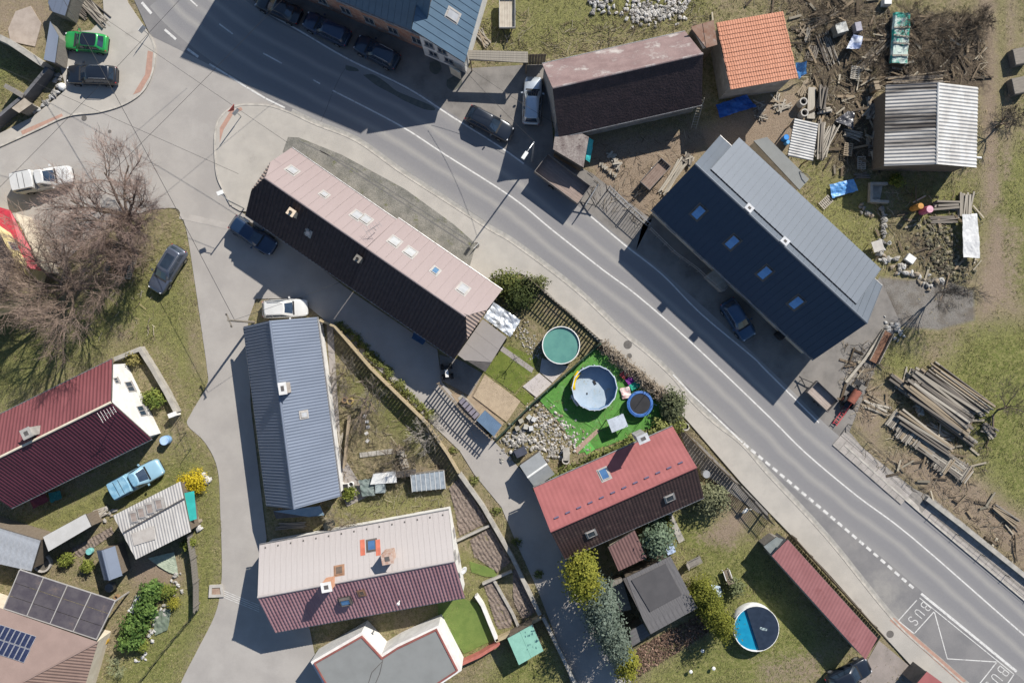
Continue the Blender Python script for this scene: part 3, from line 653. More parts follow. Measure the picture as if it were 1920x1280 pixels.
def mono(name, label, cat, pts, kind, m, fall=1, pitch=.25, amp=.03, step=None, wallm=None, inset=.2, open_=False, th=.16, group=None, deck=None):
    """flat or single-pitch roof from 4+ photo points with heights; fall = edge direction index the ribs run along"""
    P = [W(*p) for p in pts]; n = (P[1] - P[0]).cross(P[-1] - P[0])
    if n.z < 0: n = -n
    n.normalize()
    P = [p if i in (0, 1, len(P) - 1) else hit(pts[i][0], pts[i][1], P[0], n) for i, p in enumerate(P)]
    cx = sum(p.x for p in P) / len(P); cy = sum(p.y for p in P) / len(P)
    root = thing(name, label, cat, (cx, cy, 0), group=group)
    y = (P[2] - P[1]) if fall == 1 else (P[1] - P[0]); x = y.cross(n); M = frame_of(P[0], x, y); Mi = M.inverted()
    poly = [tuple((Mi @ p)[:2]) for p in P]
    cover(root, M, poly, kind, m, pitch=pitch, amp=amp, step=step, deck=deck)
    fp = []; zt = []
    c0 = sum(P, Vector()) / len(P)
    for p in P:
        d = Vector((c0.x - p.x, c0.y - p.y)); q = Vector((p.x, p.y)) + d.normalized() * inset * 1.4
        fp.append((q.x, q.y)); zt.append(P[0].z - (n.x * (q.x - P[0].x) + n.y * (q.y - P[0].y)) / n.z - .165)
    if open_:
        for q, z in zip(fp, zt):
            mb = MB(); mb.box((q[0], q[1], z / 2 - .02), (.1, .1, z + .04)); part('post', mb, WOODF, root)
    else: part('wall', wall_mesh(fp, zt), wallm or GREYW, root)
    return {'root': root, 'M': M, 'fp': fp, 'c': (cx, cy), 'P': P, 'zt': zt}
# --- materials of roofs and walls
PINK = mat('pale_pink_metal', (.25, .202, .197), (.228, .183, .178), scale=.7, stretch=(1, .25, 1), rough=.6, grain=.05, c3=(.275, .224, .215), s3=.5, bump=.02)
BLACKTILE = mat('dark_brown_tile', (.052, .038, .040), (.036, .027, .030), scale=2, rough=.7, grain=.18, gscale=12)
NAVY_SHADED = mat('navy_metal_shaded', (.026, .045, .078), (.022, .040, .070), scale=.5, rough=.5, metal=.2, grain=.05); NAVY_LIT = mat('navy_metal_sunlit', (.095, .112, .138), (.086, .102, .126), scale=.5, rough=.55, metal=.1, grain=.05)  # one roof metal: shade and sunlight of its slopes put into two colours
SLATE = mat('slate_blue_metal', (.15, .176, .228), (.132, .156, .203), scale=.6, stretch=(1, .3, 1), rough=.5, metal=.15, grain=.06)
BLUEM = mat('blue_grey_metal', (.075, .125, .18), (.062, .105, .152), scale=.6, rough=.5, metal=.15, grain=.05)
WHITEM = mat('faded_white_metal', (.345, .318, .31), (.305, .278, .268), scale=.9, stretch=(1, .2, 1), rough=.6, grain=.05, c3=(.27, .19, .155), s3=.8, t3=(.6, .78))
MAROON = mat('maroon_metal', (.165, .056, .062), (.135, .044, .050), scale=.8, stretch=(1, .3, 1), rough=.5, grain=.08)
MAROON2 = mat('faded_maroon_metal', (.31, .175, .19), (.255, .135, .15), scale=.9, stretch=(1, .25, 1), rough=.6, grain=.1, c3=(.36, .20, .185), s3=.7)
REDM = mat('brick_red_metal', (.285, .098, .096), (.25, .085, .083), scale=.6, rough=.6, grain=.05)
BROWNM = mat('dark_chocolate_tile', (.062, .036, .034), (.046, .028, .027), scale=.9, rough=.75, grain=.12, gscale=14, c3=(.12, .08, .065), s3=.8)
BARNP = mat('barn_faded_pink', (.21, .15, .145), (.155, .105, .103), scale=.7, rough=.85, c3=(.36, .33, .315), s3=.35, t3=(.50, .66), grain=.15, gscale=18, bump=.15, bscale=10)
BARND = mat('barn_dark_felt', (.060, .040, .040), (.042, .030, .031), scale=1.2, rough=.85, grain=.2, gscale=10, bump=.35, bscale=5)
ORANGE = mat('orange_tile', (.42, .20, .13), (.35, .155, .095), scale=2.5, rough=.8, grain=.15, gscale=9)
CORR = mat('corrugated_asbestos', (.46, .455, .44), (.34, .33, .315), scale=.9, stretch=(.4, 1, 1), rough=.8, c3=(.17, .155, .14), s3=.5, t3=(.55, .72), grain=.1)
GALV = mat('galvanised', (.50, .51, .52), (.38, .385, .39), scale=1.2, rough=.45, metal=.35, c3=(.28, .22, .18), s3=.8, t3=(.62, .8))
FLATG = mat('grey_roof_felt', (.19, .196, .192), (.168, .173, .169), scale=.5, rough=.9, grain=.07, c3=(.17, .17, .165), s3=.5, t3=(.58, .72))
CANOPY = mat('grey_beige_sheet', (.27, .245, .228), (.245, .222, .207), scale=.6, rough=.6, grain=.05)
WALL_W = mat('white_render', (.62, .61, .59), (.53, .52, .50), scale=1.3, rough=.9, bump=.05)
WALL_C = mat('cream_render', (.56, .50, .40), (.48, .42, .33), scale=1.3, rough=.9)
WALL_Y = mat('yellow_render', (.68, .58, .30), (.6, .5, .25), scale=1.3, rough=.9)
WALL_G = mat('grey_render', (.30, .285, .265), (.22, .21, .195), scale=1.2, rough=.92, c3=(.38, .36, .33), s3=.8)
BRICK = mat('old_brick', (.28, .13, .09), (.34, .24, .19), scale=3, rough=.92, c3=(.42, .38, .33), s3=.9, grain=.25, gscale=14)
PLANKW = mat('dark_plank', (.12, .095, .07), (.17, .14, .11), scale=4, stretch=(6, 6, .6), rough=.9)
CHIMB = mat('chimney_brick', (.33, .20, .15), (.42, .33, .28), scale=4, rough=.9)
RUST = mat('rusty_sheet', (.30, .20, .15), (.22, .11, .07), scale=1.1, rough=.8, c3=(.42, .38, .34), s3=.9, t3=(.5, .7))
# blue-roofed houses at the top of the street
def top_house():
    g = gable('terraced_house', 'tall terraced house with dark blue metal roof and old brick street front', (823, -91), (423, -260), 11, (769, 57), None, 5,
              (dict(kind='seam', m=BLUEM, pitch=.6), dict(kind='seam', m=BLUEM, pitch=.6)), BRICK, eave=.45)
    a, b = g['fp'][0], g['fp'][-1]
    if (Vector(a) - Vector(W2(769, 57, 5))).length > (Vector(b) - Vector(W2(769, 57, 5))).length: a, b = b, a
    L = (Vector(b) - Vector(a)).length
    for i in range(6):
        window(g['root'], a, b, (1.1 + i * 2.35) / L, 1.7, 1.0, 1.3, g['c']); window(g['root'], a, b, (1.1 + i * 2.35) / L, 3.9, .9, 1.0, g['c'])
    mb = MB(); c = Vector(a).lerp(Vector(b), 4.7 / L); return g
th_ = top_house()
m1 = mono('terraced_house', 'pale blue seamed roof house with white street front and single skylight', 'house', [(772, 55, 6.8), (871, 118, 4.0), (927, -80, 4.4), (800, -95, 7.4)], 'seam', BLUEM, fall=0, pitch=.62, amp=.035, wallm=WALL_W, inset=.35)
skylight(m1['root'], m1['M'], 849, 29, .8, 1.1, gm=GLASS_W)
for t, z in ((.25, 1.5), (.62, 1.5), (.2, 3.5), (.5, 3.3)): window(m1['root'], m1['fp'][0], m1['fp'][1], t, z, .9, 1.05, m1['c'])
mb = MB(); a = Vector(m1['fp'][0]).lerp(Vector(m1['fp'][1]), .84); mb.box((a.x - .3, a.y - .55, .95), (1.1, .12, 1.9), rz=-.55); part('porch_panel', mb, WALL_C, m1['root'])
# barn
SP = lambda kind, m, **k: dict(kind=kind, m=m, **k)
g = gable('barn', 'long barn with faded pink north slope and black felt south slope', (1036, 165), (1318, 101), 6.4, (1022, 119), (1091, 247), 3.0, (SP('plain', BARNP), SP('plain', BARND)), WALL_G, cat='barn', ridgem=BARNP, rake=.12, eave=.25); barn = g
m2 = mono('lean_to_shed', 'weathered moss-stained shed roof joined to the west end of the barn', 'shed', [(1044, 227, 3.2), (1104, 257, 2.8), (1094, 314, 2.5), (1037, 280, 2.9)], 'plain', mat('mossy_felt', (.26, .23, .21), (.17, .14, .13), scale=1.6, rough=.9, c3=(.11, .085, .08), s3=1.8, t3=(.52, .62), grain=.2, gscale=12, bump=.3, bscale=8), wallm=PLANKW, inset=.15)
m3 = mono('rusty_lean_to', 'small rusty sheet roof bridging the barn and the orange tiled outbuilding', 'shed', [(1296, 50, 4.4), (1338, 38, 4.4), (1345, 84, 3.8), (1318, 92, 3.8)], 'seam', RUST, fall=1, pitch=.9, wallm=PLANKW, inset=.1)
m4 = mono('outbuilding', 'orange tiled outbuilding with rough walls beside the barn', 'outbuilding', [(1343, 43, 3.7), (1469, 28, 3.7), (1496, 146, 4.4), (1369, 163, 4.4)], 'course', ORANGE, fall=1, pitch=.42, amp=.05, wallm=WALL_G, inset=.25)
# corrugated shed and shelters in the scrap yard
g6 = gable('corrugated_shed', 'wide corrugated white and blackened sheet roofed shed in scrap yard', (1759, 155), (1756, 308), 4.1, (1832, 240), (1659, 240), 3.1, (SP('corr', CORR, pitch=.32, amp=.07), SP('corr', mat('corrugated_stained', (.42, .41, .39), (.26, .24, .22), scale=.8, stretch=(1, .07, 1), rough=.85, c3=(.055, .048, .043), s3=.42, t3=(.44, .58), grain=.15), pitch=.32, amp=.07)), PLANKW, cat='shed', rake=.3, eave=.35, gutter=False)
m7 = mono('lean_to_shed', 'small rippled white sheet roof on posts among tyres and boards', 'shed', [(1490, 222, 2.5), (1534, 232, 2.5), (1524, 302, 2.3), (1477, 292, 2.3)], 'corr', CORR, fall=0, pitch=.24, amp=.06, open_=True)
# big blue-grey house
g8 = gable('detached_house', 'large house with navy metal roof, south slope coloured as shaded, seamed dormer slope as sunlit, and two chimneys', (1303, 307), (1626, 606), 7.2, (1350, 255), (1222, 393), 3.2, (SP('seam', NAVY_LIT, pitch=.62, amp=.04), SP('seam', NAVY_SHADED, pitch=.62, amp=.012)), WALL_C, rake=.3, eave=.45)
def dormer8():
    root = g8['root']; x, n = g8['x'], g8['n']
    pts = [W(1387, 259, 5.0), W(1660, 511, 5.0)]
    top = [W(1333, 317, 6.75), W(1606, 570, 6.75)]
    y = pts[0] - top[0]; xx = top[1] - top[0]; o = top[0]
    if xx.cross(y).z < 0: xx = -xx; o = top[1]
    M = frame_of(o, xx, y); L = xx.length; Ly = (y - xx.normalized() * y.dot(xx.normalized())).length
    cover(root, M, [(0, 0), (L, 0), (L, Ly), (0, Ly)], 'seam', NAVY_LIT, pitch=.62, amp=.05)
    fp = [M @ Vector((.25, .3, 0)), M @ Vector((L - .25, .3, 0)), M @ Vector((L - .25, Ly - .3, 0)), M @ Vector((.25, Ly - .3, 0))]
    part('dormer_wall', wall_mesh([(p.x, p.y) for p in fp], [p.z - .165 for p in fp], 3.0), WALL_C, root)
dormer8()
for px_, py_ in ((1310, 398), (1373, 454), (1434, 511), (1493, 567)): skylight(g8['root'], g8['MR'] if g8['MR'].translation.z else None, px_, py_, .82, 1.3, fm=FRAME_D)
for px_, py_ in ((1405, 390), (1472, 452)): chimney(g8['root'], px_, py_, 6.6, 7.75, .55, .42, ang(1303, 307, 1626, 606), mat('chimney_steel', (.62, .62, .62), rough=.4, metal=.3))
for i in range(5): window(g8['root'], g8['corner'][1], g8['corner'][2], .12 + .18 * i, 1.7, 1.1, 1.3, g8['c'])
m8 = mono('house_annex', 'flat grey annex roof along the back of the navy house', 'annex', [(1413, 264, 2.9), (1438, 257, 2.9), (1517, 336, 2.9), (1499, 356, 2.9)], 'plain', FLATG, wallm=WALL_G, inset=.1)
mb = MB(); c = W(1499, 322, 2.95); mb.tube([c, c + Vector((.5, -.3, .35)), c + Vector((.9, -.75, .35))], .035, 6); part('vent_pipe', mb, FRAME_D, m8['root'])
# row houses in the centre
g9 = gable('row_house', 'pink and black roofed row house with half hip facing the junction', (480, 322), (687, 464.5), 6.5, (520, 259), (648, 531), 3.0, (SP('seam', PINK, pitch=.9, amp=.012, hipm=mat('hip_tile', (.33, .255, .22), (.27, .21, .18), scale=2)), SP('corr', BLACKTILE, pitch=.36, amp=.10, step=.42)), WALL_C, hipA=.9, rake=.25, eave=.3, group=None)
g10 = gable('row_house', 'pink and black roofed row house end with canopy and plunge pool garden', (687.5, 465), (893, 607), 6.5, (762, 420), (648.5, 531.3), 3.0, (SP('seam', PINK, pitch=.9, amp=.012, hipm=MATS['hip_tile']), SP('corr', mat('dark_brown_tile_new', (.060, .044, .046), (.046, .034, .037), scale=2, rough=.65, grain=.15, gscale=12), pitch=.36, amp=.11, step=.42)), WALL_C, hipB=1.1, rake=.25, eave=.3)
for px_, py_, du, dv, gm in ((548, 320, .85, .8, GLASS_W), (608, 365, .6, .6, GLASS_W), (669, 404, .8, .95, GLASS_W), (686, 412, .8, .95, GLASS_W)): skylight(g9['root'], g9['ML'], px_, py_, du, dv, gm=gm)
skylight(g9['root'], g9['MR'], 579, 436, .45, .6, gm=GLASS_W, lift=.07)
for px_, py_, du, dv, gm in ((740, 453, .9, .95, GLASS_W), (769, 473, .9, .95, GLASS_W), (816, 508, .6, .75, GLASS_B), (868, 542, .85, 1.05, GLASS_W)): skylight(g10['root'], g10['ML'], px_, py_, du, dv, gm=gm)
az9 = ang(480, 322, 687, 464)
chimney(g9['root'], 546, 398, 5.0, 6.6, .55, .5, az9, mat('cream_chimney', (.60, .50, .38), (.5, .4, .3)), pot=True)
chimney(g9['root'], 671, 485, 5.2, 6.5, .45, .45, az9, GREYW, pot=True)
for i in range(6): window(g9['root'], g9['corner'][1], g9['corner'][2], .1 + .16 * i, 1.5, .9, 1.1, g9['c'])
for i in range(6): window(g9['root'], g9['corner'][0], g9['corner'][3], .1 + .16 * i, 1.5, .9, 1.1, g9['c'])
for i in range(5): window(g10['root'], g10['corner'][1], g10['corner'][2], .12 + .18 * i, 1.5, .9, 1.1, g10['c'])
def aerial(root, px, py, z, sc_=1.0, name='aerial'):
    c = W(px, py, z); mb = MB(); mb.tube([c, c + Vector((0, 0, 1.6 * sc_))], .025, 6)
    t = c + Vector((0, 0, 1.45 * sc_)); mb.tube([t - Vector((.6, .35, 0)) * sc_, t + Vector((.6, .35, 0)) * sc_], .02, 5)
    for k in range(6):
        q = t + Vector((.6, .35, 0)) * sc_ * (k / 2.5 - 1); d = Vector((-.25, .42, 0)) * sc_ * (1 - k * .08); mb.tube([q - d, q + d], .012, 4)
    return part(name, mb, mat('aerial_metal', (.35, .35, .35), rough=.4, metal=.7), root)
aerial(g9['root'], 705, 432, 5.2)
m10 = mono('garden_canopy', 'flat grey-beige sheet canopy with two seams at the row house end', 'canopy', [(905, 598, 2.8), (950, 632, 2.8), (910, 697, 2.5), (858, 665, 2.5)], 'seam', CANOPY, fall=0, pitch=1.35, amp=.012, open_=True)
# slate-blue roofed house
g11 = gable('long_house', 'long narrow house with ribbed slate blue roof beside the west road', (506, 601), (552, 954), 6.3, (638, 932), (457, 610), 3.0, (SP('corr', SLATE, pitch=.27, amp=.04), SP('corr', SLATE, pitch=.27, amp=.05)), WALL_W, rake=.15, eave=.25)
chimney(g11['root'], 530, 728, 5.6, 7.0, .9, .55, -1.43, mat('chimney_slab', (.42, .38, .34), (.3, .26, .23)), cap=WALL_W)
skylight(g11['root'], g11['ML'], 569, 777, .5, .65, gm=GLASS_W, lift=.05)
m11 = mono('rear_lean_to', 'glazed blue lean-to behind the slate roofed house', 'lean-to', [(512, 958, 2.4), (600, 948, 2.4), (608, 965, 2.2), (518, 972, 2.2)], 'seam', mat('polycarbonate_blue', (.16, .24, .30), (.22, .28, .33), rough=.2), fall=0, pitch=.7, open_=True)
# faded white and maroon house
g12 = gable('long_house', 'long house with faded white panel roof and ribbed maroon south slope', (483, 1119), (852, 1051), 5.6, (490, 1021), (524, 1183), 3.0, (SP('seam', WHITEM, pitch=.5, amp=.008), SP('corr', MAROON2, pitch=.30, amp=.05, step=.45)), WALL_W, rake=.15, eave=.25, ridgem=WHITEM)
skylight(g12['root'], g12['ML'], 697, 1022, .75, .95, fm=FRAME_D)
for dx in (-17, 12):
    M = g12['ML']; p = M.inverted() @ hit(697 + dx, 1026, M.translation, Vector((M[0][2], M[1][2], M[2][2]))); mb = MB(); mb.box((0, 0, .035), (.42, 1.45, .012)); mpart('flashing', mb.mesh('flashing'), mat('red_flashing', (.45, .13, .08), rough=.6), g12['root'], M @ Matrix.Translation((p.x, p.y, .0)))
skylight(g12['root'], g12['ML'], 636, 1069, .7, .75, fm=mat('rust_frame', (.28, .16, .10), rough=.8), gm=mat('rust_pane', (.12, .09, .07), rough=.4))
skylight(g12['root'], g12['MR'], 648, 1124, .9, .8, fm=FRAME_D, h=.3, lift=.06); skylight(g12['root'], g12['MR'], 678, 1110, .45, .6, fm=MATS['rust_frame'], gm=MATS['rust_pane'], h=.04, lift=.07)
az12 = ang(483, 1119, 852, 1051)
chimney(g12['root'], 726, 1047, 4.8, 6.6, .85, .8, az12, CHIMB); chimney(g12['root'], 612, 1100, 5.0, 7.0, .75, .7, az12, mat('orange_chimney', (.50, .27, .17), (.42, .22, .14)), cap=WALL_W)
mb = MB(); c = W(749, 1126, 4.5); mb.tube([c, c + Vector((0, 0, .7))], .06, 8); mb.lathe((c.x, c.y, c.z + .7), [(.14, 0), (.14, .12), (.02, .2)], 10); part('vent_pipe', mb, WALL_W, g12['root'])
for i in range(15):      # snow guard hooks along the white eave
    M = g12['ML']; Lr = g12['L']; mb = MB(); mb.box((0, 0, .05), (.1, .14, .07)); mpart('snow_hook', mb.mesh('hook'), FRAME_D, g12['root'], M @ Matrix.Translation(((i + .5) * Lr / 15, g12['LyL'] - .35, 0)))
a, b = g12['corner'][3], g12['corner'][2]
for t, z in ((.3, 1.5), (.62, 1.5), (.5, 3.8)): window(g12['root'], a, b, t, z, .8, 1.0, g12['c'])
mb = MB(); c = W(868, 1068, 3.2); mb.lathe((0, 0, 0), [(.02, 0), (.2, .03), (.38, .12), (.37, .13), (.19, .05), (.02, .02)], 18); d_ = lpart('satellite_dish', mb, WALL_W, g12['root'], True); d_.location = c - wpos(g12['root']); d_.rotation_euler = (R(50), 0, R(70))
# flat grey roofed house at the bottom
def flat13():
    px_ = [(590, 1243), (678, 1193), (716, 1234), (745, 1215), (818, 1180), (857, 1256), (790, 1300), (640, 1330)]
    P = px2(px_, 3.1); cx = sum(p[0] for p in P) / 8; cy = sum(p[1] for p in P) / 8
    root = thing('flat_roofed_house', 'white bungalow with flat grey felt roof and red fascia', 'house', (cx, cy, 0))
    part('roof', MB().prism(P, 2.95, 3.1), FLATG, root)
    mb = MB(); mb.wall(P, .13, 2.9, 3.16, closed=True); part('fascia', mb, mat('red_fascia', (.24, .085, .07), (.19, .065, .055), rough=.6), root)
    c = Vector((cx, cy)); Q = [tuple(Vector(p) + (c - Vector(p)).normalized() * -.12) for p in P]
    mb = MB(); mb.wall(Q, .42, -.1, 2.94, closed=True); part('wall', mb, WALL_W, root)
    mb = MB(); mb.wall(px2([(691, 1280), (697, 1260), (716, 1240)], 3.1), .05, 3.1, 3.125); part('roof_joint', mb, FRAME_D, root)
    mb = MB(); mb.wall(px2([(700, 1290), (712, 1262), (718, 1236)], 3.1), .05, 3.1, 3.125); part('roof_joint', mb, FRAME_D, root)
    mb = MB(); c_ = W(826, 1215, 2.6); mb.box((c_.x + .25, c_.y + .25, 2.5), (.9, .35, .65), rz=-1.1); part('air_unit', mb, WALL_W, root)
flat13()
# red roofed house with annex
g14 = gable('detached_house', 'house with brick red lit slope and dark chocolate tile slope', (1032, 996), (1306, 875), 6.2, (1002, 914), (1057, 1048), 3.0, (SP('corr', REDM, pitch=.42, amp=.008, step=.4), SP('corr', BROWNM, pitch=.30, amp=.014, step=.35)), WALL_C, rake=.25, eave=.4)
skylight(g14['root'], g14['ML'], 1133, 889, .75, 1.15, gm=GLASS_B); skylight(g14['root'], g14['MR'], 1255, 932, .75, .85, fm=FRAME_W, gm=GLASS, lift=.06); skylight(g14['root'], g14['MR'], 1108, 999, .75, .85, fm=FRAME_W, gm=GLASS, lift=.06)
chimney(g14['root'], 1206, 822, 3.8, 6.9, .85, .6, ang(1032, 996, 1306, 875), mat('chimney_grey', (.42, .41, .40), (.3, .29, .28)), cap=mat('chimney_steel', (.62, .62, .62)))
for i in range(12):
    M = g14['ML']; mb = MB(); mb.box((0, 0, .075), (.42, .16, .05)); mb.box((0, -.05, .11), (.42, .03, .06)); mpart('snow_guard', mb.mesh('guard'), mat('guard_blue', (.12, .10, .16), rough=.5), g14['root'], M @ Matrix.Translation(((g14['L'] - .9) * (i + .5) / 12 + .4, .95, 0)))
m14 = mono('house_annex', 'red-brown roofed annex behind the brick red house', 'annex', [(1140, 1026, 3.1), (1190, 994, 3.1), (1213, 1045, 2.7), (1160, 1070, 2.7)], 'corr', mat('annex_brown', (.15, .085, .078), (.125, .07, .066), scale=1, rough=.7), fall=1, pitch=.3, amp=.03, wallm=WALL_C, inset=.2)
m15 = mono('garden_pavilion', 'square flat dark grey roofed garden pavilion behind annex', 'pavilion', [(1168, 1085, 2.8), (1257, 1042, 2.8), (1308, 1139, 2.8), (1220, 1188, 2.8)], 'seam', mat('grey_boards', (.125, .12, .122), (.095, .092, .095), scale=2, stretch=(3, .5, 1), rough=.8), fall=1, pitch=.45, amp=.012, wallm=PLANKW, inset=.3)
mb = MB(); mb.prism(px2([(1184, 1087), (1248, 1056), (1278, 1114), (1219, 1146)], 2.85), 2.83, 2.9); part('roof_mat', mb, mat('dark_felt', (.075, .072, .075), (.062, .06, .063), scale=.7), m15['root'])
m16 = mono('shed', 'small slate grey boarded roof under the pavilion edge', 'shed', [(1181, 1183, 2.0), (1205, 1168, 2.0), (1219, 1190, 1.8), (1184, 1212, 1.8)], 'seam', MATS['grey_boards'], fall=0, pitch=.35, amp=.012, wallm=PLANKW, inset=.1)
m17 = mono('shed', 'low grey deck roof between the pavilion and the tall conifers', 'shed', [(1143, 1090, 1.6), (1166, 1083, 1.6), (1184, 1142, 1.5), (1163, 1146, 1.5)], 'seam', GREYW, fall=1, pitch=.4, amp=.012, wallm=PLANKW, inset=.1)
# long red garage
m18 = mono('garage_row', 'long low garage with single plain red roof beside the road', 'garage', [(1477, 1011, 3.1), (1645, 1196, 3.1), (1623, 1236, 2.6), (1447, 1041, 2.6)], 'corr', mat('garage_red', (.36, .155, .15), (.315, .132, .128), scale=.8, rough=.65, c3=(.27, .105, .10), s3=.5), fall=1, pitch=.3, amp=.018, wallm=WALL_G, inset=.12)
m19 = mono('shed', 'small grey glazed lean-to at the garage end', 'shed', [(1432, 1024, 2.0), (1456, 1006, 2.0), (1474, 1013, 2.0), (1447, 1041, 2.0)], 'plain', mat('dull_glazing', (.20, .22, .22), (.15, .17, .17), rough=.3), inset=.1)
# maroon house on the left
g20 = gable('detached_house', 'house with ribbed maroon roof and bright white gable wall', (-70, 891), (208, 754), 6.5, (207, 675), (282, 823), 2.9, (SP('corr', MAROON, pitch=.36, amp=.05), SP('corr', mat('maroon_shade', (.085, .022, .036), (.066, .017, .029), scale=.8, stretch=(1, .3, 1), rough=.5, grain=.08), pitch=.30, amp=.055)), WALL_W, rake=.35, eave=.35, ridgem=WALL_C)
a, b = g20['corner'][3], g20['corner'][2]
for t, z in ((.32, 1.5), (.66, 1.5), (.22, 3.3)): window(g20['root'], a, b, t, z, 1.0 if z < 2 else .55, 1.2 if z < 2 else .7, g20['c'])
chimney(g20['root'], 50, 812, 5.2, 7.2, .75, .75, ang(-70, 891, 208, 754), WALL_G); aerial(g20['root'], 218, 772, 6.0, 1.0)
# bottom-left house with solar array
def solar_house():
    root = thing('detached_house', 'brown roofed house with dark solar array and glazed pergola', 'house', (*W2(60, 1230), 0))
    e0, e1, hp = W(-120, 1098, 3.0), W(184, 1203, 3.0), W(20, 1290, 5.2)
    BR = mat('faded_brown_roof', (.205, .148, .130), (.182, .131, .115), scale=.6, rough=.7, grain=.08)
    n = (e1 - e0).cross(hp - e0); n = -n if n.z < 0 else n; n.normalize()
    up = hit(-120, 1250, e0, n); x = (e1 - e0); y = (e0 - hp); o = hp - x.normalized() * 8
    M = frame_of(o, x, y) if x.cross(y).z > 0 else frame_of(hp, -x, y); Mi = M.inverted()
    poly = [tuple((Mi @ p)[:2]) for p in (e0, e1, hp, up)]
    cover(root, M, poly, 'plain', BR)
    MA = M
    # second slope, ribbed
    f1 = W(146, 1330, 3.0); x2 = f1 - e1; y2 = e1 - hp; y2 = y2 - x2.normalized() * y2.dot(x2.normalized())
    if x2.cross(y2).z < 0: x2 = -x2
    M2 = frame_of(hp, x2, y2); far = hp + (f1 - e1).normalized() * 3.0
    poly = [tuple((M2.inverted() @ p)[:2]) for p in (hp, e1, f1, far)]
    cover(root, M2, poly, 'corr', mat('ribbed_brown', (.16, .108, .09), (.135, .09, .075), scale=.8, rough=.7), pitch=.28, amp=.05, name='hip_slope')
    fp = [W(-110, 1106, 2.8), W(178, 1205, 2.8), W(142, 1326, 2.8), W(-110, 1340, 2.8)]
    part('wall', wall_mesh([(p.x, p.y) for p in fp], [2.75] * 4), WALL_C, root)
    mb = MB(); mb.tube([e1 + Vector((0, 0, .03)), hp], .09, 6); part('hip_cap', mb, BR, root)
    # solar panels: grid of modules on the slope
    nz = Vector((MA[0][2], MA[1][2], MA[2][2])); PV = mat('solar_cell', (.012, .016, .04), (.02, .024, .055), scale=3, rough=.2, spec=.8, coat=.5); AL = mat('solar_frame', (.55, .56, .58), rough=.4, metal=.6)
    c00, c10, c01 = (MA.inverted() @ hit(*q, MA.translation, nz) for q in ((-28, 1160), (69, 1192), (-52, 1210)))
    ux = (c10 - c00) / 10; uy = (c01 - c00) / 2
    for i in range(10):
        for j in range(2):
            q = MB(); c = c00 + ux * (i + .5) + uy * (j + .5); rz = math.atan2(ux.y, ux.x); q.box((0, 0, .09), (ux.length - .03, uy.length - .04, .04)); o = mpart('solar_panel', q.mesh('solar_panel'), AL, root, MA @ Matrix.Translation((c.x, c.y, 0)) @ Matrix.Rotation(rz, 4, 'Z'))
            q = MB(); q.box((0, 0, .113), (ux.length - .09, uy.length - .1, .012)); lpart('cells', q, PV, o)
    return root
solar_house()
def pergola():
    c = W2(110, 1130); root = thing('pergola', 'translucent smoky glazed pergola roof on the brown roofed house', 'pergola', (*c, 0))
    pts = [W(37, 1068, 2.5), W(216, 1126, 2.5), W(181, 1198, 2.9), W(7, 1140, 2.9)]
    G = mat('smoked_sheet', (.06, .052, .06), (.085, .075, .08), scale=1.2, rough=.25, spec=.6, c3=(.13, .10, .09), s3=.6)
    for i in range(4):
        for j in range(3):
            f = lambda s, t: pts[0].lerp(pts[1], s).lerp(pts[3].lerp(pts[2], s), t)
            q = MB(); q.poly3([f(i / 4 + .006, j / 3 + .006), f((i + 1) / 4 - .006, j / 3 + .006), f((i + 1) / 4 - .006, (j + 1) / 3 - .006), f(i / 4 + .006, (j + 1) / 3 - .006)], .03); part('glazing_panel', q, G, root)
    for i in range(5):
        q = MB(); a, b = pts[0].lerp(pts[1], i / 4), pts[3].lerp(pts[2], i / 4); q.bar(a + Vector((0, 0, .02)), b + Vector((0, 0, .02)), .07, .09); part('rafter', q, FRAME_W, root)
    for a, b in ((pts[0], pts[1]), (pts[1], pts[2]), (pts[3], pts[2])):
        q = MB(); q.bar(a - Vector((0, 0, .05)), b - Vector((0, 0, .05)), .1, .1); part('beam', q, FRAME_W, root)
    for p in pts[:2]:
        q = MB(); q.box((p.x, p.y, 1.2), (.12, .12, 2.45)); part('post', q, FRAME_W, root)
pergola()
# sheds at bottom left
mono('shed', 'pale streaked metal roof shed behind pergola', 'shed', [(-60, 972, 2.7), (76, 1013, 2.7), (59, 1070, 2.3), (-75, 1040, 2.3)], 'seam', GALV, fall=1, pitch=.55, amp=.02, wallm=PLANKW, inset=.12)
mono('shed', 'narrow shed with smooth pale grey roof beside the lawn', 'shed', [(81, 1006, 2.4), (160, 963, 2.4), (171, 986, 2.2), (91, 1033, 2.2)], 'plain', mat('pale_sheet', (.47, .46, .44), (.42, .41, .39), scale=.8, rough=.7), wallm=PLANKW, inset=.1)
m23 = mono('shed', 'ramshackle shed with ribbed rusting white roof and four roof lights', 'shed', [(212, 966, 2.8), (338, 902, 2.8), (358, 996, 2.5), (255, 1048, 2.5)], 'corr', mat('patched_white_sheet', (.42, .405, .385), (.33, .315, .30), scale=1.2, stretch=(1, .3, 1), rough=.6, c3=(.26, .17, .12), s3=.7, t3=(.6, .78)), fall=1, pitch=.26, amp=.045, wallm=PLANKW, inset=.15)
for px_, py_ in ((252, 968), (266, 960), (282, 952), (299, 944)): skylight(m23['root'], m23['M'], px_, py_, .62, .9, lift=.05,  gm=mat('dusty_pane', (.30, .25, .22), (.22, .18, .16), rough=.3))
mb = MB(); M = m23['M']; nz = Vector((M[0][2], M[1][2], M[2][2]))
mb.poly3([hit(*q, M.translation, nz) + Vector((0, 0, .1)) for q in ((247, 1000), (289, 985), (292, 1010), (252, 1022))], .02); part('patch_sheet', mb, mat('patch_sheet', (.40, .37, .34), (.34, .31, .28)), m23['root'])
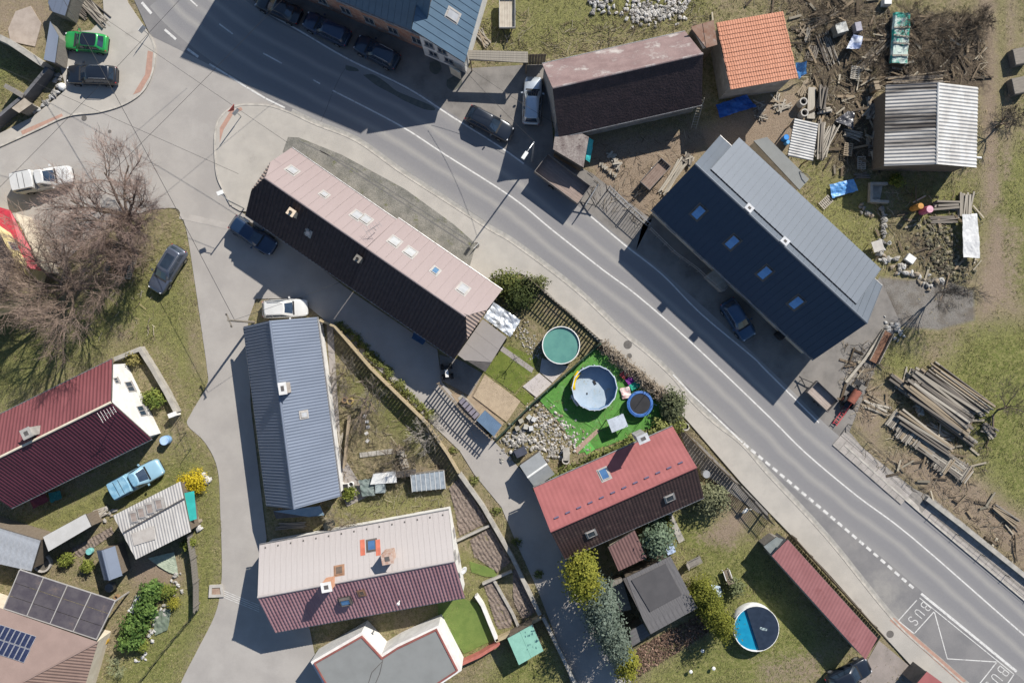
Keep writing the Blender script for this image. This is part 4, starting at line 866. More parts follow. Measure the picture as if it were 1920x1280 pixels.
mb = MB(); mb.bar(hit(233, 997, M.translation, nz) + Vector((0, 0, .12)), hit(347, 933, M.translation, nz) + Vector((0, 0, .12)), .12, .1); part('roof_batten', mb, FRAME_D, m23['root'])
solo('tarpaulin', MB().poly3([W(345, 924, 2.1), W(364, 920, 1.9), W(369, 972, 1.7), W(352, 978, 2.0)], .03), mat('teal_sheet', (.03, .33, .30), (.025, .27, .25), rough=.5), 'teal awning sheet hanging at the end of ramshackle shed', 'tarpaulin')
g24 = gable('garden_shed', 'tiny gable shed with dark slate roof in vegetable garden', (192, 1031), (206, 1087), 2.7, (230, 1080), (182, 1034), 1.9, (SP('plain', SLATE), SP('plain', SLATE)), PLANKW, cat='shed', rake=.1, eave=.15, gutter=False)
# yellow building with red awning
def yellow():
    root = thing('corner_building', 'yellow rendered building with dark ribbed roof and red lean-to', 'building', (*W2(0, 490), 0))
    P = [W(-90, 372, 5), W(-4, 432, 5), W(27, 492, 5), W(8, 548, 5), W(-90, 600, 5)]
    mb = MB(); fp = [(p.x, p.y) for p in P]; part('wall', wall_mesh(fp, [4.9] * 5), WALL_Y, root)
    M = frame_of(P[1] + Vector((0, 0, .18)), P[2] - P[1], Vector((P[1].y - P[2].y, P[2].x - P[1].x, -.001)) * -1); Mi = M.inverted()
    if M[2][2] < 0: M = frame_of(P[2] + Vector((0, 0, .18)), P[1] - P[2], Vector((P[1].y - P[2].y, P[2].x - P[1].x, -.001)) * -1); Mi = M.inverted()
    poly = [tuple((Mi @ p)[:2]) for p in P]
    cover(root, M, poly, 'corr', mat('ribbed_black', (.06, .05, .05), (.085, .07, .06), scale=1), pitch=.28, amp=.07)
    q = [W(-30, 380, 3.1), W(18, 394, 3.1), W(80, 508, 2.6), W(50, 502, 3.3), W(-6, 412, 3.4)]
    mb = MB(); mb.add([tuple(p) for p in q] + [(p.x, p.y, p.z - .12) for p in q], [(0, 1, 4), (1, 2, 3, 4), (0, 5, 6, 1), (1, 6, 7, 2), (2, 7, 8, 3), (9, 6, 5), (9, 8, 7, 6)])
    part('lean_to_roof', mb, mat('crimson_sheet', (.36, .028, .045), (.30, .022, .038), rough=.5), root)
    b_ = [(p.x, p.y) for p in q]; mb = MB(); mb.wall([W2(18, 398, 3.1), W2(78, 508, 2.6)], .12, -.1, 2.3); part('lean_to_wall', mb, WALL_C, root)
    a, b = fp[1], fp[2]
    window(root, a, b, .45, 4.0, .8, .9, (fp[0][0], fp[3][1]))
yellow()
# green doored shed, bus kiosk
m26 = mono('shed', 'small shed with two mint green roof panels by the lane', 'shed', [(952, 1196, 2.1), (998, 1170, 2.1), (1019, 1219, 1.9), (973, 1246, 1.9)], 'seam', mat('mint_panel', (.22, .42, .34), (.19, .37, .30), scale=1.5, rough=.5), fall=1, pitch=1.25, amp=.012, wallm=PLANKW, inset=.12)
mono('kiosk', 'small kiosk with red roof edge at the bus lay-by', 'kiosk', [(1738, 1258, 2.6), (1775, 1285, 2.6), (1755, 1315, 2.6), (1715, 1285, 2.6)], 'plain', REDM, wallm=FRAME_D, inset=.1)
# ------------------------------------------------------------ vehicles
TYRE = mat('tyre', (.022, .022, .023), rough=.85); RIM = mat('rim', (.42, .43, .44), rough=.35, metal=.7)
CARGLASS = mat('car_glass', (.035, .055, .085), (.025, .04, .065), rough=.06, metal=.3, spec=.9, grain=0)
LAMP_W = mat('headlight', (.75, .76, .78), rough=.15, spec=.8); LAMP_R = mat('tail_light', (.45, .02, .015), rough=.2, spec=.8); TRIM = mat('black_trim', (.025, .025, .027), rough=.6)
def paint(name, c, metal=.25): return mat('paint_' + name, c, tuple(x * .9 for x in c), scale=.8, rough=.28, metal=metal, spec=.6, grain=.03, coat=.7)
def loft(mb, rings):
    n = len(rings[0]); o = len(mb.v)
    for r in rings: mb.v += [tuple(p) for p in r]
    for i in range(len(rings) - 1):
        for k in range(n):
            j = (k + 1) % n; mb.f.append((o + i * n + k, o + i * n + j, o + (i + 1) * n + j, o + (i + 1) * n + k))
    mb.f.append(tuple(o + k for k in range(n - 1, -1, -1))); mb.f.append(tuple(o + (len(rings) - 1) * n + k for k in range(n)))
def car(label, px, py, hx, hy, L=4.4, Wd=1.8, Ht=1.5, body=None, kind='hatch', roof=None, rails=False, sunroof=False, group=None, name='parked_car', cat='car', z=0.0):
    """px,py centre on the photo (at about 0.7 m); (hx,hy) photo direction the nose points to"""
    c = W(px, py, .75 + z); t = thing(name, label, cat, (c.x, c.y, z + .012), math.atan2(-hy, hx), group)
    h = Wd / 2; belt = .92 if Ht < 1.6 else 1.02; hood = belt - .06
    P = {'hatch': (-.47, .20, -.36, .04), 'estate': (-.48, .19, -.41, .03), 'suv': (-.48, .20, -.42, .05), 'sedan': (-.36, .20, -.22, .04), 'pickup': (-.08, .23, -.05, .09), 'van': (-.48, .33, -.46, .2)}[kind]
    rear0, cowl, rear1, front1 = (x * L for x in P)
    st = [(-.5, .72, .42, belt - .12), (-.485, .86, .34, belt - .04), (-.44, .95, .27, belt), (-.30, 1, .22, belt), (0, 1, .22, belt), (.18, .995, .22, belt), (.24, .985, .22, hood + .04), (.36, .96, .24, hood - .04), (.44, .90, .27, hood - .12), (.48, .80, .33, hood - .22), (.5, .62, .4, hood - .33)]
    rings = []
    for x, k, zb, zt in st:
        w_ = h * k; zs = zb + (zt - zb) * .62
        right = [(w_ * .93, zb), (w_, zb + (zt - zb) * .3), (w_ * .985, zs), (w_ * .90, zt - .03), (w_ * .6, zt + .012)]
        rings.append([(x * L, -y, zz) for y, zz in right] + [(x * L, y, zz) for y, zz in reversed(right)])
    mb = MB(); loft(mb, rings)
    # cabin
    hb, ht = h * .90, h * .70
    def ring(xr, xf, hw, z_, r): return [(xr + r, -hw, z_), (xf - r * 1.5, -hw, z_), (xf, -hw * .72, z_), (xf + .04, 0, z_), (xf, hw * .72, z_), (xf - r * 1.5, hw, z_), (xr + r, hw, z_), (xr, hw * .75, z_), (xr - .03, 0, z_), (xr, -hw * .75, z_)]
    zt = Ht - .06
    R0, R1, R2 = ring(rear0, cowl, hb, belt - .03, .12), ring(rear1, front1, ht, zt, .1), ring(rear1 + .12, front1 - .14, ht * .86, Ht, .1)
    loft(mb, [R0, R1, R2]); bo = lpart('body', mb, body, t, True); bv = bo.modifiers.new('soft_edges', 'BEVEL'); bv.width = .045; bv.segments = 2; bv.limit_method = 'ANGLE'; bv.angle_limit = R(22)
    if roof:
        mb = MB(); q = [Vector(p) for p in ring(rear1 + .1, front1 - .1, ht * .9, Ht + .004, .1)]; mb.add(q, [tuple(range(10))]); lpart('roof_panel', mb, roof, t)
    v = [Vector(p) for p in R0]; u = [Vector(p) for p in R1]
    def pane(nm, a, b, c_, d, s0=.08, s1=.92, t0=.12, t1=.92):
        f = lambda s, tt: a.lerp(b, s).lerp(d.lerp(c_, s), tt)
        q = [f(s0, t0), f(s1, t0), f(s1, t1), f(s0, t1)]; n = (q[1] - q[0]).cross(q[3] - q[0]).normalized()
        if n.dot((q[0] + q[2]) / 2 - Vector(((rear0 + cowl) / 2, 0, 1))) < 0: n = -n; q = q[::-1]
        m_ = MB(); m_.add([p + n * .014 for p in q] + [p - n * .01 for p in q], [(0, 1, 2, 3), (0, 4, 5, 1), (1, 5, 6, 2), (2, 6, 7, 3), (3, 7, 4, 0)]); lpart(nm, m_, CARGLASS, t)
    def curved(nm, i0, t0, t1):      # three-point screens follow the bowed cabin end
        b3, t3 = v[i0:i0 + 3], u[i0:i0 + 3]; rows = [[b.lerp(t_, q) for b, t_ in zip(b3, t3)] for q in (t0, t1)]
        out = Vector((1 if i0 == 2 else -1, 0, .75)).normalized() * .016; e = .06
        for r_ in rows: r_[0] = r_[0].lerp(r_[1], e); r_[2] = r_[2].lerp(r_[1], e)
        pts = [p + out for r_ in rows for p in r_] + [p - out * 1.5 for r_ in rows for p in r_]; m_ = MB()
        m_.add(pts, [(0, 1, 4, 3), (1, 2, 5, 4), (0, 6, 7, 1), (1, 7, 8, 2), (3, 4, 10, 9), (4, 5, 11, 10), (0, 3, 9, 6), (2, 8, 11, 5)]); lpart(nm, m_, CARGLASS, t)
    curved('windscreen', 2, .08, .97); curved('rear_window', 7, .25, .95)
    for a, b in ((0, 1), (6, 5)):
        pane('side_window', v[a], v[b], u[b], u[a], .05, .34 if kind != 'pickup' else .06, .2, .9) if kind != 'pickup' else None
        pane('side_window', v[a], v[b], u[b], u[a], .37, .64, .2, .9); pane('side_window', v[a], v[b], u[b], u[a], .67, .97, .2, .9)
    for sx in (-.31, .30):
        for sy in (-1, 1):
            mb = MB(); mb.cyl((0, 0, 0), .32, .21, 18, axis='Y'); w_ = lpart('wheel', mb, TYRE, t); w_.location = (sx * L, sy * (h - .085), .32)
            mb = MB(); mb.cyl((0, sy * .10, 0), .19, .02, 14, axis='Y'); lpart('rim', mb, RIM, w_)
    for sy in (-1, 1):
        mb = MB(); mb.box((.458 * L, sy * h * .60, hood - .235), (.14, .24, .1), rz=-sy * .42); lpart('headlight', mb, LAMP_W, t)
        mb = MB(); mb.box((-.480 * L, sy * h * .70, belt - .16), (.08, .2, .16), rz=sy * .3); lpart('tail_light', mb, LAMP_R, t)
        mb = MB(); mb.box((cowl - .28, sy * (h + .09), belt + .03), (.13, .2, .14), rz=sy * .2); lpart('wing_mirror', mb, TRIM if kind == 'van' else body, t)
    mb = MB(); mb.box((.497 * L, 0, .42), (.06, Wd * .55, .16)); lpart('front_bumper', mb, TRIM, t)
    mb = MB(); mb.box((-.498 * L, 0, .43), (.06, Wd * .62, .16)); lpart('rear_bumper', mb, TRIM, t)
    mb = MB(); mb.box((cowl + .06, 0, belt - .005), (.16, Wd * .72, .03)); lpart('cowl_trim', mb, TRIM, t)
    if rails:
        for sy in (-1, 1): mb = MB(); mb.tube([(rear1 + .25, sy * ht * .9, Ht - .02), (rear1 + .4, sy * ht * .92, Ht + .05), (front1 - .5, sy * ht * .92, Ht + .05), (front1 - .3, sy * ht * .9, Ht - .02)], .022, 6); lpart('roof_rail', mb, RIM, t)
    if sunroof: mb = MB(); mb.box(((rear1 + front1) / 2 + .1, 0, Ht + .002), ((front1 - rear1) * .62, ht * 1.3, .016)); lpart('sunroof', mb, CARGLASS, t)
    if kind == 'pickup':      # load bed with hard top
        mb = MB(); x0, x1 = -.495 * L, -.10 * L; lo = ring(x0, x1, h * .96, belt - .04, .06); hi = ring(x0 + .06, x1, h * .86, Ht - .12, .06); tp = ring(x0 + .12, x1 - .06, h * .8, Ht - .06, .06); loft(mb, [lo, hi, tp]); bo = lpart('load_cover', mb, roof or body, t)
        for sy in (-1, 1): mb = MB(); mb.box((-.3 * L, sy * h * .925, Ht - .33), (.26 * L, .05, .26)); lpart('side_window', mb, CARGLASS, t)
        for k in (-.34, -.24): mb = MB(); mb.box((k * L, 0, Ht - .045), (.03, h * 1.5, .02)); lpart('cover_joint', mb, TRIM, t)
    return t
BLK = paint('black', (.012, .016, .024)); NAV = paint('navy', (.012, .03, .07))
car('bright green hatchback with black roof parked nose to the wall', 160, 78, -83, -9, L=4.05, Wd=1.78, Ht=1.5, body=paint('green', (.02, .30, .07)), kind='hatch', roof=BLK)
car('black estate car parked beside the green hatchback', 171, 140, -95, -3, L=4.75, Wd=1.85, Ht=1.5, body=BLK, kind='estate', rails=True)
car('white pickup with hard top over its bed on the junction road', 82, 336, 108, -22, L=5.3, Wd=1.9, Ht=1.8, body=paint('white', (.50, .50, .49), 0), kind='pickup', name='pickup_truck', cat='pickup', roof=MATS['paint_white'])
car('dark grey car with glass sunroof parked on the grass verge', 313, 505, -55, 92, L=4.7, Wd=1.85, Ht=1.6, body=paint('slate', (.075, .09, .125)), kind='suv', sunroof=True, rails=True)
car('dark blue estate in the shade along the row house wall', 474, 441, 86, 58, L=4.7, Wd=1.8, Ht=1.5, body=NAV, kind='estate')
car('white estate car parked at the slate roofed house end', 534, 578, 85, -4, L=4.2, Wd=1.75, Ht=1.5, body=MATS['paint_white'], kind='estate', roof=MATS['paint_white'], rails=True)
car('black car half hidden at the upper end of the shaded parking strip', 522, 14, -82, -38, L=4.4, body=BLK, kind='sedan')
car('navy pickup style car between two cars on the shaded strip', 612, 53, -82, -40, L=4.6, body=NAV, kind='estate')
car('black estate with roof rails closest to the white fronted house', 706, 97, -80, -42, L=4.4, body=paint('ink', (.015, .03, .055)), kind='estate', rails=True)
car('silver estate car parked against the barn gable', 998, 188, 5, -87, L=4.5, Wd=1.8, body=paint('silver', (.42, .46, .50), .5), kind='estate', rails=True)
car('black saloon parked on the road edge by the dark trailer', 918, 231, 84, 44, L=4.6, body=BLK, kind='hatch')
car('dark blue hatchback in the shade of the navy house', 1385, 599, 42, 66, L=4.1, Wd=1.75, body=paint('blue', (.012, .05, .11)), kind='hatch')
car('pale blue pickup with covered bed on the lawn', 257, 897, 96, -52, L=5.0, Wd=1.85, Ht=1.65, body=paint('sky', (.24, .40, .50), .1), kind='pickup', name='pickup_truck', cat='pickup', roof=mat('sky_cover', (.22, .38, .48), (.13, .27, .38), scale=2, rough=.5))
car('black car cut by the picture edge beside the red garage', 1592, 1266, 76, -38, L=4.4, body=BLK, kind='hatch')
# flatbed trailers
def trailer(label, cpx, along, L, Wd, zf, hs, bed, side, drawlen=1.4, z=0.0, group='open trailers', plank=True):
    c = W(*cpx, zf + hs); t = thing('flat_trailer', label, 'trailer', (c.x, c.y, .008), math.atan2(-along[1], along[0]), group)
    n = max(3, round(Wd / .24))
    for i in range(n):
        mb = MB(); mb.box((0, -Wd / 2 + Wd * (i + .5) / n, zf), (L - .06, Wd / n - .012, .05)); lpart('bed_board', mb, bed, t)
    for x, y, sx, sy in ((0, -Wd / 2, L, .05), (0, Wd / 2, L, .05), (-L / 2, 0, .05, Wd + .06), (L / 2, 0, .05, Wd + .06)):
        mb = MB(); mb.box((x, y, zf + hs / 2 + .02), (sx, sy, hs)); lpart('side_board', mb, side, t)
    mb = MB(); mb.bar((L / 2, -Wd * .3, zf - .12), (L / 2 + drawlen, 0, zf - .2), .07, .08); mb.bar((L / 2, Wd * .3, zf - .12), (L / 2 + drawlen, 0, zf - .2), .07, .08); mb.box((L / 2 + drawlen + .1, 0, zf - .2), (.25, .1, .1)); mb.tube([(L / 2 + drawlen * .8, .12, .03), (L / 2 + drawlen * .8, .12, zf + .1)], .03, 6); lpart('drawbar', mb, TRIM, t)
    mb = MB(); mb.box((0, 0, zf - .12), (L * .96, .1, .1)); mb.box((0, 0, zf - .2), (.1, Wd, .1)); lpart('chassis', mb, TRIM, t)
    for sy in (-1, 1):
        mb = MB(); mb.cyl((0, 0, 0), .3, .18, 16, axis='Y'); w_ = lpart('wheel', mb, TYRE, t); w_.location = (-.1 * L, sy * (Wd / 2 - .02), .3)
        mb = MB(); mb.cyl((0, sy * .09, 0), .17, .02, 12, axis='Y'); lpart('rim', mb, RIM, w_)
    return t
BED = mat('trailer_bed', (.26, .205, .18), (.21, .165, .145), scale=2, stretch=(.5, 3, 1), rough=.85); SIDEB = mat('trailer_side', (.12, .11, .105), (.17, .155, .145), scale=2, rough=.7)
trailer('long brown bedded trailer standing on the road edge below the lean-to', (1055, 335), (79, 59), 4.9, 2.0, .9, .75, BED, SIDEB)
trailer('small rusty trailer with hatch standing in the barn yard', (1229, 326), (-38, 42), 2.9, 1.15, .6, .35, mat('trailer_bed_rust', (.20, .15, .125), (.16, .115, .095), scale=2), SIDEB, 1.1)
trailer('short open box trailer beside scrap machinery at the drive', (1543, 743), (-40, -38), 2.65, 1.4, .6, .5, mat('trailer_bed_pale', (.33, .28, .25), (.28, .235, .21), scale=2), SIDEB, 1.1)
trailer('pale box trailer behind the blue roofed houses', (951, 22), (0, 50), 2.9, 1.45, .6, .35, mat('trailer_bed_cream', (.40, .36, .30), (.33, .29, .24), scale=2), mat('trailer_side_pale', (.36, .36, .35)), 1.0)
# quad bike in the shaded yard
def quad():
    c = W(838, 697, .5); t = thing('quad_bike', 'small quad bike with white seat in the shaded yard', 'quad bike', (c.x, c.y, 0), ang(838, 710, 835, 685))
    mb = MB(); loft(mb, [[(x, -y, z), (x, y, z), (x, y * .8, z + .2), (x, -y * .8, z + .2)] for x, y, z in ((-.55, .25, .5), (-.2, .22, .55), (.2, .2, .55), (.6, .28, .5))]); lpart('body', mb, TRIM, t)
    mb = MB(); mb.box((-.12, 0, .8), (.7, .3, .14)); lpart('seat', mb, WALL_W, t)
    mb = MB(); mb.tube([(.38, -.4, .95), (.32, 0, .98), (.38, .4, .95)], .025, 6); lpart('handlebar', mb, TRIM, t)
    for x in (-.45, .5):
        for sy in (-1, 1): mb = MB(); mb.cyl((0, 0, 0), .27, .22, 14, axis='Y'); w_ = lpart('wheel', mb, TYRE, t); w_.location = (x, sy * .42, .27); mb = MB(); mb.cyl((0, sy * .11, 0), .14, .02, 10, axis='Y'); lpart('rim', mb, RIM, w_)
quad()
# ------------------------------------------------------------ trees, shrubs, hedges
FOL = attr_mat('foliage', .75, trans=.2); WOODY = attr_mat('bark', .95)
def leaf_mesh(name, cen, nrm, size, col, asp=1.6):     # numpy: one quad per leaf
    n = len(cen); a = np.cross(nrm, rng.normal(size=(n, 3))); a /= np.linalg.norm(a, axis=1)[:, None] + 1e-9; b = np.cross(nrm, a); s = size[:, None] / 2
    v = np.stack([cen - a * s * asp, cen - b * s * .8, cen + a * s * asp, cen + b * s * .8], 1).reshape(-1, 3)
    me = bpy.data.meshes.new(name); me.vertices.add(4 * n); me.vertices.foreach_set('co', v.ravel())
    me.loops.add(4 * n); me.loops.foreach_set('vertex_index', np.arange(4 * n)); me.polygons.add(n)
    me.polygons.foreach_set('loop_start', np.arange(0, 4 * n, 4)); me.polygons.foreach_set('loop_total', np.full(n, 4)); me.update(calc_edges=True)
    at = me.attributes.new('col', 'FLOAT_COLOR', 'POINT'); c = np.concatenate([np.repeat(col, 4, 0), np.ones((4 * n, 1))], 1); at.data.foreach_set('color', c.astype(np.float32).ravel())
    return me
def crown(c, rad, n, size, c1, c2, clumps=40, spread=.24, cone=False, up=.6):
    """leaf centres gathered in clumps over an ellipsoid or cone"""
    u = rng.normal(size=(clumps, 3)); u /= np.linalg.norm(u, axis=1)[:, None]; r = rng.uniform(.45, .95, (clumps, 1))
    if cone:
        z = rng.uniform(-1, 1, clumps); k = (1 - z) / 2 * .9 + .1; a = rng.uniform(0, 6.283, clumps); cc = np.stack([np.cos(a) * k * .85, np.sin(a) * k * .85, z], 1)
    else: cc = u * r
    idx = rng.integers(0, clumps, n); p = cc[idx] + rng.normal(size=(n, 3)) * spread
    nr = p / (np.linalg.norm(p, axis=1)[:, None] + 1e-6) + rng.normal(size=(n, 3)) * .6 + np.array([0, 0, up]); nr /= np.linalg.norm(nr, axis=1)[:, None]
    tint = rng.random(clumps)[idx] * .6 + rng.random(n) * .4; col = np.array(c1)[None] * (1 - tint[:, None]) + np.array(c2)[None] * tint[:, None]
    cen = p * np.array(rad)[None] + np.array(c)[None]; cen[:, 2] = np.maximum(cen[:, 2], .03)
    return cen, nr, rng.uniform(.6, 1.35, n) * size, col
def shrub(name, label, px, py, rx, ry, h, c1, c2, n=900, size=.14, cat='shrub', cone=False, clumps=None, group=None, rz=0.0, top=True, z0=0.0):
    """px,py centre of the crown as seen; rx, ry in metres"""
    zc = h * (.55 if not cone else .5); c = W(px, py, zc); t = thing(name, label, cat, (c.x, c.y, z0), rz, group)
    cl = crown((0, 0, zc), (rx, ry, h * .5), n, size, c1, c2, clumps or max(12, int(n / 28)), cone=cone)
    link('foliage', leaf_mesh('foliage', *cl), FOL, t)
    mb = MB(); mb.cc = (.10, .075, .055)
    for i in range(5):
        a = i * 1.26 + px; mb.tube([(0, 0, -.05), (math.cos(a) * rx * .25, math.sin(a) * ry * .25, h * .4), (math.cos(a) * rx * .5, math.sin(a) * ry * .5, h * .75)], .04 * max(.5, h / 2), 5, .012)
    lpart('stem', mb, WOODY, t); return t
def bare_tree(name, label, bpx, tpx, ht, spread, limbs=8, seed=1, col=(.15, .115, .09), twig=(.175, .13, .105), sub=(6, 7, 8), rad=.22, cat='tree', group=None, flat=.55):
    """bpx base on the ground, tpx where the crown's middle shows"""
    r = random.Random(seed); b = W(*bpx); top = W(*tpx, ht * .6); t = thing(name, label, cat, (b.x, b.y, 0), 0, group)
    lean = Vector((top.x - b.x, top.y - b.y, 0)); mw, mt = MB(), MB()
    th = ht * .22; mw.cc = col; mw.tube([(0, 0, -.1), (lean.x * .1, lean.y * .1, th * .6), (lean.x * .2, lean.y * .2, th)], rad, 8, rad * .75)
    base = Vector((lean.x * .2, lean.y * .2, th))
    def grow(p, d, ln, ra, lev):
        n = 5 if lev < 2 else 3; pts = [p.copy()]; q = p.copy(); dd = d.copy()
        for i in range(n):
            dd = (dd + Vector((r.gauss(0, .16), r.gauss(0, .16), r.gauss(.05, .10)))).normalized(); q = q + dd * ln / n; pts.append(q.copy())
        k = r.uniform(.75, 1.25); m_ = mw if lev < 2 else mt; base_c = col if lev < 2 else twig; m_.cc = tuple(x * k for x in base_c)
        m_.tube(pts, ra, 5 if lev < 2 else 3, ra * .45)
        if lev < 3:
            for i in range(sub[lev]):
                f = r.uniform(.25, 1.0); j = min(n - 1, int(f * n)); pp = pts[j].lerp(pts[j + 1], f * n - j)
                side = Vector((r.gauss(0, 1), r.gauss(0, 1), r.gauss(.15, .45))); side = (side - dd * side.dot(dd)).normalized(); nd = (dd * r.uniform(.7, 1.2) + side * r.uniform(.4, .85)).normalized()
                grow(pp, nd, ln * r.uniform(.42, .68), max(.010, ra * (1 - .5 * f) * .5), lev + 1)
    for i in range(limbs):
        a = 6.283 * (i + r.uniform(-.3, .3)) / limbs; out = Vector((math.cos(a), math.sin(a), 0)) * spread * r.uniform(.55, .9) + Vector((lean.x * .8, lean.y * .8, 0)) + Vector((0, 0, (ht - th) * r.uniform(.35, .75) * (flat / .55)))
        grow(base, out.normalized(), out.length * .75, rad * .55, 0)
    lpart('trunk', mw, WOODY, t); lpart('crown', mt, WOODY, t); return t
bare_tree('bare_tree', 'large leafless tree with fine brown twigs overhanging the junction road', (262, 418), (206, 372), 9.5, 5.6, 10, 3, sub=(7, 9, 10), rad=.26, twig=(.26, .19, .16))
bare_tree('bare_tree', 'large leafless tree with dense brown twigs beside the yellow building', (150, 540), (88, 535), 9.5, 6.2, 11, 8, sub=(7, 9, 10), rad=.28, twig=(.235, .175, .14))
bare_tree('bare_tree', 'smaller leafless tree between the two big bare trees', (262, 470), (218, 462), 7, 4.2, 9, 21, sub=(6, 8, 9), rad=.16, twig=(.25, .18, .145))
bare_tree('fruit_tree', 'bare pruned fruit tree in front of the slate roofed house', (690, 745), (672, 760), 4.0, 2.9, 6, 5, sub=(5, 5, 4), rad=.1, twig=(.15, .12, .10), group=None)
bare_tree('fruit_tree', 'bare spreading fruit tree near the stepping stones in the garden', (692, 770), (700, 735), 3.2, 2.0, 5, 15, sub=(4, 4, 4), rad=.08, col=(.24, .21, .17), twig=(.2, .18, .14))
bare_tree('fruit_tree', 'pale bare bush against the wooden fence corner of the garden', (805, 812), (800, 815), 2.6, 2.4, 9, 25, sub=(5, 5, 5), rad=.05, col=(.27, .25, .22), twig=(.27, .245, .215))
bare_tree('fruit_tree', 'dark bare bush by the greenhouse and rubbish heap', (760, 858), (748, 858), 2.6, 2.4, 8, 35, sub=(5, 5, 5), rad=.06, col=(.11, .09, .07), twig=(.13, .105, .08))
bare_tree('fruit_tree', 'thin bare bush at the slate house back wall', (640, 700), (648, 705), 2.4, 2.2, 8, 45, sub=(5, 5, 4), rad=.05, twig=(.17, .15, .12))
bare_tree('fruit_tree', 'thicket of bare stems beside the white panelled roof', (640, 985), (650, 985), 2.2, 2.8, 10, 46, sub=(5, 5, 5), rad=.05, twig=(.22, .19, .14))
bare_tree('bare_tree', 'slim bare tree in the meadow right of the timber stacks', (1872, 768), (1908, 740), 5, 2.2, 5, 55, sub=(4, 5, 6), rad=.1, twig=(.10, .085, .065))
bare_tree('bare_tree', 'dark bare tree at the gravel drive end beside the stone row', (1760, 548), (1770, 545), 5.5, 1.7, 8, 65, sub=(4, 6, 5), rad=.08, twig=(.07, .065, .06), flat=.8)
bare_tree('bare_tree', 'wiry bare tree at the dirt track edge beyond the corrugated shed', (1868, 240), (1893, 215), 5, 2.4, 5, 75, sub=(4, 5, 5), rad=.1, twig=(.07, .06, .05))
for i, (x, y, hh, sp, sd_, lb) in enumerate(((1755, 95, 3, 3.2, 81, 'sprawling dark thicket behind the corrugated shed'), (1800, 60, 2.6, 2.8, 82, 'sprawling dark thicket close to the dirt track'), (1720, 30, 2.6, 2.6, 83, 'sprawling bare thicket above the teal sheeted stack'),
        (1560, 20, 2.2, 2.4, 84, 'bare thicket above the appliance dump'), (1640, 105, 2.0, 1.8, 85, 'bare thicket left of the teal sheeted stack'), (1845, 40, 2.4, 1.8, 86, 'bare bush on the dirt track shoulder'))):
    bare_tree('bramble_thicket', lb, (x, y), (x, y), hh, sp, 9, sd_, sub=(5, 6, 6), rad=.06, twig=(.12, .095, .07), col=(.10, .08, .06), cat='thicket', flat=.35)
# conifers and garden evergreens
GOLD1, GOLD2 = (.085, .105, .012), (.25, .235, .035); BLU1, BLU2 = (.050, .072, .052), (.17, .205, .165); GRN1, GRN2 = (.022, .045, .010), (.105, .145, .035); OLV1, OLV2 = (.045, .055, .012), (.16, .165, .045)
shrub('conifer', 'tall rounded golden conifer at the corner of the red house', 1090, 1077, 1.5, 1.85, 6.6, GOLD1, GOLD2, 6500, .17, 'conifer', clumps=120)
shrub('conifer', 'long grey-blue conifer behind the golden one', 1128, 1142, 1.4, 2.4, 6.2, BLU1, BLU2, 7500, .16, 'conifer', clumps=140)
shrub('conifer', 'grey-blue conifer above the small golden one', 1152, 1200, 1.2, 1.6, 5.4, BLU1, BLU2, 4500, .16, 'conifer', clumps=90)
shrub('conifer', 'small golden conifer at the far end of the conifer row', 1174, 1246, 1.0, 1.4, 4.2, GOLD1, GOLD2, 3600, .14, 'conifer', clumps=70)
for x, y, rx_, ry_, lb in ((1318, 1110, 1.2, 1.2, 'olive clipped conifer beside the pavilion corner'), (1333, 1142, 1.2, 1.3, 'olive clipped conifer in the middle of its row of three'), (1357, 1172, 1.1, 1.3, 'olive clipped conifer touching the turquoise pool')):
    shrub('conifer', lb, x, y, rx_, ry_, 3.8, (.055, .07, .010), (.20, .20, .03), 3600, .13, 'conifer', clumps=60)
shrub('conifer', 'grey-green spruce at the annex wall', 1232, 1012, 1.5, 1.5, 3.4, (.035, .06, .035), (.16, .21, .14), 3200, .2, 'conifer', clumps=50)
shrub('shrub', 'big olive-grey shrub at the red house east corner', 1334, 935, 1.5, 1.5, 2.2, (.06, .07, .035), (.22, .225, .13), 2600, .17, clumps=60)
shrub('shrub', 'small olive shrub beside the annex wall spruce', 1246, 980, .7, .7, 1.4, OLV1, OLV2, 700, .16)
shrub('shrub', 'pale olive shrub between garden chair and pool', 1378, 1100, .8, .8, 1.3, (.07, .085, .035), (.22, .24, .12), 1100, .14)
shrub('shrub', 'evergreen shrub at the road end of the row house', 948, 530, 1.5, 1.1, 2.0, GRN1, OLV2, 2200, .15); shrub('shrub', 'dark evergreen shrub between canopy and pavement', 972, 558, 1.4, 1.2, 2.2, (.018, .03, .010), (.06, .075, .02), 1800, .15)
shrub('shrub', 'bushy evergreen at the corner of the picket fence', 1002, 532, 1.3, .8, 1.6, (.04, .05, .015), (.16, .17, .07), 1400, .14)
shrub('shrub', 'broad evergreen shrub at the turf garden corner', 1262, 764, 1.1, 1.5, 2.0, (.04, .05, .022), (.17, .185, .10), 2600, .16, clumps=60)
shrub('shrub', 'round yellow flowering shrub at the west road edge', 361, 901, 1.15, 1.05, 1.7, (.32, .25, .010), (.62, .48, .03), 2600, .11, clumps=60)
shrub('shrub', 'clipped golden ball shrub on the lawn', 325, 1131, .58, .58, 1.0, (.14, .14, .015), (.34, .31, .05), 1200, .08); shrub('shrub', 'spiky green shrub inside the white gable garden', 288, 747, .95, .8, 1.1, (.06, .10, .02), (.24, .27, .06), 1100, .16)
shrub('shrub', 'tufted yellow grass clump by the white gable corner', 250, 673, .8, .6, .9, (.16, .14, .04), (.36, .31, .12), 700, .14)
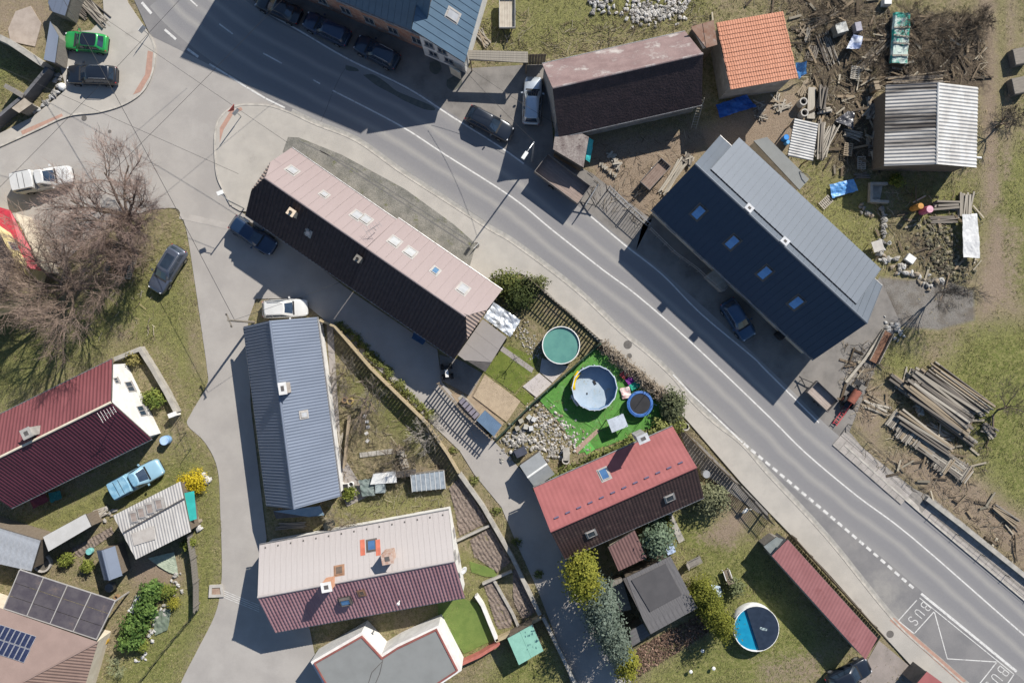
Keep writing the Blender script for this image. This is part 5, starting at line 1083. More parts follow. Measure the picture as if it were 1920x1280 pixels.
for x, y, rx_, ry_, lb in ((283, 1108, .95, .95, 'glossy laurel shrub next to the wooden deck chair'), (272, 1140, 1.1, 1.0, 'glossy laurel shrub in the middle of the laurel row'), (255, 1176, 1.15, 1.1, 'glossy laurel shrub at the lower part of the row'), (243, 1204, .95, .8, 'low glossy laurel shrub at the row end')):
    shrub('laurel', lb, x, y, rx_, ry_, 1.7, (.025, .065, .012), (.16, .24, .06), 1500, .2, clumps=60)
for x, y, lb in ((302, 1110, 'small round green shrub at the rockery path'), (316, 1107, 'small olive ball shrub beside the rockery'), (352, 1018, 'dark shrub in the corner behind ramshackle shed'), (264, 1212, 'tiny shrub at the end of the laurel row'), (124, 1050, 'spiky yellow-green plant by the stone ring'), (163, 1060, 'leafy plant beside the tiny slate shed'), (1683, 338, 'yellow-green bush against the corrugated shed'), (656, 925, 'bright green shrub by the slate house corner')):
    shrub('shrub', lb, x, y, .65, .6, 1.0, (.05, .075, .012), (.22, .24, .05), 700, .13)
bare_tree('fruit_tree', 'straggly pale plant at the lower garden corner', (222, 1248), (222, 1250), 1.2, 1.4, 8, 91, sub=(4, 4, 4), rad=.03, col=(.2, .22, .12), twig=(.24, .26, .15), cat='plant')
# hedge of spiky shrubs along the red house eave
for i in range(13):
    f = i / 12; x = 1018 + f * 250; y = 912 - f * 118 + 3 * math.sin(i * 2.1)
    shrub('hedge_shrub', 'spiky olive hedge shrub along the brick red eave', x + random.uniform(-3, 3), y, .85, .75, 1.9 + random.uniform(-.2, .2), (.06, .075, .015), (.26, .27, .09), 620, .17, 'shrub', group='hedge along the red house')
# climbing hedge remains along the pavement fence of the turf garden (dry)
for i in range(11):
    f = i / 10; x = 1132 + f * 112; y = 652 + f * 92
    shrub('dry_hedge', 'dry brown hedge plant along the pavement fence', x, y, .72, .6, 1.0, (.16, .125, .09), (.30, .255, .20), 420, .13, 'shrub', group='dry hedge by the pavement')
# green weeds along the timber fence of the triangular garden
for i in range(26):
    f = i / 25; p = Vector((628, 612)).lerp(Vector((845, 838)), f) if f < .8 else Vector((802, 790)).lerp(Vector((1000, 1085)), (f - .8) / .2)
    shrub('weed_tuft', 'low green weed tuft along the garden fence foot', p.x + 8 + random.uniform(-2, 4), p.y - 6 + random.uniform(-4, 4), .5, .45, .35, (.07, .10, .02), (.26, .26, .09), 160, .12, 'plant', group='weeds along the garden fence')

# grass blades: uncountable, one mesh
def grass():
    n = 430000; X = rng.uniform(-50, 50, n); Y = rng.uniform(-34, 34, n)
    ix = np.clip(np.searchsorted(gx, X) - 1, 0, len(gx) - 1); iy = np.clip(np.searchsorted(gy, Y) - 1, 0, len(gy) - 1)
    g, so, gr, da, pv, zz = mk[0][iy, ix], mk[1][iy, ix], mk[2][iy, ix], mk[3][iy, ix], pav[iy, ix], GZ[iy, ix]
    pr = np.clip(.55 + .5 * g - 1.1 * so - 2 * gr - .7 * da, .03, 1); cl = fbm(X, Y, .9, 77); pr *= np.clip((cl - .30) * 3.2, .1, 1); ok = (pv < .02) & (rng.random(n) < pr)
    X, Y, g, da, zz = X[ok], Y[ok], g[ok], da[ok], zz[ok]; m = len(X); k = 2
    X = np.repeat(X, k) + rng.normal(0, .05, m * k); Y = np.repeat(Y, k) + rng.normal(0, .05, m * k); Z = np.repeat(zz, k) - .02; G = np.repeat(g, k); m *= k
    h = rng.uniform(.05, .2, m) * (1.15 - .35 * G); wd = rng.uniform(.015, .038, m); a = rng.uniform(0, 6.283, m); ln = rng.uniform(.3, 1.5, m) * h
    d = fbm(X, Y, .25, 40) * 6.283 * 1.5 + rng.normal(0, .6, m)
    dx, dy = np.cos(d), np.sin(d)
    v = np.stack([np.stack([X - dy * wd, Y + dx * wd, Z], 1), np.stack([X + dy * wd, Y - dx * wd, Z], 1), np.stack([X + dx * ln, Y + dy * ln, Z + h], 1)], 1).reshape(-1, 3)
    mixv = np.clip(.15 + G * .8 + rng.normal(0, .22, m) + (fbm(X, Y, .5, 5) - .5) * 1.0, 0, 1)[:, None]
    c = np.array([[.31, .255, .155]]) * (1 - mixv) + np.array([[.165, .18, .062]]) * mixv; c *= rng.uniform(.5, 1.35, (m, 1))
    me = bpy.data.meshes.new('grass'); me.vertices.add(3 * m); me.vertices.foreach_set('co', v.ravel()); me.loops.add(3 * m); me.loops.foreach_set('vertex_index', np.arange(3 * m)); me.polygons.add(m)
    me.polygons.foreach_set('loop_start', np.arange(0, 3 * m, 3)); me.polygons.foreach_set('loop_total', np.full(m, 3)); me.update(calc_edges=True)
    at = me.attributes.new('col', 'FLOAT_COLOR', 'POINT'); at.data.foreach_set('color', np.concatenate([np.repeat(c, 3, 0), np.ones((3 * m, 1))], 1).astype(np.float32).ravel())
    o = link('grass', me, attr_mat('grass_blade', .9, trans=.25)); o['kind'] = 'stuff'; tag(o, 'patchy green and straw coloured spring grass over the open ground', 'grass')
grass()
# ------------------------------------------------------------ walls, fences, gardens
CONCW = mat('wall_concrete', (.34, .32, .285), (.25, .235, .21), scale=1.5, rough=.92, bump=.15, coord='World', c3=(.17, .16, .14), s3=1.2, t3=(.58, .72))
TAN = mat('tan_board', (.36, .29, .185), (.29, .235, .15), scale=2, rough=.85, coord='World'); STEEL = mat('dark_steel', (.05, .05, .052), rough=.5, metal=.5); WHITEP = mat('white_paint', (.66, .66, .64), (.55, .55, .53), rough=.6)
SOILM = mat('tilled_soil', (.205, .165, .14), (.14, .11, .092), scale=5, rough=.95, bump=.7, bscale=16, coord='World', grain=.25, gscale=18)
LAWN = mat('short_lawn', (.12, .145, .028), (.085, .11, .02), scale=1.2, rough=.95, bump=.3, bscale=30, c3=(.165, .15, .05), s3=.8, coord='World', grain=.2, gscale=30)
TURF = mat('artificial_turf', (.085, .225, .045), (.062, .17, .033), scale=1.6, rough=.9, bump=.25, bscale=12, c3=(.13, .27, .09), s3=.8, coord='World', grain=.12, gscale=30)
def gwall(label, pts, wd, h, m=None, name='garden_wall', cat='wall', z0=-.1):
    return solo(name, MB().wall(px2(pts), wd, z0, h), m or CONCW, label, cat)
def resample(P, step):
    out = []; carry = 0.0
    for a, b in zip(P[:-1], P[1:]):
        a, b = Vector(a), Vector(b); L = (b - a).length; s = carry
        while s < L: out.append((a + (b - a) * s / L, math.atan2(b.y - a.y, b.x - a.x))); s += step
        carry = s - L
    return out
def fence(label, pts, h, step, pw, m, postm=None, rails=(.3, .85), ptop=None, post_step=2.2, name='picket_fence', th=.022, cap=None):
    P = px2(pts); t = thing(name, label, 'fence', (P[0][0], P[0][1], 0)); o = Vector((P[0][0], P[0][1], 0))
    mb = MB(); mb.box((0, 0, h / 2 + .03), (pw, th, h - .02)); me = mb.mesh('picket')
    for p, a in resample(P, step): q = link('picket', me, m, t); q.location = Vector((p.x, p.y, random.uniform(-.01, .01))) - o; q.rotation_euler = (0, 0, a + random.uniform(-.02, .02))
    mb = MB(); mb.box((0, 0, h / 2), (.09, .09, h + .1)); me = mb.mesh('post')
    for p, a in resample(P, post_step):
        nrm = Vector((-math.sin(a), math.cos(a))) * .07; q = link('post', me, postm or m, t); q.location = Vector((p.x + nrm.x, p.y + nrm.y, 0)) - o; q.rotation_euler = (0, 0, a)
    for r in rails:
        mb = MB()
        for a, b in zip(P[:-1], P[1:]): d = (Vector(b) - Vector(a)).normalized(); nrm = Vector((-d.y, d.x)) * .035; mb.bar((a[0] + nrm.x, a[1] + nrm.y, h * r), (b[0] + nrm.x, b[1] + nrm.y, h * r), .04, .07)
        part('rail', mb, postm or m, t)
    if cap:
        mb = MB()
        for a, b in zip(P[:-1], P[1:]): mb.bar((a[0], a[1], h + .06), (b[0], b[1], h + .06), cap, .05)
        part('top_rail', mb, postm or m, t)
    return t
def mesh_fence(label, pts, h=1.3, name='wire_fence', step=1.6, m=None):
    P = px2(pts); t = thing(name, label, 'fence', (P[0][0], P[0][1], 0)); m = m or STEEL
    for p, a in resample(P, step): mb = MB(); mb.cyl((p.x, p.y, -.05), .03, h + .1, 8); part('post', mb, m, t)
    for z in (.15, h * .5, h):
        mb = MB()
        for a, b in zip(P[:-1], P[1:]): mb.tube([(*a, z), (*b, z)], .012, 4)
        part('wire', mb, m, t)
    return t
DARKW = mat('dark_fence_board', (.13, .105, .08), (.19, .16, .125), scale=3, rough=.9)
fence('tall open picket fence beside the pavement around the plunge pool', [(990, 524), (1125, 640)], 1.9, .31, .15, DARKW); fence('tall open picket fence along the shaded lane below the yard', [(823, 718), (870, 772), (924, 822)], 1.9, .31, .15, DARKW)
gwall('grey plinth under the picket fence next to the pavement', [(984, 518), (1060, 578), (1127, 641)], .2, .25)
fence('green board screen between the pool garden and the turf garden', [(1123, 644), (1060, 700), (995, 757), (930, 822)], 1.1, .3, .28, mat('green_board', (.05, .09, .06), (.07, .11, .08)), name='board_fence')
fence('tan board fence along the lane side of the triangular garden', [(606, 601), (633, 612), (700, 690), (802, 790), (842, 848), (862, 882)], 1.25, .32, .29, TAN, TAN, name='board_fence', cap=.2)
gwall('pale concrete wall along the lane beside the tilled plots', [(862, 885), (905, 945), (960, 1040), (1012, 1148)], .35, .7)
gwall('pale concrete wall running on down the lane to the picture edge', [(1018, 1152), (1050, 1218), (1090, 1300)], .3, .8)
gwall('low cross wall between the first and second tilled plots', [(856, 1012), (918, 983)], .2, .45); gwall('low cross wall between the second and third tilled plots', [(905, 1092), (960, 1068)], .2, .45)
gwall('tan coped wall at the end of the tilled plots', [(930, 1196), (960, 1182), (1015, 1152)], .3, .7, TAN); gwall('red capped wall at the edge of the small lawn', [(860, 1240), (900, 1222), (936, 1200)], .28, .9, mat('red_coping', (.38, .13, .10), (.3, .1, .08), scale=2))
gwall('white garden wall around the small lawn', [(893, 1112), (905, 1130), (932, 1196)], .3, .7, WALL_W); gwall('narrow concrete edge beside the third tilled plot', [(925, 1084), (962, 1150), (975, 1180)], .25, .25)
gwall('concrete wall around the white gable garden', [(222, 673), (269, 654), (292, 690), (318, 735), (337, 772)], .38, .8)
gwall('short white gate pillar wall at the gable garden corner', [(325, 778), (338, 773)], .4, 1.1, WALL_W)
mesh_fence('rusty wire fence along the west road bend', [(340, 780), (355, 830), (365, 862)], 1.4)
fence('grey board fence along the verge of the west road', [(361, 998), (369, 1050), (373, 1092), (373, 1142)], 1.3, .25, .22, GREYW, name='board_fence'); mesh_fence('dark wire fence across the lawn to the picture edge', [(373, 1142), (320, 1205), (255, 1290)], 1.3)
gwall('long grey wall with flat coping beside the ruined yard', [(-20, 64), (40, 92), (101, 133)], .5, 1.8); gwall('dark wall running down behind the parking bay stones', [(104, 136), (62, 186), (30, 212), (-20, 255)], .3, 1.3, mat('dark_wall', (.13, .13, .135), (.09, .09, .095), scale=1.2, coord='World'))
gwall('timber beam wall crossing the dark yard wall', [(28, 170), (62, 190)], .4, 1.5, GREYW)
mono('shed', 'small pale hut roof beside the edging stones', 'shed', [(22, 203), (46, 184), (60, 195), (36, 212)], 'plain', CONCW, inset=.08) if False else mono('shed', 'small pale hut roof beside the edging stones', 'shed', [(22, 203, 1.4), (46, 184, 1.4), (60, 195, 1.4), (36, 212, 1.4)], 'plain', mat('hut_roof', (.36, .31, .25), (.28, .24, .19)), inset=.08)
mono('shed', 'dark slate roofed hut behind the green hatchback', 'shed', [(94, 40, 2.2), (110, 68, 2.0), (103, 118, 2.0), (82, 112, 2.2)], 'plain', SLATE, inset=.08)
mono('shed', 'dark roofed lean-to in the ruined yard', 'shed', [(88, -30, 2.4), (140, -30, 2.4), (122, 30, 2.0), (92, 20, 2.0)], 'seam', SLATE, pitch=.6, inset=.08)
solo('patio_slab', MB().prism(px2([(30, 22), (58, 12), (78, 45), (66, 88), (20, 78), (16, 55)]), -.05, .06), mat('pale_patio', (.33, .28, .24), (.27, .225, .19), scale=1, coord='World'), 'pale concrete patio in the ruined yard', 'patio')
# retaining wall with railing beside the slab pavement
gwall('dark capped retaining wall behind the slab pavement', [(1733, 932), (1800, 984), (1925, 1084), (1990, 1135)], .42, .55)
mesh_fence('thin steel railing along the slab pavement beside the scrub', [(1590, 795), (1660, 858), (1735, 925)], .9, 'railing', 2.5)
mesh_fence('thin steel railing on the kerb side of the slab pavement', [(1745, 962), (1830, 1032), (1930, 1115)], .8, 'railing', 3)
def steps8():     # entrance landing with steel railing in front of the navy house
    t = thing('entrance_landing', 'shaded entrance landing with steel railing at the navy house', 'landing', (*W2(1335, 535), 0))
    part('platform', MB().prism(px2([(1318, 520), (1345, 500), (1366, 525), (1348, 548)]), 0, .9), CONCW, t)
    mb = MB()
    P = px2([(1215, 432), (1262, 478), (1300, 505), (1316, 520), (1348, 548), (1367, 525)])
    for p, a in resample(P, 1.0): mb.tube([(p.x, p.y, 0), (p.x, p.y, 1.75)], .025, 5)
    for z in (1.0, 1.7):
        for a, b in zip(P[:-1], P[1:]): mb.tube([(*a, z), (*b, z)], .025, 5)
    part('railing', mb, mat('galv_rail', (.38, .39, .4), rough=.4, metal=.6), t)
steps8()
# yard gate panels by the barn yard
def gate(label, a, b, h, n=7, m=None, name='metal_gate'):
    A, B = Vector(W2(*a)), Vector(W2(*b)); t = thing(name, label, 'gate', (A.x, A.y, 0)); m = m or STEEL
    mb = MB()
    for z in (.1, h): mb.bar((A.x, A.y, z), (B.x, B.y, z), .05, .05)
    for p in (A, B): mb.box((p.x, p.y, h / 2 + .05), (.07, .07, h + .15))
    part('frame', mb, m, t)
    for i in range(1, n):
        p = A.lerp(B, i / n); mb = MB(); mb.box((p.x, p.y, h / 2 + .05), (.03, .03, h - .1)); part('bar', mb, m, t)
    return t
GALVR = mat('galv_rail', (.38, .39, .4), rough=.4, metal=.6)
gate('galvanised yard gate panel closing the barn yard', (1140, 355), (1178, 392), 1.5, 9, GALVR); gate('galvanised yard gate panel next to the navy house corner', (1180, 394), (1214, 424), 1.5, 9, GALVR); gate('folded back gate panel beside the road trailer', (1095, 390), (1118, 352), 1.4, 7, GALVR)
fence('black slatted steel sliding gate at the red house drive', [(1378, 905), (1408, 938), (1442, 978)], 1.7, .17, .06, STEEL, name='slatted_gate', post_step=1.9)
fence('dark slatted fence along the pavement by the red house', [(1268, 795), (1320, 850), (1375, 903)], 1.5, .3, .26, DARKW, name='board_fence'); fence('dark board fence between garage and pavement', [(1482, 1003), (1560, 1090), (1652, 1190)], 1.5, .3, .27, DARKW, name='board_fence')
# ---------------------------------------------------------------- ground pieces of the gardens
def flat(name, pts, z, m): return struct(name, MB().prism(px2(pts, z), -.08, z), m)
flat('lawn', [(939, 658), (997, 699), (965, 737), (908, 697)], .03, LAWN); flat('lawn', [(955, 648), (1008, 672), (1000, 694), (944, 655)], .03, LAWN); flat('lawn', [(978, 728), (1002, 746), (985, 760), (966, 741)], .03, LAWN)
flat('garden_path', [(942, 648), (1001, 690), (997, 699), (938, 657)], .04, CANOPY); flat('sand_bed', [(909, 702), (976, 752), (950, 791), (887, 743)], .06, mat('sand', (.36, .285, .20), (.30, .235, .165), scale=2, bump=.4, bscale=14, coord='World'))
flat('yard', [(824, 665), (862, 674), (905, 700), (880, 742), (826, 712)], .03, ASPH3); flat('garden_path', [(905, 701), (883, 744), (945, 792), (930, 818), (860, 758), (845, 738), (880, 742)], .025, mat('tan_path', (.30, .235, .165), (.24, .185, .13), scale=2, coord='World'))
flat('patio', [(1016, 671), (1066, 687), (1036, 717), (1012, 697)], .06, mat('pale_flags', (.42, .385, .365), (.38, .345, .33), scale=1.5, coord='World')); flat('patio', [(1011, 699), (1035, 719), (1006, 745), (980, 724)], .062, MATS['pale_flags'])
flat('turf', [(1117, 649), (1180, 700), (1244, 757), (1249, 790), (1190, 815), (1140, 835), (1085, 850), (1072, 826), (1048, 790), (1010, 748), (1060, 700)], .03, TURF)
flat('turf_mat', [(1090, 836), (1104, 826), (1116, 842), (1100, 852)], .045, mat('turf_pale', (.10, .34, .07), (.09, .30, .06), coord='World'))
mb = MB()
for k, (x, y, r_) in enumerate(((1040, 760, 0), (1065, 780, .3), (1095, 790, .2), (1130, 800, -.3))):
    c = W(x, y); mb.blob((c.x, c.y, .02), (3.2, .25, .1), k, .3, 8, 5, rz=-.8 + r_)
o = struct('turf_fold', mb, TURF)
flat('mulch_path', [(1076, 842), (1120, 803), (1124, 809), (1082, 850)], .05, mat('brick_path', (.34, .24, .19), (.27, .19, .15), scale=4, coord='World'))
flat('garden_path', [(1249, 965), (1259, 960), (1284, 1012), (1273, 1018)], .05, CONCW); flat('garden_path', [(612, 605), (624, 606), (630, 700), (640, 850), (690, 930), (650, 950), (634, 900), (622, 760)], .03, CANOPY)
flat('lawn', [(821, 1130), (862, 1120), (895, 1130), (928, 1198), (870, 1225), (845, 1190), (822, 1165)], .04, mat('lush_lawn', (.12, .165, .04), (.095, .14, .032), scale=1.2, bump=.3, bscale=30, coord='World', grain=.2, gscale=30))
flat('lawn', [(880, 1052), (925, 1066), (934, 1082), (908, 1080), (884, 1072)], .03, MATS['lush_lawn'])
flat('garage_drive', [(1648, 1200), (1690, 1235), (1722, 1262), (1700, 1300), (1625, 1300), (1600, 1262), (1625, 1240)], .012, mat('drive_asphalt', (.25, .215, .195), (.205, .178, .16), scale=.8, coord='World'))
flat('concrete_apron', [(1300, 870), (1330, 895), (1440, 975), (1440, 960), (1310, 830), (1270, 800)], .01, ASPH3)
flat('service_strip', [(338, 398), (438, 420), (436, 432), (336, 410)], .016, mat('pale_asphalt_strip', (.34, .315, .29), (.29, .27, .25), scale=1, coord='World'))
for pl in ([(858, 746), (868, 738), (902, 778), (893, 788)],): flat('cold_frame_base', pl, .04, CONCW)
def tilled(pts, direc, name='tilled_plot'):
    P = px2(pts); xs = [p[0] for p in P]; ys = [p[1] for p in P]; X, Y = np.meshgrid(np.arange(min(xs), max(xs), .09), np.arange(min(ys), max(ys), .09)); sd_ = sdist(pts, X, Y)
    d = Vector((direc[0], -direc[1])).normalized(); q = X * -d.y + Y * d.x; Z = .05 + .03 * np.sin(q * 2 * np.pi / .36 + 7 * fbm(X, Y, .9, 4)) + .2 * (fbm(X, Y, 3.4, 6) - .5); mb = MB(); idx = -np.ones(X.shape, int)
    for j in range(X.shape[0]):
        for i in range(X.shape[1]):
            if sd_[j, i] > 0: idx[j, i] = len(mb.v); mb.v.append((X[j, i], Y[j, i], Z[j, i]))
    for j in range(X.shape[0] - 1):
        for i in range(X.shape[1] - 1):
            a, b, c, d_ = idx[j, i], idx[j, i + 1], idx[j + 1, i + 1], idx[j + 1, i]
            if min(a, b, c, d_) >= 0: mb.f.append((a, b, c, d_))
    return struct(name, mb, SOILM)
for pl in ([(841, 914), (863, 892), (917, 979), (861, 1006), (853, 961)], [(880, 1011), (920, 986), (960, 1052), (933, 1074), (888, 1043)], [(905, 1092), (927, 1084), (962, 1150), (960, 1176), (932, 1180)], [(960, 1065), (977, 1068), (1009, 1146), (980, 1162), (962, 1128)], [(128, 1030), (210, 985), (216, 1000), (150, 1045)]): tilled(pl, (60, 95))
# bark mulch bed: uncountable chips
def bark():
    n = 5200; poly = [(1195, 1214), (1313, 1152), (1335, 1180), (1195, 1268)]; P = np.array(px2(poly)); X = rng.uniform(P[:, 0].min(), P[:, 0].max(), n); Y = rng.uniform(P[:, 1].min(), P[:, 1].max(), n); ok = sdist(poly, X, Y) > -.05; X, Y = X[ok], Y[ok]; n = len(X)
    nr = rng.normal(size=(n, 3)) * .45 + np.array([0, 0, 1]); nr /= np.linalg.norm(nr, axis=1)[:, None]; k = rng.random((n, 1)); col = np.array([[.10, .06, .045]]) * (1 - k) + np.array([[.30, .20, .15]]) * k ** 2
    o = link('bark_mulch', leaf_mesh('bark', np.stack([X, Y, rng.uniform(.02, .1, n)], 1), nr, rng.uniform(.08, .18, n), col), WOODY); o['kind'] = 'stuff'; tag(o, 'brown bark chips covering the bed below the pavilion', 'mulch')
bark()
# ---------------------------------------------------------------- pools, trampoline and garden things
def pool(label, px, py, r, h, wallm, water, wz, rimm, n=32, cover=None, rib=0):
    c = W(px, py, h); t = thing('swimming_pool', label, 'pool', (c.x, c.y, 0))
    mb = MB(); mb.lathe((0, 0, 0), [(r, -.05), (r, h), (r - .04, h), (r - .04, .03)], n); lpart('wall', mb, wallm, t, n > 20)
    mb = MB(); mb.lathe((0, 0, 0), [(r + .035, h - .02), (r + .035, h + .03), (r - .045, h + .03), (r - .045, h - .02), (r + .035, h - .02)], n); lpart('rim', mb, rimm, t)
    mb = MB(); mb.cyl((0, 0, .02), r - .05, wz, n); lpart('water', mb, water, t)
    for k in range(rib): a = 6.283 * k / rib; mb = MB(); mb.box((math.cos(a) * (r + .03), math.sin(a) * (r + .03), h / 2), (.06, .09, h), rz=a); lpart('upright', mb, rimm, t)
    return t
WATERG = mat('pool_water_green', (.10, .24, .20), (.08, .20, .175), scale=.8, rough=.06, spec=.7, grain=0); WATERB = mat('pool_water_blue', (.01, .22, .36), (.008, .17, .30), scale=1, rough=.06, spec=.7, grain=0)
pool('round plunge pool full of green water in the row house garden', 1052, 647, 1.72, 1.15, mat('pool_wall_green', (.05, .15, .14)), WATERG, .98, WHITEP)
def pool2():
    t = pool('round blue steel pool nearly empty on green turf', 1115, 727, 2.08, 1.2, mat('pool_wall_blue', (.12, .22, .38), (.16, .27, .43), scale=2, rough=.4), mat('pool_floor', (.36, .42, .47), (.30, .37, .43), scale=.9, rough=.25, c3=(.36, .30, .18), s3=1.1, t3=(.58, .72)), .08, mat('pool_rim', (.48, .54, .62), rough=.4), n=14, rib=12)
    mb = MB(); mb.box((.1, .45, .12), (.22, .42, .08), rz=.5); lpart('pump', mb, TRIM, t); mb = MB(); mb.box((-.6, -.6, .11), (.12, .18, .05)); lpart('drain', mb, TRIM, t)
pool2()
def pool3():
    t = pool('round turquoise pool half covered by a dark sheet', 1418, 1178, 2.08, 1.1, mat('pool_wall_white', (.55, .56, .56)), WATERB, .92, WHITEP)
    mb = MB(); n = 20; pts = [(0.25, -1.9, 1.15)] + [(math.cos(a) * 2.06, math.sin(a) * 2.06, 1.14) for a in [(-1.25 + 3.3 * i / n) for i in range(n + 1)]]; mb.poly3(pts, .02); lpart('cover', mb, mat('pool_cover', (.014, .022, .038), (.02, .03, .05), scale=2, rough=.45), t)
    mb = MB(); mb.poly3([(.3, -.05, 1.155), (.95, -.2, 1.155), (1.0, .05, 1.155), (.35, .2, 1.155)], .01); lpart('cover_print', mb, mat('cover_print', (.35, .42, .42), (.03, .05, .07), scale=9, lo=.45, hi=.55), t)
pool3()
def trampoline():
    c = W(1200, 757, .8); t = thing('trampoline', 'round trampoline with blue padded rim on the turf', 'trampoline', (c.x, c.y, 0)); h = .8
    mb = MB(); mb.lathe((0, 0, 0), [(1.2, h - .05), (1.22, h + .02), (1.0, h + .06), (.94, h + .01)], 28); lpart('rim_pad', mb, mat('pad_blue', (.03, .09, .28), (.05, .14, .36), scale=3, rough=.5), t)
    mb = MB(); mb.cyl((0, 0, h - .02), .94, .02, 28); lpart('jump_mat', mb, TRIM, t)
    for k in range(6):
        a = k * 1.047; mb = MB(); mb.tube([(math.cos(a) * 1.2, math.sin(a) * 1.2, 0), (math.cos(a) * 1.18, math.sin(a) * 1.18, h)], .025, 6); lpart('leg', mb, STEEL, t)
        mb = MB(); mb.tube([(math.cos(a) * 1.22, math.sin(a) * 1.22, h), (math.cos(a) * 1.25, math.sin(a) * 1.25, 2.3)], .02, 6); lpart('net_pole', mb, mat('pole_foam', (.04, .08, .2)), t)
trampoline()
def cloth(name, label, quad, z, m, amp=.12, n=14, cat='tarpaulin', zs=None, seed=1, group=None, th=.0):
    P = [W(*q, z if zs is None else zs[i]) for i, q in enumerate(quad)]; mb = MB(); U = np.linspace(0, 1, n)
    for j in U:
        for i in U:
            p = P[0].lerp(P[1], i).lerp(P[3].lerp(P[2], i), j); x, y = np.array(p.x), np.array(p.y); w_ = float(fbm(x, y, 1.3, seed) - .5) * amp * 2 + float(abs(vnoise(x + y, y - x, 1.7, seed + 3) - .5)) * amp
            ed = .12 * float(fbm(x * 3, y * 3, 1.1, seed + 9) - .5); mb.v.append((p.x + ed, p.y - ed, max(.03, p.z + w_)))
    for j in range(n - 1):
        for i in range(n - 1): a = j * n + i; mb.f.append((a, a + n, a + n + 1, a + 1))
    o = solo(name, mb, m, label, cat, group, smooth=False)
    return o
BLUET = mat('blue_tarp', (.10, .28, .56), (.07, .21, .46), scale=3, rough=.45, spec=.5); SILV = mat('silver_tarp', (.62, .64, .66), (.45, .48, .52), scale=2.5, rough=.3, metal=.35)
cloth('tarpaulin', 'crumpled silver sheet over a frame beside the canopy', [(925, 566), (976, 600), (957, 632), (907, 596)], 1.6, SILV, .22, 20)
cloth('tarpaulin', 'crumpled blue tarpaulin lying on the grass behind the navy house', [(1556, 346), (1600, 336), (1608, 358), (1560, 372)], .25, BLUET, .2, 16, seed=4)
cloth('tarpaulin', 'blue tarpaulin in the shade of the outbuilding', [(1342, 196), (1400, 178), (1418, 200), (1350, 222)], .45, mat('blue_tarp_dark', (.02, .10, .36), (.015, .07, .28), scale=3, rough=.45), .3, 16, seed=6)
cloth('tarpaulin', 'pale blue tarpaulin hanging at the orange roof corner', [(1492, 118), (1512, 116), (1512, 138), (1498, 148)], 1.2, BLUET, .25, 12, zs=[2.2, 1.8, .5, .8], seed=8)
cloth('tarpaulin', 'turquoise sheet hung at the lean-to corner', [(1103, 258), (1113, 263), (1106, 305), (1098, 300)], 1.0, mat('turq_sheet', (.05, .42, .42), (.04, .34, .35), rough=.5), .2, 12, zs=[1.9, 1.4, .6, .8], seed=9)
cloth('tarpaulin', 'wrinkled white sheet covering a long stack near the dirt track', [(1804, 402), (1832, 400), (1838, 484), (1806, 482)], .8, mat('white_sheet', (.55, .55, .54), (.44, .44, .44), scale=3, rough=.5), .08, 18, seed=12)
cloth('tarpaulin', 'black plastic sheet over junk in the scrap yard', [(1565, 226), (1590, 208), (1602, 210), (1600, 242)], .5, mat('black_plastic', (.05, .05, .055), (.09, .09, .1), scale=3, rough=.3), .3, 14, seed=14)
cloth('tarpaulin', 'white and blue sheet over junk beside the appliance', [(1586, 92), (1600, 66), (1618, 68), (1612, 92)], .8, mat('pale_sheet_b', (.40, .43, .50), (.12, .16, .28), scale=1.2, rough=.5, lo=.42, hi=.58), .2, 14, seed=16)
cloth('garden_sheet', 'pale green fleece spread on the vegetable bed', [(277, 1046), (327, 1034), (335, 1080), (312, 1070)], .12, mat('fleece', (.32, .36, .28), (.25, .29, .22), scale=3, rough=.8), .1, 14, 'sheet', seed=18)
cloth('garden_sheet', 'grey-green fleece spread beside the rockery', [(286, 1150), (322, 1138), (315, 1180), (290, 1190)], .12, mat('fleece_dark', (.15, .18, .14), (.11, .14, .10), scale=3, rough=.8), .12, 14, 'sheet', seed=19)
cloth('garden_sheet', 'light blue cloth left on the annex path', [(1246, 1020), (1262, 1018), (1268, 1034), (1252, 1040)], .25, mat('cloth_blue', (.33, .40, .52), (.26, .33, .46), rough=.7), .12, 10, 'cloth', seed=22)
cloth('garden_sheet', 'pale blue float sheet lying by the pool', [(1334, 1096), (1350, 1098), (1356, 1118), (1340, 1120)], .2, mat('cloth_pale', (.46, .54, .62), (.38, .46, .55), rough=.5), .12, 10, 'sheet', seed=24)
cloth('garden_sheet', 'pink and white inflatable toy on the turf', [(1162, 728), (1180, 724), (1184, 744), (1168, 748)], .25, mat('toy_pink', (.55, .30, .30), (.6, .55, .5), scale=3, rough=.4), .2, 10, 'toy', seed=26)
for x, y, c_, lb, rz in ((1172, 699, (.36, .06, .06), 'red foam mat leaning in the turf garden', .9), (1184, 711, (.20, .03, .22), 'purple foam mat lying in the turf garden', .6), (1191, 722, (.02, .30, .20), 'green foam mat lying in the turf garden', .5)):
    c = W(x, y, .2); solo('foam_mat', MB().box((c.x, c.y, .17), (1.05, .62, .26), rz=rz), mat('foam_' + lb[:3], c_, rough=.7), lb, 'mat')
def tubeloop(label, name, pts, r, m, cat): return solo(name, MB().tube(pts, r, 10), m, label, cat, smooth=True)
tubeloop('yellow inflatable ring leaning on the blue steel pool', 'inflatable', [W(1086, 697, .6), W(1078, 708, .45), W(1074, 720, .4), W(1075, 731, .45)], .22, mat('yellow_vinyl', (.68, .45, .01), rough=.35), 'inflatable')
tubeloop('white inflatable lying between pool and turf fold', 'inflatable', [W(1072, 740, .2), W(1078, 752, .2), W(1084, 760, .2)], .14, WHITEP, 'inflatable')
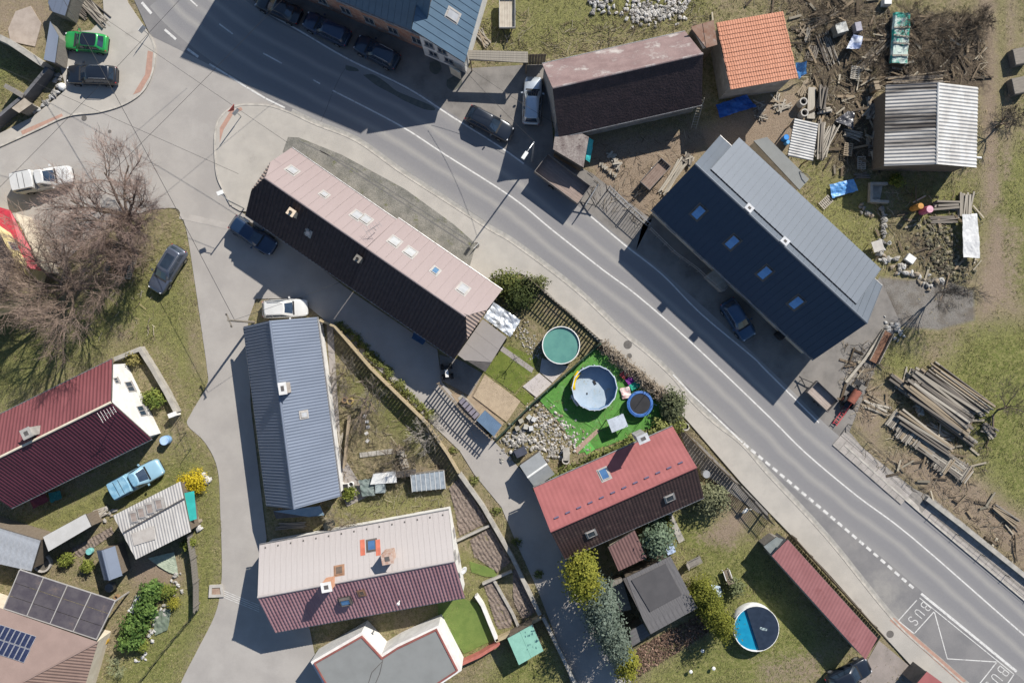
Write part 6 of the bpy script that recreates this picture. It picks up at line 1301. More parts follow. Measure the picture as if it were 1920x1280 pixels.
def table(name, label, px, py, sx, sy, h, rz, m, lm=None, cat='table'):
    c = W(px, py, h); t = thing(name, label, cat, (c.x, c.y, 0), rz); mb = MB(); mb.box((0, 0, h), (sx, sy, .05)); lpart('top', mb, m, t)
    for a in (-1, 1):
        for b in (-1, 1): mb = MB(); mb.box((a * (sx / 2 - .08), b * (sy / 2 - .08), h / 2 - .01), (.06, .06, h - .03)); lpart('leg', mb, lm or m, t)
    return t
table('garden_table', 'pale blue-grey table on the turf casting a long shadow', 1158, 793, 1.6, 1.25, 1.1, .38, mat('pale_top', (.42, .46, .52), rough=.5)); table('garden_table', 'small pale slab table among the rubble garden', 1062, 851, .6, 1.2, .5, 0, CONCW)
gS = gable('garden_shed', 'small twin sloped grey shed under the lane screen', (989, 895), (1026, 869), 2.2, (985, 865), (1012, 908), 1.8, (SP('plain', mat('grey_sheet', (.225, .235, .24), (.2, .21, .215), rough=.6)), SP('plain', MATS['grey_sheet'])), PLANKW, cat='shed', rake=.08, eave=.1, gutter=False, ridgem=WHITEP)
mono('shed', 'little shed with ribbed blue roof at the lane corner', 'shed', [(909, 769, 1.6), (941, 797, 1.6), (926, 818, 1.4), (893, 787, 1.4)], 'corr', mat('blue_ribbed', (.14, .21, .30), (.12, .18, .26), rough=.5), pitch=.2, amp=.035, inset=.08)
def ring(label, px, py, r, h, m, fill=None, name='planter_ring', cat='planter', wall=.1, group=None):
    c = W(px, py, h); t = thing(name, label, cat, (c.x, c.y, 0), 0, group); mb = MB(); mb.lathe((0, 0, 0), [(r, -.03), (r, h), (r - wall, h), (r - wall, .02)], 20); lpart('wall', mb, m, t)
    mb = MB(); mb.cyl((0, 0, .02), r - wall - .005, h * .55, 18); lpart('filling', mb, fill or TRIM, t); return t
CONCR = mat('concrete_ring', (.40, .38, .35), (.33, .31, .285), rough=.9)
ring('pale concrete planter ring near the twin sloped shed', 1061, 863, .36, .5, CONCR); ring('concrete ring planter beside the pavement at the red house corner', 1286, 800, .36, .5, CONCR)
ring('upright concrete ring beside the beige board, further from shelter', 1507, 190, .36, .9, CONCR, name='concrete_ring', cat='ring'); ring('upright concrete ring touching the rippled white shelter', 1509, 211, .36, .9, CONCR, name='concrete_ring', cat='ring')
ring('ochre pot beside the slate house path', 656, 752, .3, .4, mat('ochre_pot', (.42, .32, .12), rough=.8), name='flower_pot', cat='pot'); ring('brown pot leaning near the ochre pot', 646, 750, .28, .35, mat('brown_pot', (.24, .15, .08), rough=.8), name='flower_pot', cat='pot')
ring('white bucket beside the dark water trough', 658, 908, .24, .4, WHITEP, name='bucket', cat='bucket', wall=.04); ring('orange pot at the brown roofed house corner', 194, 1202, .36, .4, mat('ochre', (.42, .26, .04), rough=.8), fill=mat('ochre', (.42, .26, .04)), name='flower_pot', cat='pot'); ring('clay pot by the wooden deck chair', 217, 1120, .25, .35, MATS['brown_pot'], name='flower_pot', cat='pot')
ring('grey stone ring with dark pond beside the long sheds', 78, 1056, .85, .35, CONCR, fill=mat('pond', (.13, .115, .095), rough=.4), name='stone_ring', cat='pond', wall=.16)
def drum(label, px, py, r, h, m, name='barrel', lid=None, group=None):
    c = W(px, py, h); t = thing(name, label, 'barrel', (c.x, c.y, 0), 0, group); mb = MB(); mb.lathe((0, 0, 0), [(r * .93, -.02), (r, .06), (r, h * .33), (r * 1.03, h * .35), (r, h * .38), (r, h * .66), (r * 1.03, h * .68), (r, h * .71), (r, h - .03), (r * .95, h)], 20); lpart('body', mb, m, t, True)
    mb = MB(); mb.cyl((0, 0, h - .05), r * .95, .04, 20); lpart('lid', mb, lid or m, t); return t
def pm(n, c): return mat('plastic_' + n, c, rough=.45)
drum('blue and white water barrel in front of the maroon roof corner', 307, 826, .42, .9, pm('lb', (.22, .38, .62)), lid=pm('lb2', (.36, .50, .70))); drum('grey water butt by the dark strip beside the red house', 1325, 889, .36, .9, pm('g', (.25, .26, .28)))
drum('orange barrel casting a long shadow on the scrap yard grass', 1727, 386, .28, 1.6, pm('o', (.52, .26, .07))); drum('pink barrel next to the orange barrel', 1744, 392, .34, 1.5, pm('p', (.50, .13, .24)), lid=pm('p2', (.62, .35, .42)))
drum('bright blue barrel at the rippled white shelter', 1475, 257, .26, .9, pm('b', (.03, .22, .60))); drum('light blue small barrel next to the bright blue barrel', 1478, 266, .2, .7, pm('b2', (.12, .38, .72)))
drum('dark green compost bin between slate house and white panelled roof', 615, 985, .48, .9, pm('dg', (.03, .035, .035))); drum('teal watering drum beside the tilled bed', 166, 1034, .3, .5, pm('t', (.18, .44, .42))); drum('grey metal drum behind the tiny slate shed', 204, 1102, .4, .7, mat('drum_steel', (.28, .29, .31), rough=.35, metal=.6))
def boxthing(name, label, px, py, dims, rz, m, cat, z=None, lidm=None, group=None):
    c = W(px, py, dims[2]); t = thing(name, label, cat, (c.x, c.y, 0), rz, group); mb = MB(); mb.box((0, 0, dims[2] / 2), dims); lpart('body', mb, m, t); mb = MB(); mb.box((0, 0, dims[2] + .02), (dims[0] * .94, dims[1] * .94, .035)); lpart('lid', mb, lidm or m, t); return t
boxthing('appliance', 'old white kitchen appliance dumped on its back', 1578, 52, (1.1, .95, 1.0), .3, mat('enamel_grey', (.24, .24, .22)), 'appliance', lidm=mat('enamel', (.52, .52, .49), (.25, .25, .24), scale=2.5)); boxthing('appliance', 'small grey metal cabinet beside the dumped appliance', 1610, 50, (.6, .85, .7), .2, mat('cab', (.33, .32, .36)), 'cabinet')
boxthing('appliance', 'white box with dark porthole at the thicket top', 1665, 2, (.7, .6, .7), 0, WHITEP, 'appliance'); boxthing('slab_box', 'square white slab propped among the stone row', 1708, 485, (.85, .7, .4), -.6, WHITEP, 'slab')
boxthing('bin', 'dark blue grey wheelie bin among the rubble garden', 976, 848, (1.1, .7, .9), .45, mat('bin_navy', (.055, .06, .08)), 'bin'); boxthing('water_trough', 'dark open trough at the slate house wall', 645, 912, (.8, .5, .45), .1, WHITEP, 'trough', lidm=TRIM); boxthing('bin', 'black wheelie bin pair in the shade of the navy house', 1466, 628, (.7, .6, 1.0), -.8, TRIM, 'bin')
for k, (x, y, c_) in enumerate(((977, 789, (.34, .32, .26)), (992, 782, (.42, .42, .40)), (1001, 786, (.5, .5, .49)), (986, 800, (.4, .39, .35)), (996, 803, (.5, .5, .5)), (970, 803, (.3, .28, .24)))):
    c = W(x, y, .4); solo('crate', MB().box((c.x, c.y, .19), (.42, .4, .38), rz=.5 + k * .3), mat('crate%d' % k, c_, rough=.8), 'small pale crate in the heap by the green board screen', 'crate', 'crates by the green screen')
# ------------------------------------------------------ planks, pallets, logs, stones
PLK = [mat('plank_%d' % i, c, tuple(x * .7 for x in c), scale=3, stretch=(.4, 4, 4), rough=.9, grain=.2, gscale=12) for i, c in enumerate(((.30, .27, .225), (.22, .195, .165), (.38, .345, .29), (.155, .135, .115), (.28, .225, .16)))]
_bm = MB(); _bm.box((0, 0, 0), (1, 1, 1)); PLANKME = [_bm.mesh('plank') for _ in PLK]
for me_, m_ in zip(PLANKME, PLK): me_.materials.append(m_)
_lm = MB(); _lm.cyl((0, 0, 0), .5, 1, 9, axis='X'); LOGME = [_lm.mesh('log') for _ in PLK]
for me_, m_ in zip(LOGME, PLK): me_.materials.append(m_)
def pile(label, px, py, rz, n, L, wd, pw, ph, spread_h=.5, jit=.05, name='timber_stack', cat='timber stack', logs=False, cols=None, lj=.15, pn='plank', group=None):
    c = W(px, py, spread_h / 2); t = thing(name, label, cat, (c.x, c.y, 0), rz, group); per = max(1, int(wd / (pw * 1.15))); cols = cols or list(range(len(PLK)))
    for i in range(n):
        lay, k = divmod(i, per); o = bpy.data.objects.new('log' if logs else pn, random.choice([(LOGME if logs else PLANKME)[q] for q in cols])); C.objects.link(o); o.parent = t
        ln = L * random.uniform(1 - lj, 1 + lj); o.scale = (ln, pw * random.uniform(.8, 1.1), ph * random.uniform(.85, 1.1)); o.location = (random.uniform(-.5, .5) * L * lj, -wd / 2 + (k + .5) * wd / per + random.gauss(0, .02), ph * (lay + .5) * 1.02 + random.uniform(0, .02)); o.rotation_euler = (random.gauss(0, .05), random.gauss(0, .012), random.gauss(0, jit))
    return t
def pallet(label, px, py, rz, m=0, h=.0, tilt=0.0, L=1.2, Wd=.8):
    c = W(px, py, h + .15); t = thing('pallet', label, 'pallet', (c.x, c.y, h), rz); t.rotation_euler = (tilt, 0, rz)
    def bar(nm, loc, sc_): o = bpy.data.objects.new(nm, PLANKME[m]); C.objects.link(o); o.parent = t; o.location = loc; o.scale = sc_
    for y in (-Wd / 2 + .05, 0, Wd / 2 - .05): bar('runner', (0, y, .05), (L, .1, .09))
    for i in range(7): bar('deck_board', (-L / 2 + .05 + i * (L - .1) / 6, 0, .107), (.1, Wd, .022))
    return t
AZ = ang(0, 0, 100, 74)
pile('wide stack of long weathered beams in the meadow', 1762, 752, AZ, 46, 6.6, 2.9, .24, .2, .9, .045, logs=False); pile('flat row of long grey poles beside the wide beam stack', 1800, 728, AZ, 16, 6.2, 1.4, .2, .18, .3, .03, logs=True)
pile('short thick beams at the upper end of the wide beam stack', 1692, 722, AZ, 6, 2.6, .9, .24, .22, .3, .06); pile('narrow beams pulled out below the wide beam stack', 1795, 808, AZ, 8, 3.6, .8, .2, .18, .3, .03)
pile('long pale beams on top of the roadside lumber stack', 1735, 812, AZ, 14, 5.4, 1.2, .2, .2, .9, .05)
for i, (x, y, lb) in enumerate(((1682, 790, 'block of short cross-laid boards at the upper end of the roadside lumber stack'), (1698, 812, 'block of short cross-laid boards second in the roadside lumber stack'), (1716, 818, 'tall block of short cross-laid boards in the roadside lumber stack'), (1768, 868, 'pale block of cross-laid boards at the lower end of the roadside lumber stack'), (1806, 884, 'small tilted block of boards ending the roadside lumber stack'))):
    pile(lb, x, y, AZ + 1.57, 30, 1.6, 1.5, .14, .09, .6, .05)
for x, y, lb in ((1735, 834, 'bundle of lengthwise boards in the roadside lumber stack'), (1758, 852, 'lower bundle of lengthwise boards in the roadside lumber stack'), (1788, 872, 'last bundle of lengthwise boards in the roadside lumber stack')): pile(lb, x, y, AZ, 24, 2.1, 1.5, .16, .1, .6, .05)
pile('loose pale boards fanned out below the beam stacks', 1760, 815, AZ + .15, 14, 2.6, 1.4, .12, .06, .2, .2, cols=[0, 2]); pile('small split boards heap between the beam stacks', 1722, 768, .4, 22, .6, .9, .15, .1, .3, .9, cols=[0, 2]); pile('short planks laid on sand by the lumber', 1645, 760, AZ + .2, 9, 2.2, 1.3, .18, .05, .1, .12, cols=[2, 4])
pile('loose battens beside the upper beam end', 1705, 705, 1.2, 12, 1.3, 1.0, .1, .07, .2, .2, cols=[0, 2]); pile('weathered grey board heap at the meadow edge', 1855, 806, AZ, 14, 1.4, .8, .16, .1, .4, .3); pile('brown plank stack by the retaining wall scrub', 1885, 965, AZ, 16, 2.4, .8, .12, .08, .2, .08, cols=[1, 4])
pile('bundle of pale poles leaning at the corrugated yard shelter', 1549, 265, 1.15, 20, 3.0, .9, .12, .1, .4, .09, cols=[0, 2]); pile('bundle of thick pale boards beside the pole bundle', 1537, 262, 1.5, 14, 3.2, .6, .14, .1, .4, .06, cols=[2, 0, 1]); pile('dark gnarled logs beside the beige board', 1540, 185, 1.5, 10, 2.2, .7, .18, .18, .4, .1, logs=True, cols=[1, 3])
pile('steel tube rack between orange roof and appliance', 1552, 92, -1.2, 14, 3.0, 1.4, .09, .1, .3, .05, logs=True, cols=[3, 0, 2]); pile('short grey slats beside the orange roof corner', 1523, 100, 1.3, 12, 1.3, 1.0, .1, .06, .2, .08, cols=[3, 1]); pile('scattered yellow off-cuts beside the orange roof', 1507, 62, .9, 14, 1.2, 1.4, .14, .12, .3, .7, cols=[4, 0])
pile('long bent poles across the scrap yard earth', 1640, 100, .85, 14, 4.4, 1.0, .09, .08, .3, .12, logs=True, cols=[4, 1, 3]); pile('thin poles crossing above the appliance', 1545, 35, .5, 10, 4.4, .9, .07, .07, .2, .15, logs=True, cols=[4, 1, 3]); pile('heap of rough boards left of the corrugated shed', 1638, 205, 1.25, 26, 1.9, 1.2, .14, .08, .5, .4); pile('stacked boards at the corrugated shed wall', 1648, 238, 1.35, 18, 2.4, .8, .14, .08, .5, .12, cols=[1, 3, 0])
pile('pale battens between pallets and shed', 1600, 252, -.35, 12, 1.6, .8, .1, .06, .3, .2, cols=[2, 0]); pile('dark beam heap below the pallets', 1616, 330, .15, 8, 1.3, .5, .1, .08, .2, .1, cols=[3]); pile('dark planks stacked north of the corrugated shed', 1720, 148, .05, 12, 5.0, .9, .14, .1, .4, .03, cols=[3, 1, 4])
pile('pale boards stacked above the white sheeted stack', 1812, 384, 1.5, 18, 2.1, 1.2, .16, .1, .7, .07, cols=[2, 0]); pile('grey beams beside the pink barrel', 1775, 385, .05, 9, 2.2, .9, .2, .12, .3, .08, cols=[0, 1]); pile('boards left of the white sheeted stack', 1770, 412, .02, 10, 2.4, .7, .12, .08, .2, .05, cols=[1, 3])
pile('beige broad board lying beside the concrete rings', 1521, 194, 1.55, 2, 2.9, .75, .62, .08, .1, .01, name='board', cat='board', cols=[2], lj=.01); pile('short thick planks by the yard shelter corner', 1545, 207, .2, 3, 1.3, .6, .2, .15, .2, .08, cols=[2]); pile('long pale rods bundled at the ruined yard corner', 168, 12, -.75, 26, 4.0, 1.1, .09, .09, .6, .1, cols=[0, 2, 3]); pile('dark rods under the pale rod bundle', 140, 8, -.75, 16, 3.2, .9, .09, .09, .3, .15, cols=[3, 1])
pile('boards stacked beside the trailer behind the blue house', 905, 72, -1.0, 10, 1.6, .7, .12, .08, .2, .3, cols=[4, 0])
GATEWAY = mono('gateway_roof', 'weathered plank roof over the passage beside the white fronted house', 'roof', [(877, 94, 2.9), (990, 97, 2.9), (990, 118, 2.8), (879, 113, 2.8)], 'seam', PLK[0], fall=0, pitch=.2, amp=.012, open_=True, inset=.1)
fence('tall dark board gate between the passage roof and the barn', [(983, 122), (1024, 121)], 2.6, .26, .24, DARKW, name='board_fence')
pile('firewood row along the lean-to in the barn yard', 1140, 318, .9, 26, .45, 2.0, .12, .1, .3, .6, cols=[0, 2, 4]); pile('light stone and timber heap in the barn yard', 1152, 300, .6, 16, .8, 1.6, .18, .1, .3, .8, cols=[2, 2, 0]); pile('planks edging the yard by the navy house', 1262, 330, -.98 + 1.96, 14, 3.4, .8, .14, .08, .2, .05, cols=[4, 0, 2]); pile('timber bits edging the navy house corner', 1290, 300, .95, 16, 1.0, .8, .14, .1, .3, .5, cols=[0, 2, 3])
pile('broken furniture heap under the outbuilding wall', 1425, 205, .2, 18, 1.2, 1.6, .1, .08, .4, .7, cols=[0, 2, 3]); pile('timber off-cut heap near the outbuilding', 1462, 195, .8, 18, 1.4, 1.4, .12, .08, .3, .8, cols=[2, 4, 0]); pile('boards leaning by the barn yard lorry bits', 1508, 165, 1.2, 8, 1.5, .6, .12, .06, .2, .3, cols=[4])
pile('timber frame panels beside slate house wall', 630, 835, 1.5, 16, 2.8, .9, .07, .06, .2, .35, cols=[2, 0]); pile('orange-brown beam stack at the slate house garden', 652, 825, 1.48, 5, 4.4, .3, .16, .14, .3, .02, cols=[4]); pile('stacked boards in the glazed lean-to yard', 545, 985, .05, 10, 2.4, .6, .12, .08, .2, .05, cols=[0, 1]); pile('rubbish and firewood heap beside the greenhouse', 755, 858, .3, 34, .7, 2.0, .14, .1, .4, .9, cols=[2, 4, 0])
pile('red brick pile at corrugated shed corner', 1637, 165, .1, 22, .5, .9, .25, .14, .5, .1, name='brick_pile', cat='bricks', cols=[4], pn='brick'); pile('plank stack outside the narrow pale shed', 190, 960, .45, 12, 1.3, .8, .13, .08, .2, .2, cols=[2, 0])
mb = MB()
for (lb, x, y, rz, m) in (('pale grey pallet standing beside the tube rack', 1604, 136, 1.45, 2), ('yellowish pallet on its stand left of the corrugated shed', 1591, 280, 1.45, 4), ('brown pallet closest to the corrugated shed wall', 1637, 262, 0, 0), ('slatted pallet below the brown pallet', 1637, 281, 1.57, 1), ('grey pallet on the lower scrap heap', 1616, 305, 1.57, 2), ('small white pallet on the grass by the navy house', 1549, 379, .75, 2), ('whitish pallet below the teal sheeted stack', 1686, 122, -.1, 2), ('reddish pallet against the corrugated shed', 1668, 235, 1.57, 1)):
    pallet(lb, x, y, rz, m, h=.25 if 'stand' in lb else .0)
def teal_stack():
    c = W(1690, 72, .8); t = thing('sheet_stack', 'long stack of boards under teal and white sheets', 'stack', (c.x, c.y, 0), ang(1692, 120, 1698, 28))
    mb = MB(); mb.box((0, 0, .35), (4.4, 1.4, .7)); lpart('board_stack', mb, PLK[1], t)
    mb = MB(); n = 12
    for j in range(n):
        for i in range(n): x, y = -2.3 + 4.7 * j / (n - 1), -.82 + 1.64 * i / (n - 1); mb.v.append((x, y, .76 + .05 * math.sin(j * 1.7 + i) - .18 * (abs(y) > .7)))
    for j in range(n - 1):
        for i in range(n - 1): a = j * n + i; mb.f.append((a, a + 1, a + n + 1, a + n)[::-1])
    lpart('sheet', mb, mat('teal_white_sheet', (.42, .50, .46), (.03, .28, .22), scale=.75, rough=.5, lo=.46, hi=.54), t)
    for x in (-1.6, -.5, .2, 1.0): mb = MB(); mb.box((x, 0, .86), (.14, 1.5, .06), rz=random.uniform(-.15, .15)); lpart('batten', mb, PLK[2], t)
teal_stack()
STONE = [mat('stone_%d' % i, c, tuple(x * .7 for x in c), scale=4, rough=.95, bump=.3, bscale=12) for i, c in enumerate(((.34, .325, .30), (.24, .23, .215), (.46, .45, .43), (.30, .25, .19)))]
STME = []
for i in range(6):
    b_ = MB(); b_.blob((0, 0, 0), (1, 1, 1), i, .5, 8, 5); STME.append(b_.mesh('stone'))
def stones(label, pts, n, smin, smax, group, name='stone', jitter=.25, cols=(0, 1, 2), cat='stone', flat_=.6):
    P = [Vector(p) for p in px2(pts)]
    for k in range(n):
        f = (k + .5) / n * (len(P) - 1); i = min(int(f), len(P) - 2); p = P[i].lerp(P[i + 1], f - i); s = random.uniform(smin, smax); me = STME[k % 6].copy(); me.materials.append(STONE[random.choice(cols)])
        o = bpy.data.objects.new(name, me); C.objects.link(o); o.location = (p.x + random.gauss(0, jitter), p.y + random.gauss(0, jitter), s * flat_ * .3); o.scale = (s, s * random.uniform(.6, .95), s * flat_); o.rotation_euler = (0, 0, random.uniform(0, 6.28)); tag(o, label, cat, group)
stones('grey edging boulder beside the parking bay', [(62, 214), (88, 192), (112, 168), (108, 140)], 16, .5, .85, 'edging boulders by the parking bay', jitter=.15)
stones('rough stone in the curved row at the gravel drive', [(1640, 462), (1660, 480), (1690, 505), (1725, 522), (1760, 538)], 40, .35, .75, 'curved stone row', cols=(0, 2, 3), jitter=.35)
stones('stone of the small heap on the scrap yard grass', [(1612, 386), (1632, 402)], 10, .35, .55, 'stone heap on the yard grass', cols=(3, 1)); stones('dark stone of the lower wall line in the scrap yard', [(1655, 385), (1656, 420), (1654, 458)], 16, .35, .6, 'low stone wall line', cols=(0, 1), jitter=.12)

stones('rough stone in the heap at the top meadow', [(1105, 8), (1125, 15), (1140, 5)], 30, .3, .6, 'meadow stone heap', cols=(0, 1, 2), jitter=.5)
stones('rockery stone beside the laurel row', [(262, 1245), (285, 1190), (300, 1150), (330, 1110), (335, 1070)], 50, .2, .45, 'rockery stones by the laurels', cols=(2, 0), jitter=.25); stones('stone beside the long narrow shed', [(175, 975), (200, 962), (215, 955)], 14, .3, .5, 'stones by the narrow shed', cols=(0, 3)); stones('white boulder at the yellow shrub', [(385, 885), (390, 905)], 3, .5, .8, 'boulders at the yellow shrub', cols=(2,)); stones('pinkish boulder at the teal awning', [(372, 978), (378, 990)], 5, .4, .7, 'boulders at the teal awning', cols=(2, 3))
stones('rubble lump at the rusty trough end', [(1660, 612), (1690, 622)], 30, .2, .45, 'rubble at the rusty trough', cols=(2, 0), jitter=.35)
def rubble(label, pts, n, smin, smax, jit, cols, name='rubble'):
    P = [Vector(p) for p in px2(pts)]; mb = MB()
    for k in range(n):
        f = random.random() * (len(P) - 1); i = min(int(f), len(P) - 2); p = P[i].lerp(P[i + 1], f - i); s_ = random.uniform(smin, smax) * random.uniform(.6, 1); c_ = random.choice(cols); q = random.uniform(.75, 1.15); mb.cc = tuple(x * q for x in c_)
        mb.blob((p.x + random.gauss(0, jit), p.y + random.gauss(0, jit), s_ * .12), (s_, s_ * random.uniform(.6, .95), s_ * .6), k, .5, 6, 4, rz=random.uniform(0, 6.28))
    o = link(name, mb.mesh(name), WOODY); o['kind'] = 'stuff'; tag(o, label, 'rubble')
ST_P, ST_G, ST_M = (.42, .40, .37), (.28, .265, .24), (.14, .13, .085)
rubble('pale broken rubble filling the rockery beside the turf', [(1008, 772), (1026, 796), (1048, 816), (1070, 832)], 420, .12, .42, .8, (ST_P, ST_P, ST_G, (.24, .20, .14)))
rubble('pale broken rubble between the twin sloped shed and the crates', [(948, 838), (972, 820), (1008, 832), (1045, 852)], 260, .14, .5, .55, (ST_P, ST_G, ST_G))
rubble('mossy rubble heap beside the white sheeted stack', [(1742, 425), (1756, 450), (1768, 475), (1780, 505), (1800, 500)], 420, .15, .5, .9, (ST_M, ST_M, (.09, .08, .06), (.24, .21, .15)))
rubble('white plaster rubble heap in the top meadow', [(1180, 18), (1212, 28), (1250, 18), (1275, 4)], 320, .15, .6, .6, (ST_P, (.5, .48, .45), ST_G))
rubble('small stones and chippings beside the plunge pool', [(975, 612), (990, 640), (1012, 664)], 160, .1, .3, .45, (ST_P, ST_G, (.26, .22, .15)))
def litter():      # sticks, bark and brush no one could count
    mb = MB(); areas = [([(1360, 0), (1660, 0), (1650, 330), (1560, 330), (1500, 170), (1480, 30)], 1500), ([(1650, 20), (1850, 20), (1850, 150), (1650, 150)], 800), ([(615, 630), (660, 650), (845, 850), (840, 955), (640, 975)], 620), ([(1100, 270), (1330, 240), (1300, 290), (1200, 430), (1110, 380)], 240), ([(1600, 840), (1920, 1080), (1920, 1000), (1760, 830)], 700), ([(1650, 690), (1860, 790), (1850, 900), (1660, 820)], 500), ([(1580, 640), (1660, 640), (1640, 790), (1570, 780)], 300), ([(1640, 360), (1840, 360), (1830, 560), (1640, 500)], 500), ([(1000, 60), (1320, -20), (1340, 40), (1030, 112)], 450), ([(0, 400), (300, 400), (300, 640), (0, 640)], 500), ([(880, 40), (1000, 20), (985, 110), (900, 95)], 150)]
    for pl, n in areas:
        P = px2(pl); xs = [p[0] for p in P]; ys = [p[1] for p in P]; X = rng.uniform(min(xs), max(xs), n * 2); Y = rng.uniform(min(ys), max(ys), n * 2); ok = sdist(pl, X, Y) > 0
        for x, y in list(zip(X[ok], Y[ok]))[:n]:
            a = 6.283 * float(fbm(np.array(x), np.array(y), .2, 50)) * 2 + random.gauss(0, .7); l = random.uniform(.2, .95); r_ = random.uniform(.008, .026); z = random.uniform(.02, .14); q = random.uniform(.5, 1.3); c_ = random.choice(((.20, .155, .105), (.13, .10, .07), (.30, .265, .205), (.075, .06, .045))); mb.cc = tuple(v * q for v in c_)
            if random.random() < .06 and x > 18: mb.box((x, y, z + .05), (random.uniform(.6, 1.8), random.uniform(.1, .24), .05), rz=a); continue
            m_ = Vector((x, y, z + random.uniform(0, .06))); d = Vector((math.cos(a), math.sin(a), 0)) * l / 2; mb.tube([m_ - d, m_ + Vector((d.y, -d.x, 0)) * random.uniform(-.3, .3), m_ + d], r_, 3)
    o = link('brushwood', mb.mesh('brushwood'), WOODY); o['kind'] = 'stuff'; tag(o, 'brushwood, bark and straw litter strewn over the rough ground', 'brushwood')
litter()
c = W(115, 162, .3); solo('boulder', MB().blob((c.x, c.y, .2), (.75, .75, .55), 3, .08, 14, 8), WHITEP, 'white round boulder at the end of the edging boulders', 'boulder')
for k, (x, y) in enumerate(((688, 790), (690, 800), (687, 812), (689, 826), (684, 780))): c = W(x, y, .04); solo('stepping_stone', MB().box((c.x, c.y, .035), (.34, .28, .07), rz=k * .3), STONE[2], 'small white stepping stone in the bare garden bed', 'stepping stone', 'stepping stones')
for k in range(4): c = W(682 + k * 16, 852 - k * 2, .04); solo('paving_slab', MB().box((c.x, c.y, .03), (.75, .45, .08), rz=.1), CONCW, 'pale slab in the row across the bare garden bed', 'slab', 'slab row in the garden')
# greenhouse, junk by the garden wall
def greenhouse():
    t = thing('greenhouse', 'low glass greenhouse frame in the triangular garden', 'greenhouse', (*W2(802, 901), 0)); A = [W(770, 890, 1.1), W(832, 882, 1.1), W(835, 916, .7), W(773, 922, .7)]
    for i in range(7):
        f = lambda s, u: A[0].lerp(A[1], s).lerp(A[3].lerp(A[2], s), u); q = MB(); q.poly3([f(i / 7 + .01, .02), f((i + 1) / 7 - .01, .02), f((i + 1) / 7 - .01, .98), f(i / 7 + .01, .98)], .012); part('pane', q, mat('hazy_glass', (.33, .37, .40), (.22, .25, .28), scale=2, rough=.15, spec=.7), t)
    for i in range(8): q = MB(); q.bar(A[0].lerp(A[1], i / 7), A[3].lerp(A[2], i / 7), .05, .05); part('glazing_bar', q, WHITEP, t)
    part('frame', wall_mesh([(p.x, p.y) for p in A], [p.z - .03 for p in A]), GREYW, t)
greenhouse()
mono('shed', 'low white lid box beside the greenhouse', 'shed', [(700, 888, 1.0), (742, 883, 1.0), (744, 904, .9), (694, 908, .9)], 'plain', WHITEP, inset=.05); mono('shed', 'low dark lid box between lid box and greenhouse', 'shed', [(742, 884, .7), (780, 880, .7), (778, 892, .7), (742, 895, .7)], 'plain', FRAME_D, inset=.05)
boxthing('water_tank', 'grey water tank in the junk by the greenhouse', 712, 914, (.9, 1.0, .8), .05, mat('tank', (.27, .31, .31)), 'tank'); cloth('tarpaulin', 'dark green sheet over junk beside the water tank', [(672, 900), (700, 896), (704, 928), (680, 930)], .6, mat('green_sheet_dark', (.10, .13, .12), (.16, .19, .18), scale=2), .25, 12, seed=33)
def coldframe(): 
    t = thing('cold_frame', 'white cold frame leaning along the yard boundary', 'cold frame', (*W2(880, 765), 0)); A = [W(868, 744, .9), W(900, 777, .9), W(890, 787, .6), W(859, 753, .6)]
    for i in range(5): f = lambda s, u: A[0].lerp(A[1], s).lerp(A[3].lerp(A[2], s), u); q = MB(); q.poly3([f(i / 5 + .02, .05), f((i + 1) / 5 - .02, .05), f((i + 1) / 5 - .02, .95), f(i / 5 + .02, .95)], .02); part('pane', q, mat('pane_lilac', (.40, .37, .42), (.33, .3, .35), rough=.2), t)
    part('frame', wall_mesh([(p.x, p.y) for p in A], [p.z - .02 for p in A]), GREYW, t)
coldframe()
def dryer():
    c = W(966, 672, 1.6); t = thing('clothes_dryer', 'folded rotary clothes dryer on the row house lawn', 'clothes dryer', (c.x, c.y, 0)); mb = MB(); mb.tube([(0, 0, -.05), (0, 0, 1.8)], .03, 8); lpart('pole', mb, STEEL, t)
    for k in range(4): a = k * 1.57 + .4; mb = MB(); mb.tube([(0, 0, 1.2), (math.cos(a) * .55, math.sin(a) * .55, 1.75)], .02, 5); lpart('arm', mb, STEEL, t)
    mb = MB()
    for r_ in (.2, .35, .5):
        pts = [(math.cos(k * 1.57 + .4) * r_, math.sin(k * 1.57 + .4) * r_, 1.3 + r_ * .9) for k in range(5)]; mb.tube(pts, .01, 4)
    lpart('line', mb, GREYW, t)
dryer()
def chair(name, label, px, py, rz, m, fm, cat='chair', L=.55):
    c = W(px, py, .5); t = thing(name, label, cat, (c.x, c.y, 0), rz); mb = MB(); mb.box((0, 0, .42), (L, .6, .05)); lpart('seat', mb, m, t); mb = MB(); mb.box((-L / 2 - .12, 0, .75), (.06, .6, .7), M=Matrix.Rotation(-.35, 3, 'Y')); lpart('backrest', mb, m, t)
    for a in (-1, 1):
        for b in (-1, 1): mb = MB(); mb.box((a * (L / 2 - .04), b * .27, .2), (.05, .05, .42)); lpart('leg', mb, fm, t)
        mb = MB(); mb.box((0, a * .3, .62), (L, .06, .04)); lpart('armrest', mb, fm, t)
chair('garden_swing', 'weathered wooden swing seat on the lawn by the pavilion', 1303, 1053, .45, GREYW, GREYW, 'swing seat', 1.3); chair('deck_chair', 'dark deck chair on the lawn near the pool', 1364, 1077, 1.9, DARKW, WHITEP, 'deck chair', .9); chair('deck_chair', 'silver deck chair beside the laurel row', 256, 1128, 1.2, mat('silver_cloth', (.42, .43, .44)), STEEL, 'deck chair', 1.1)
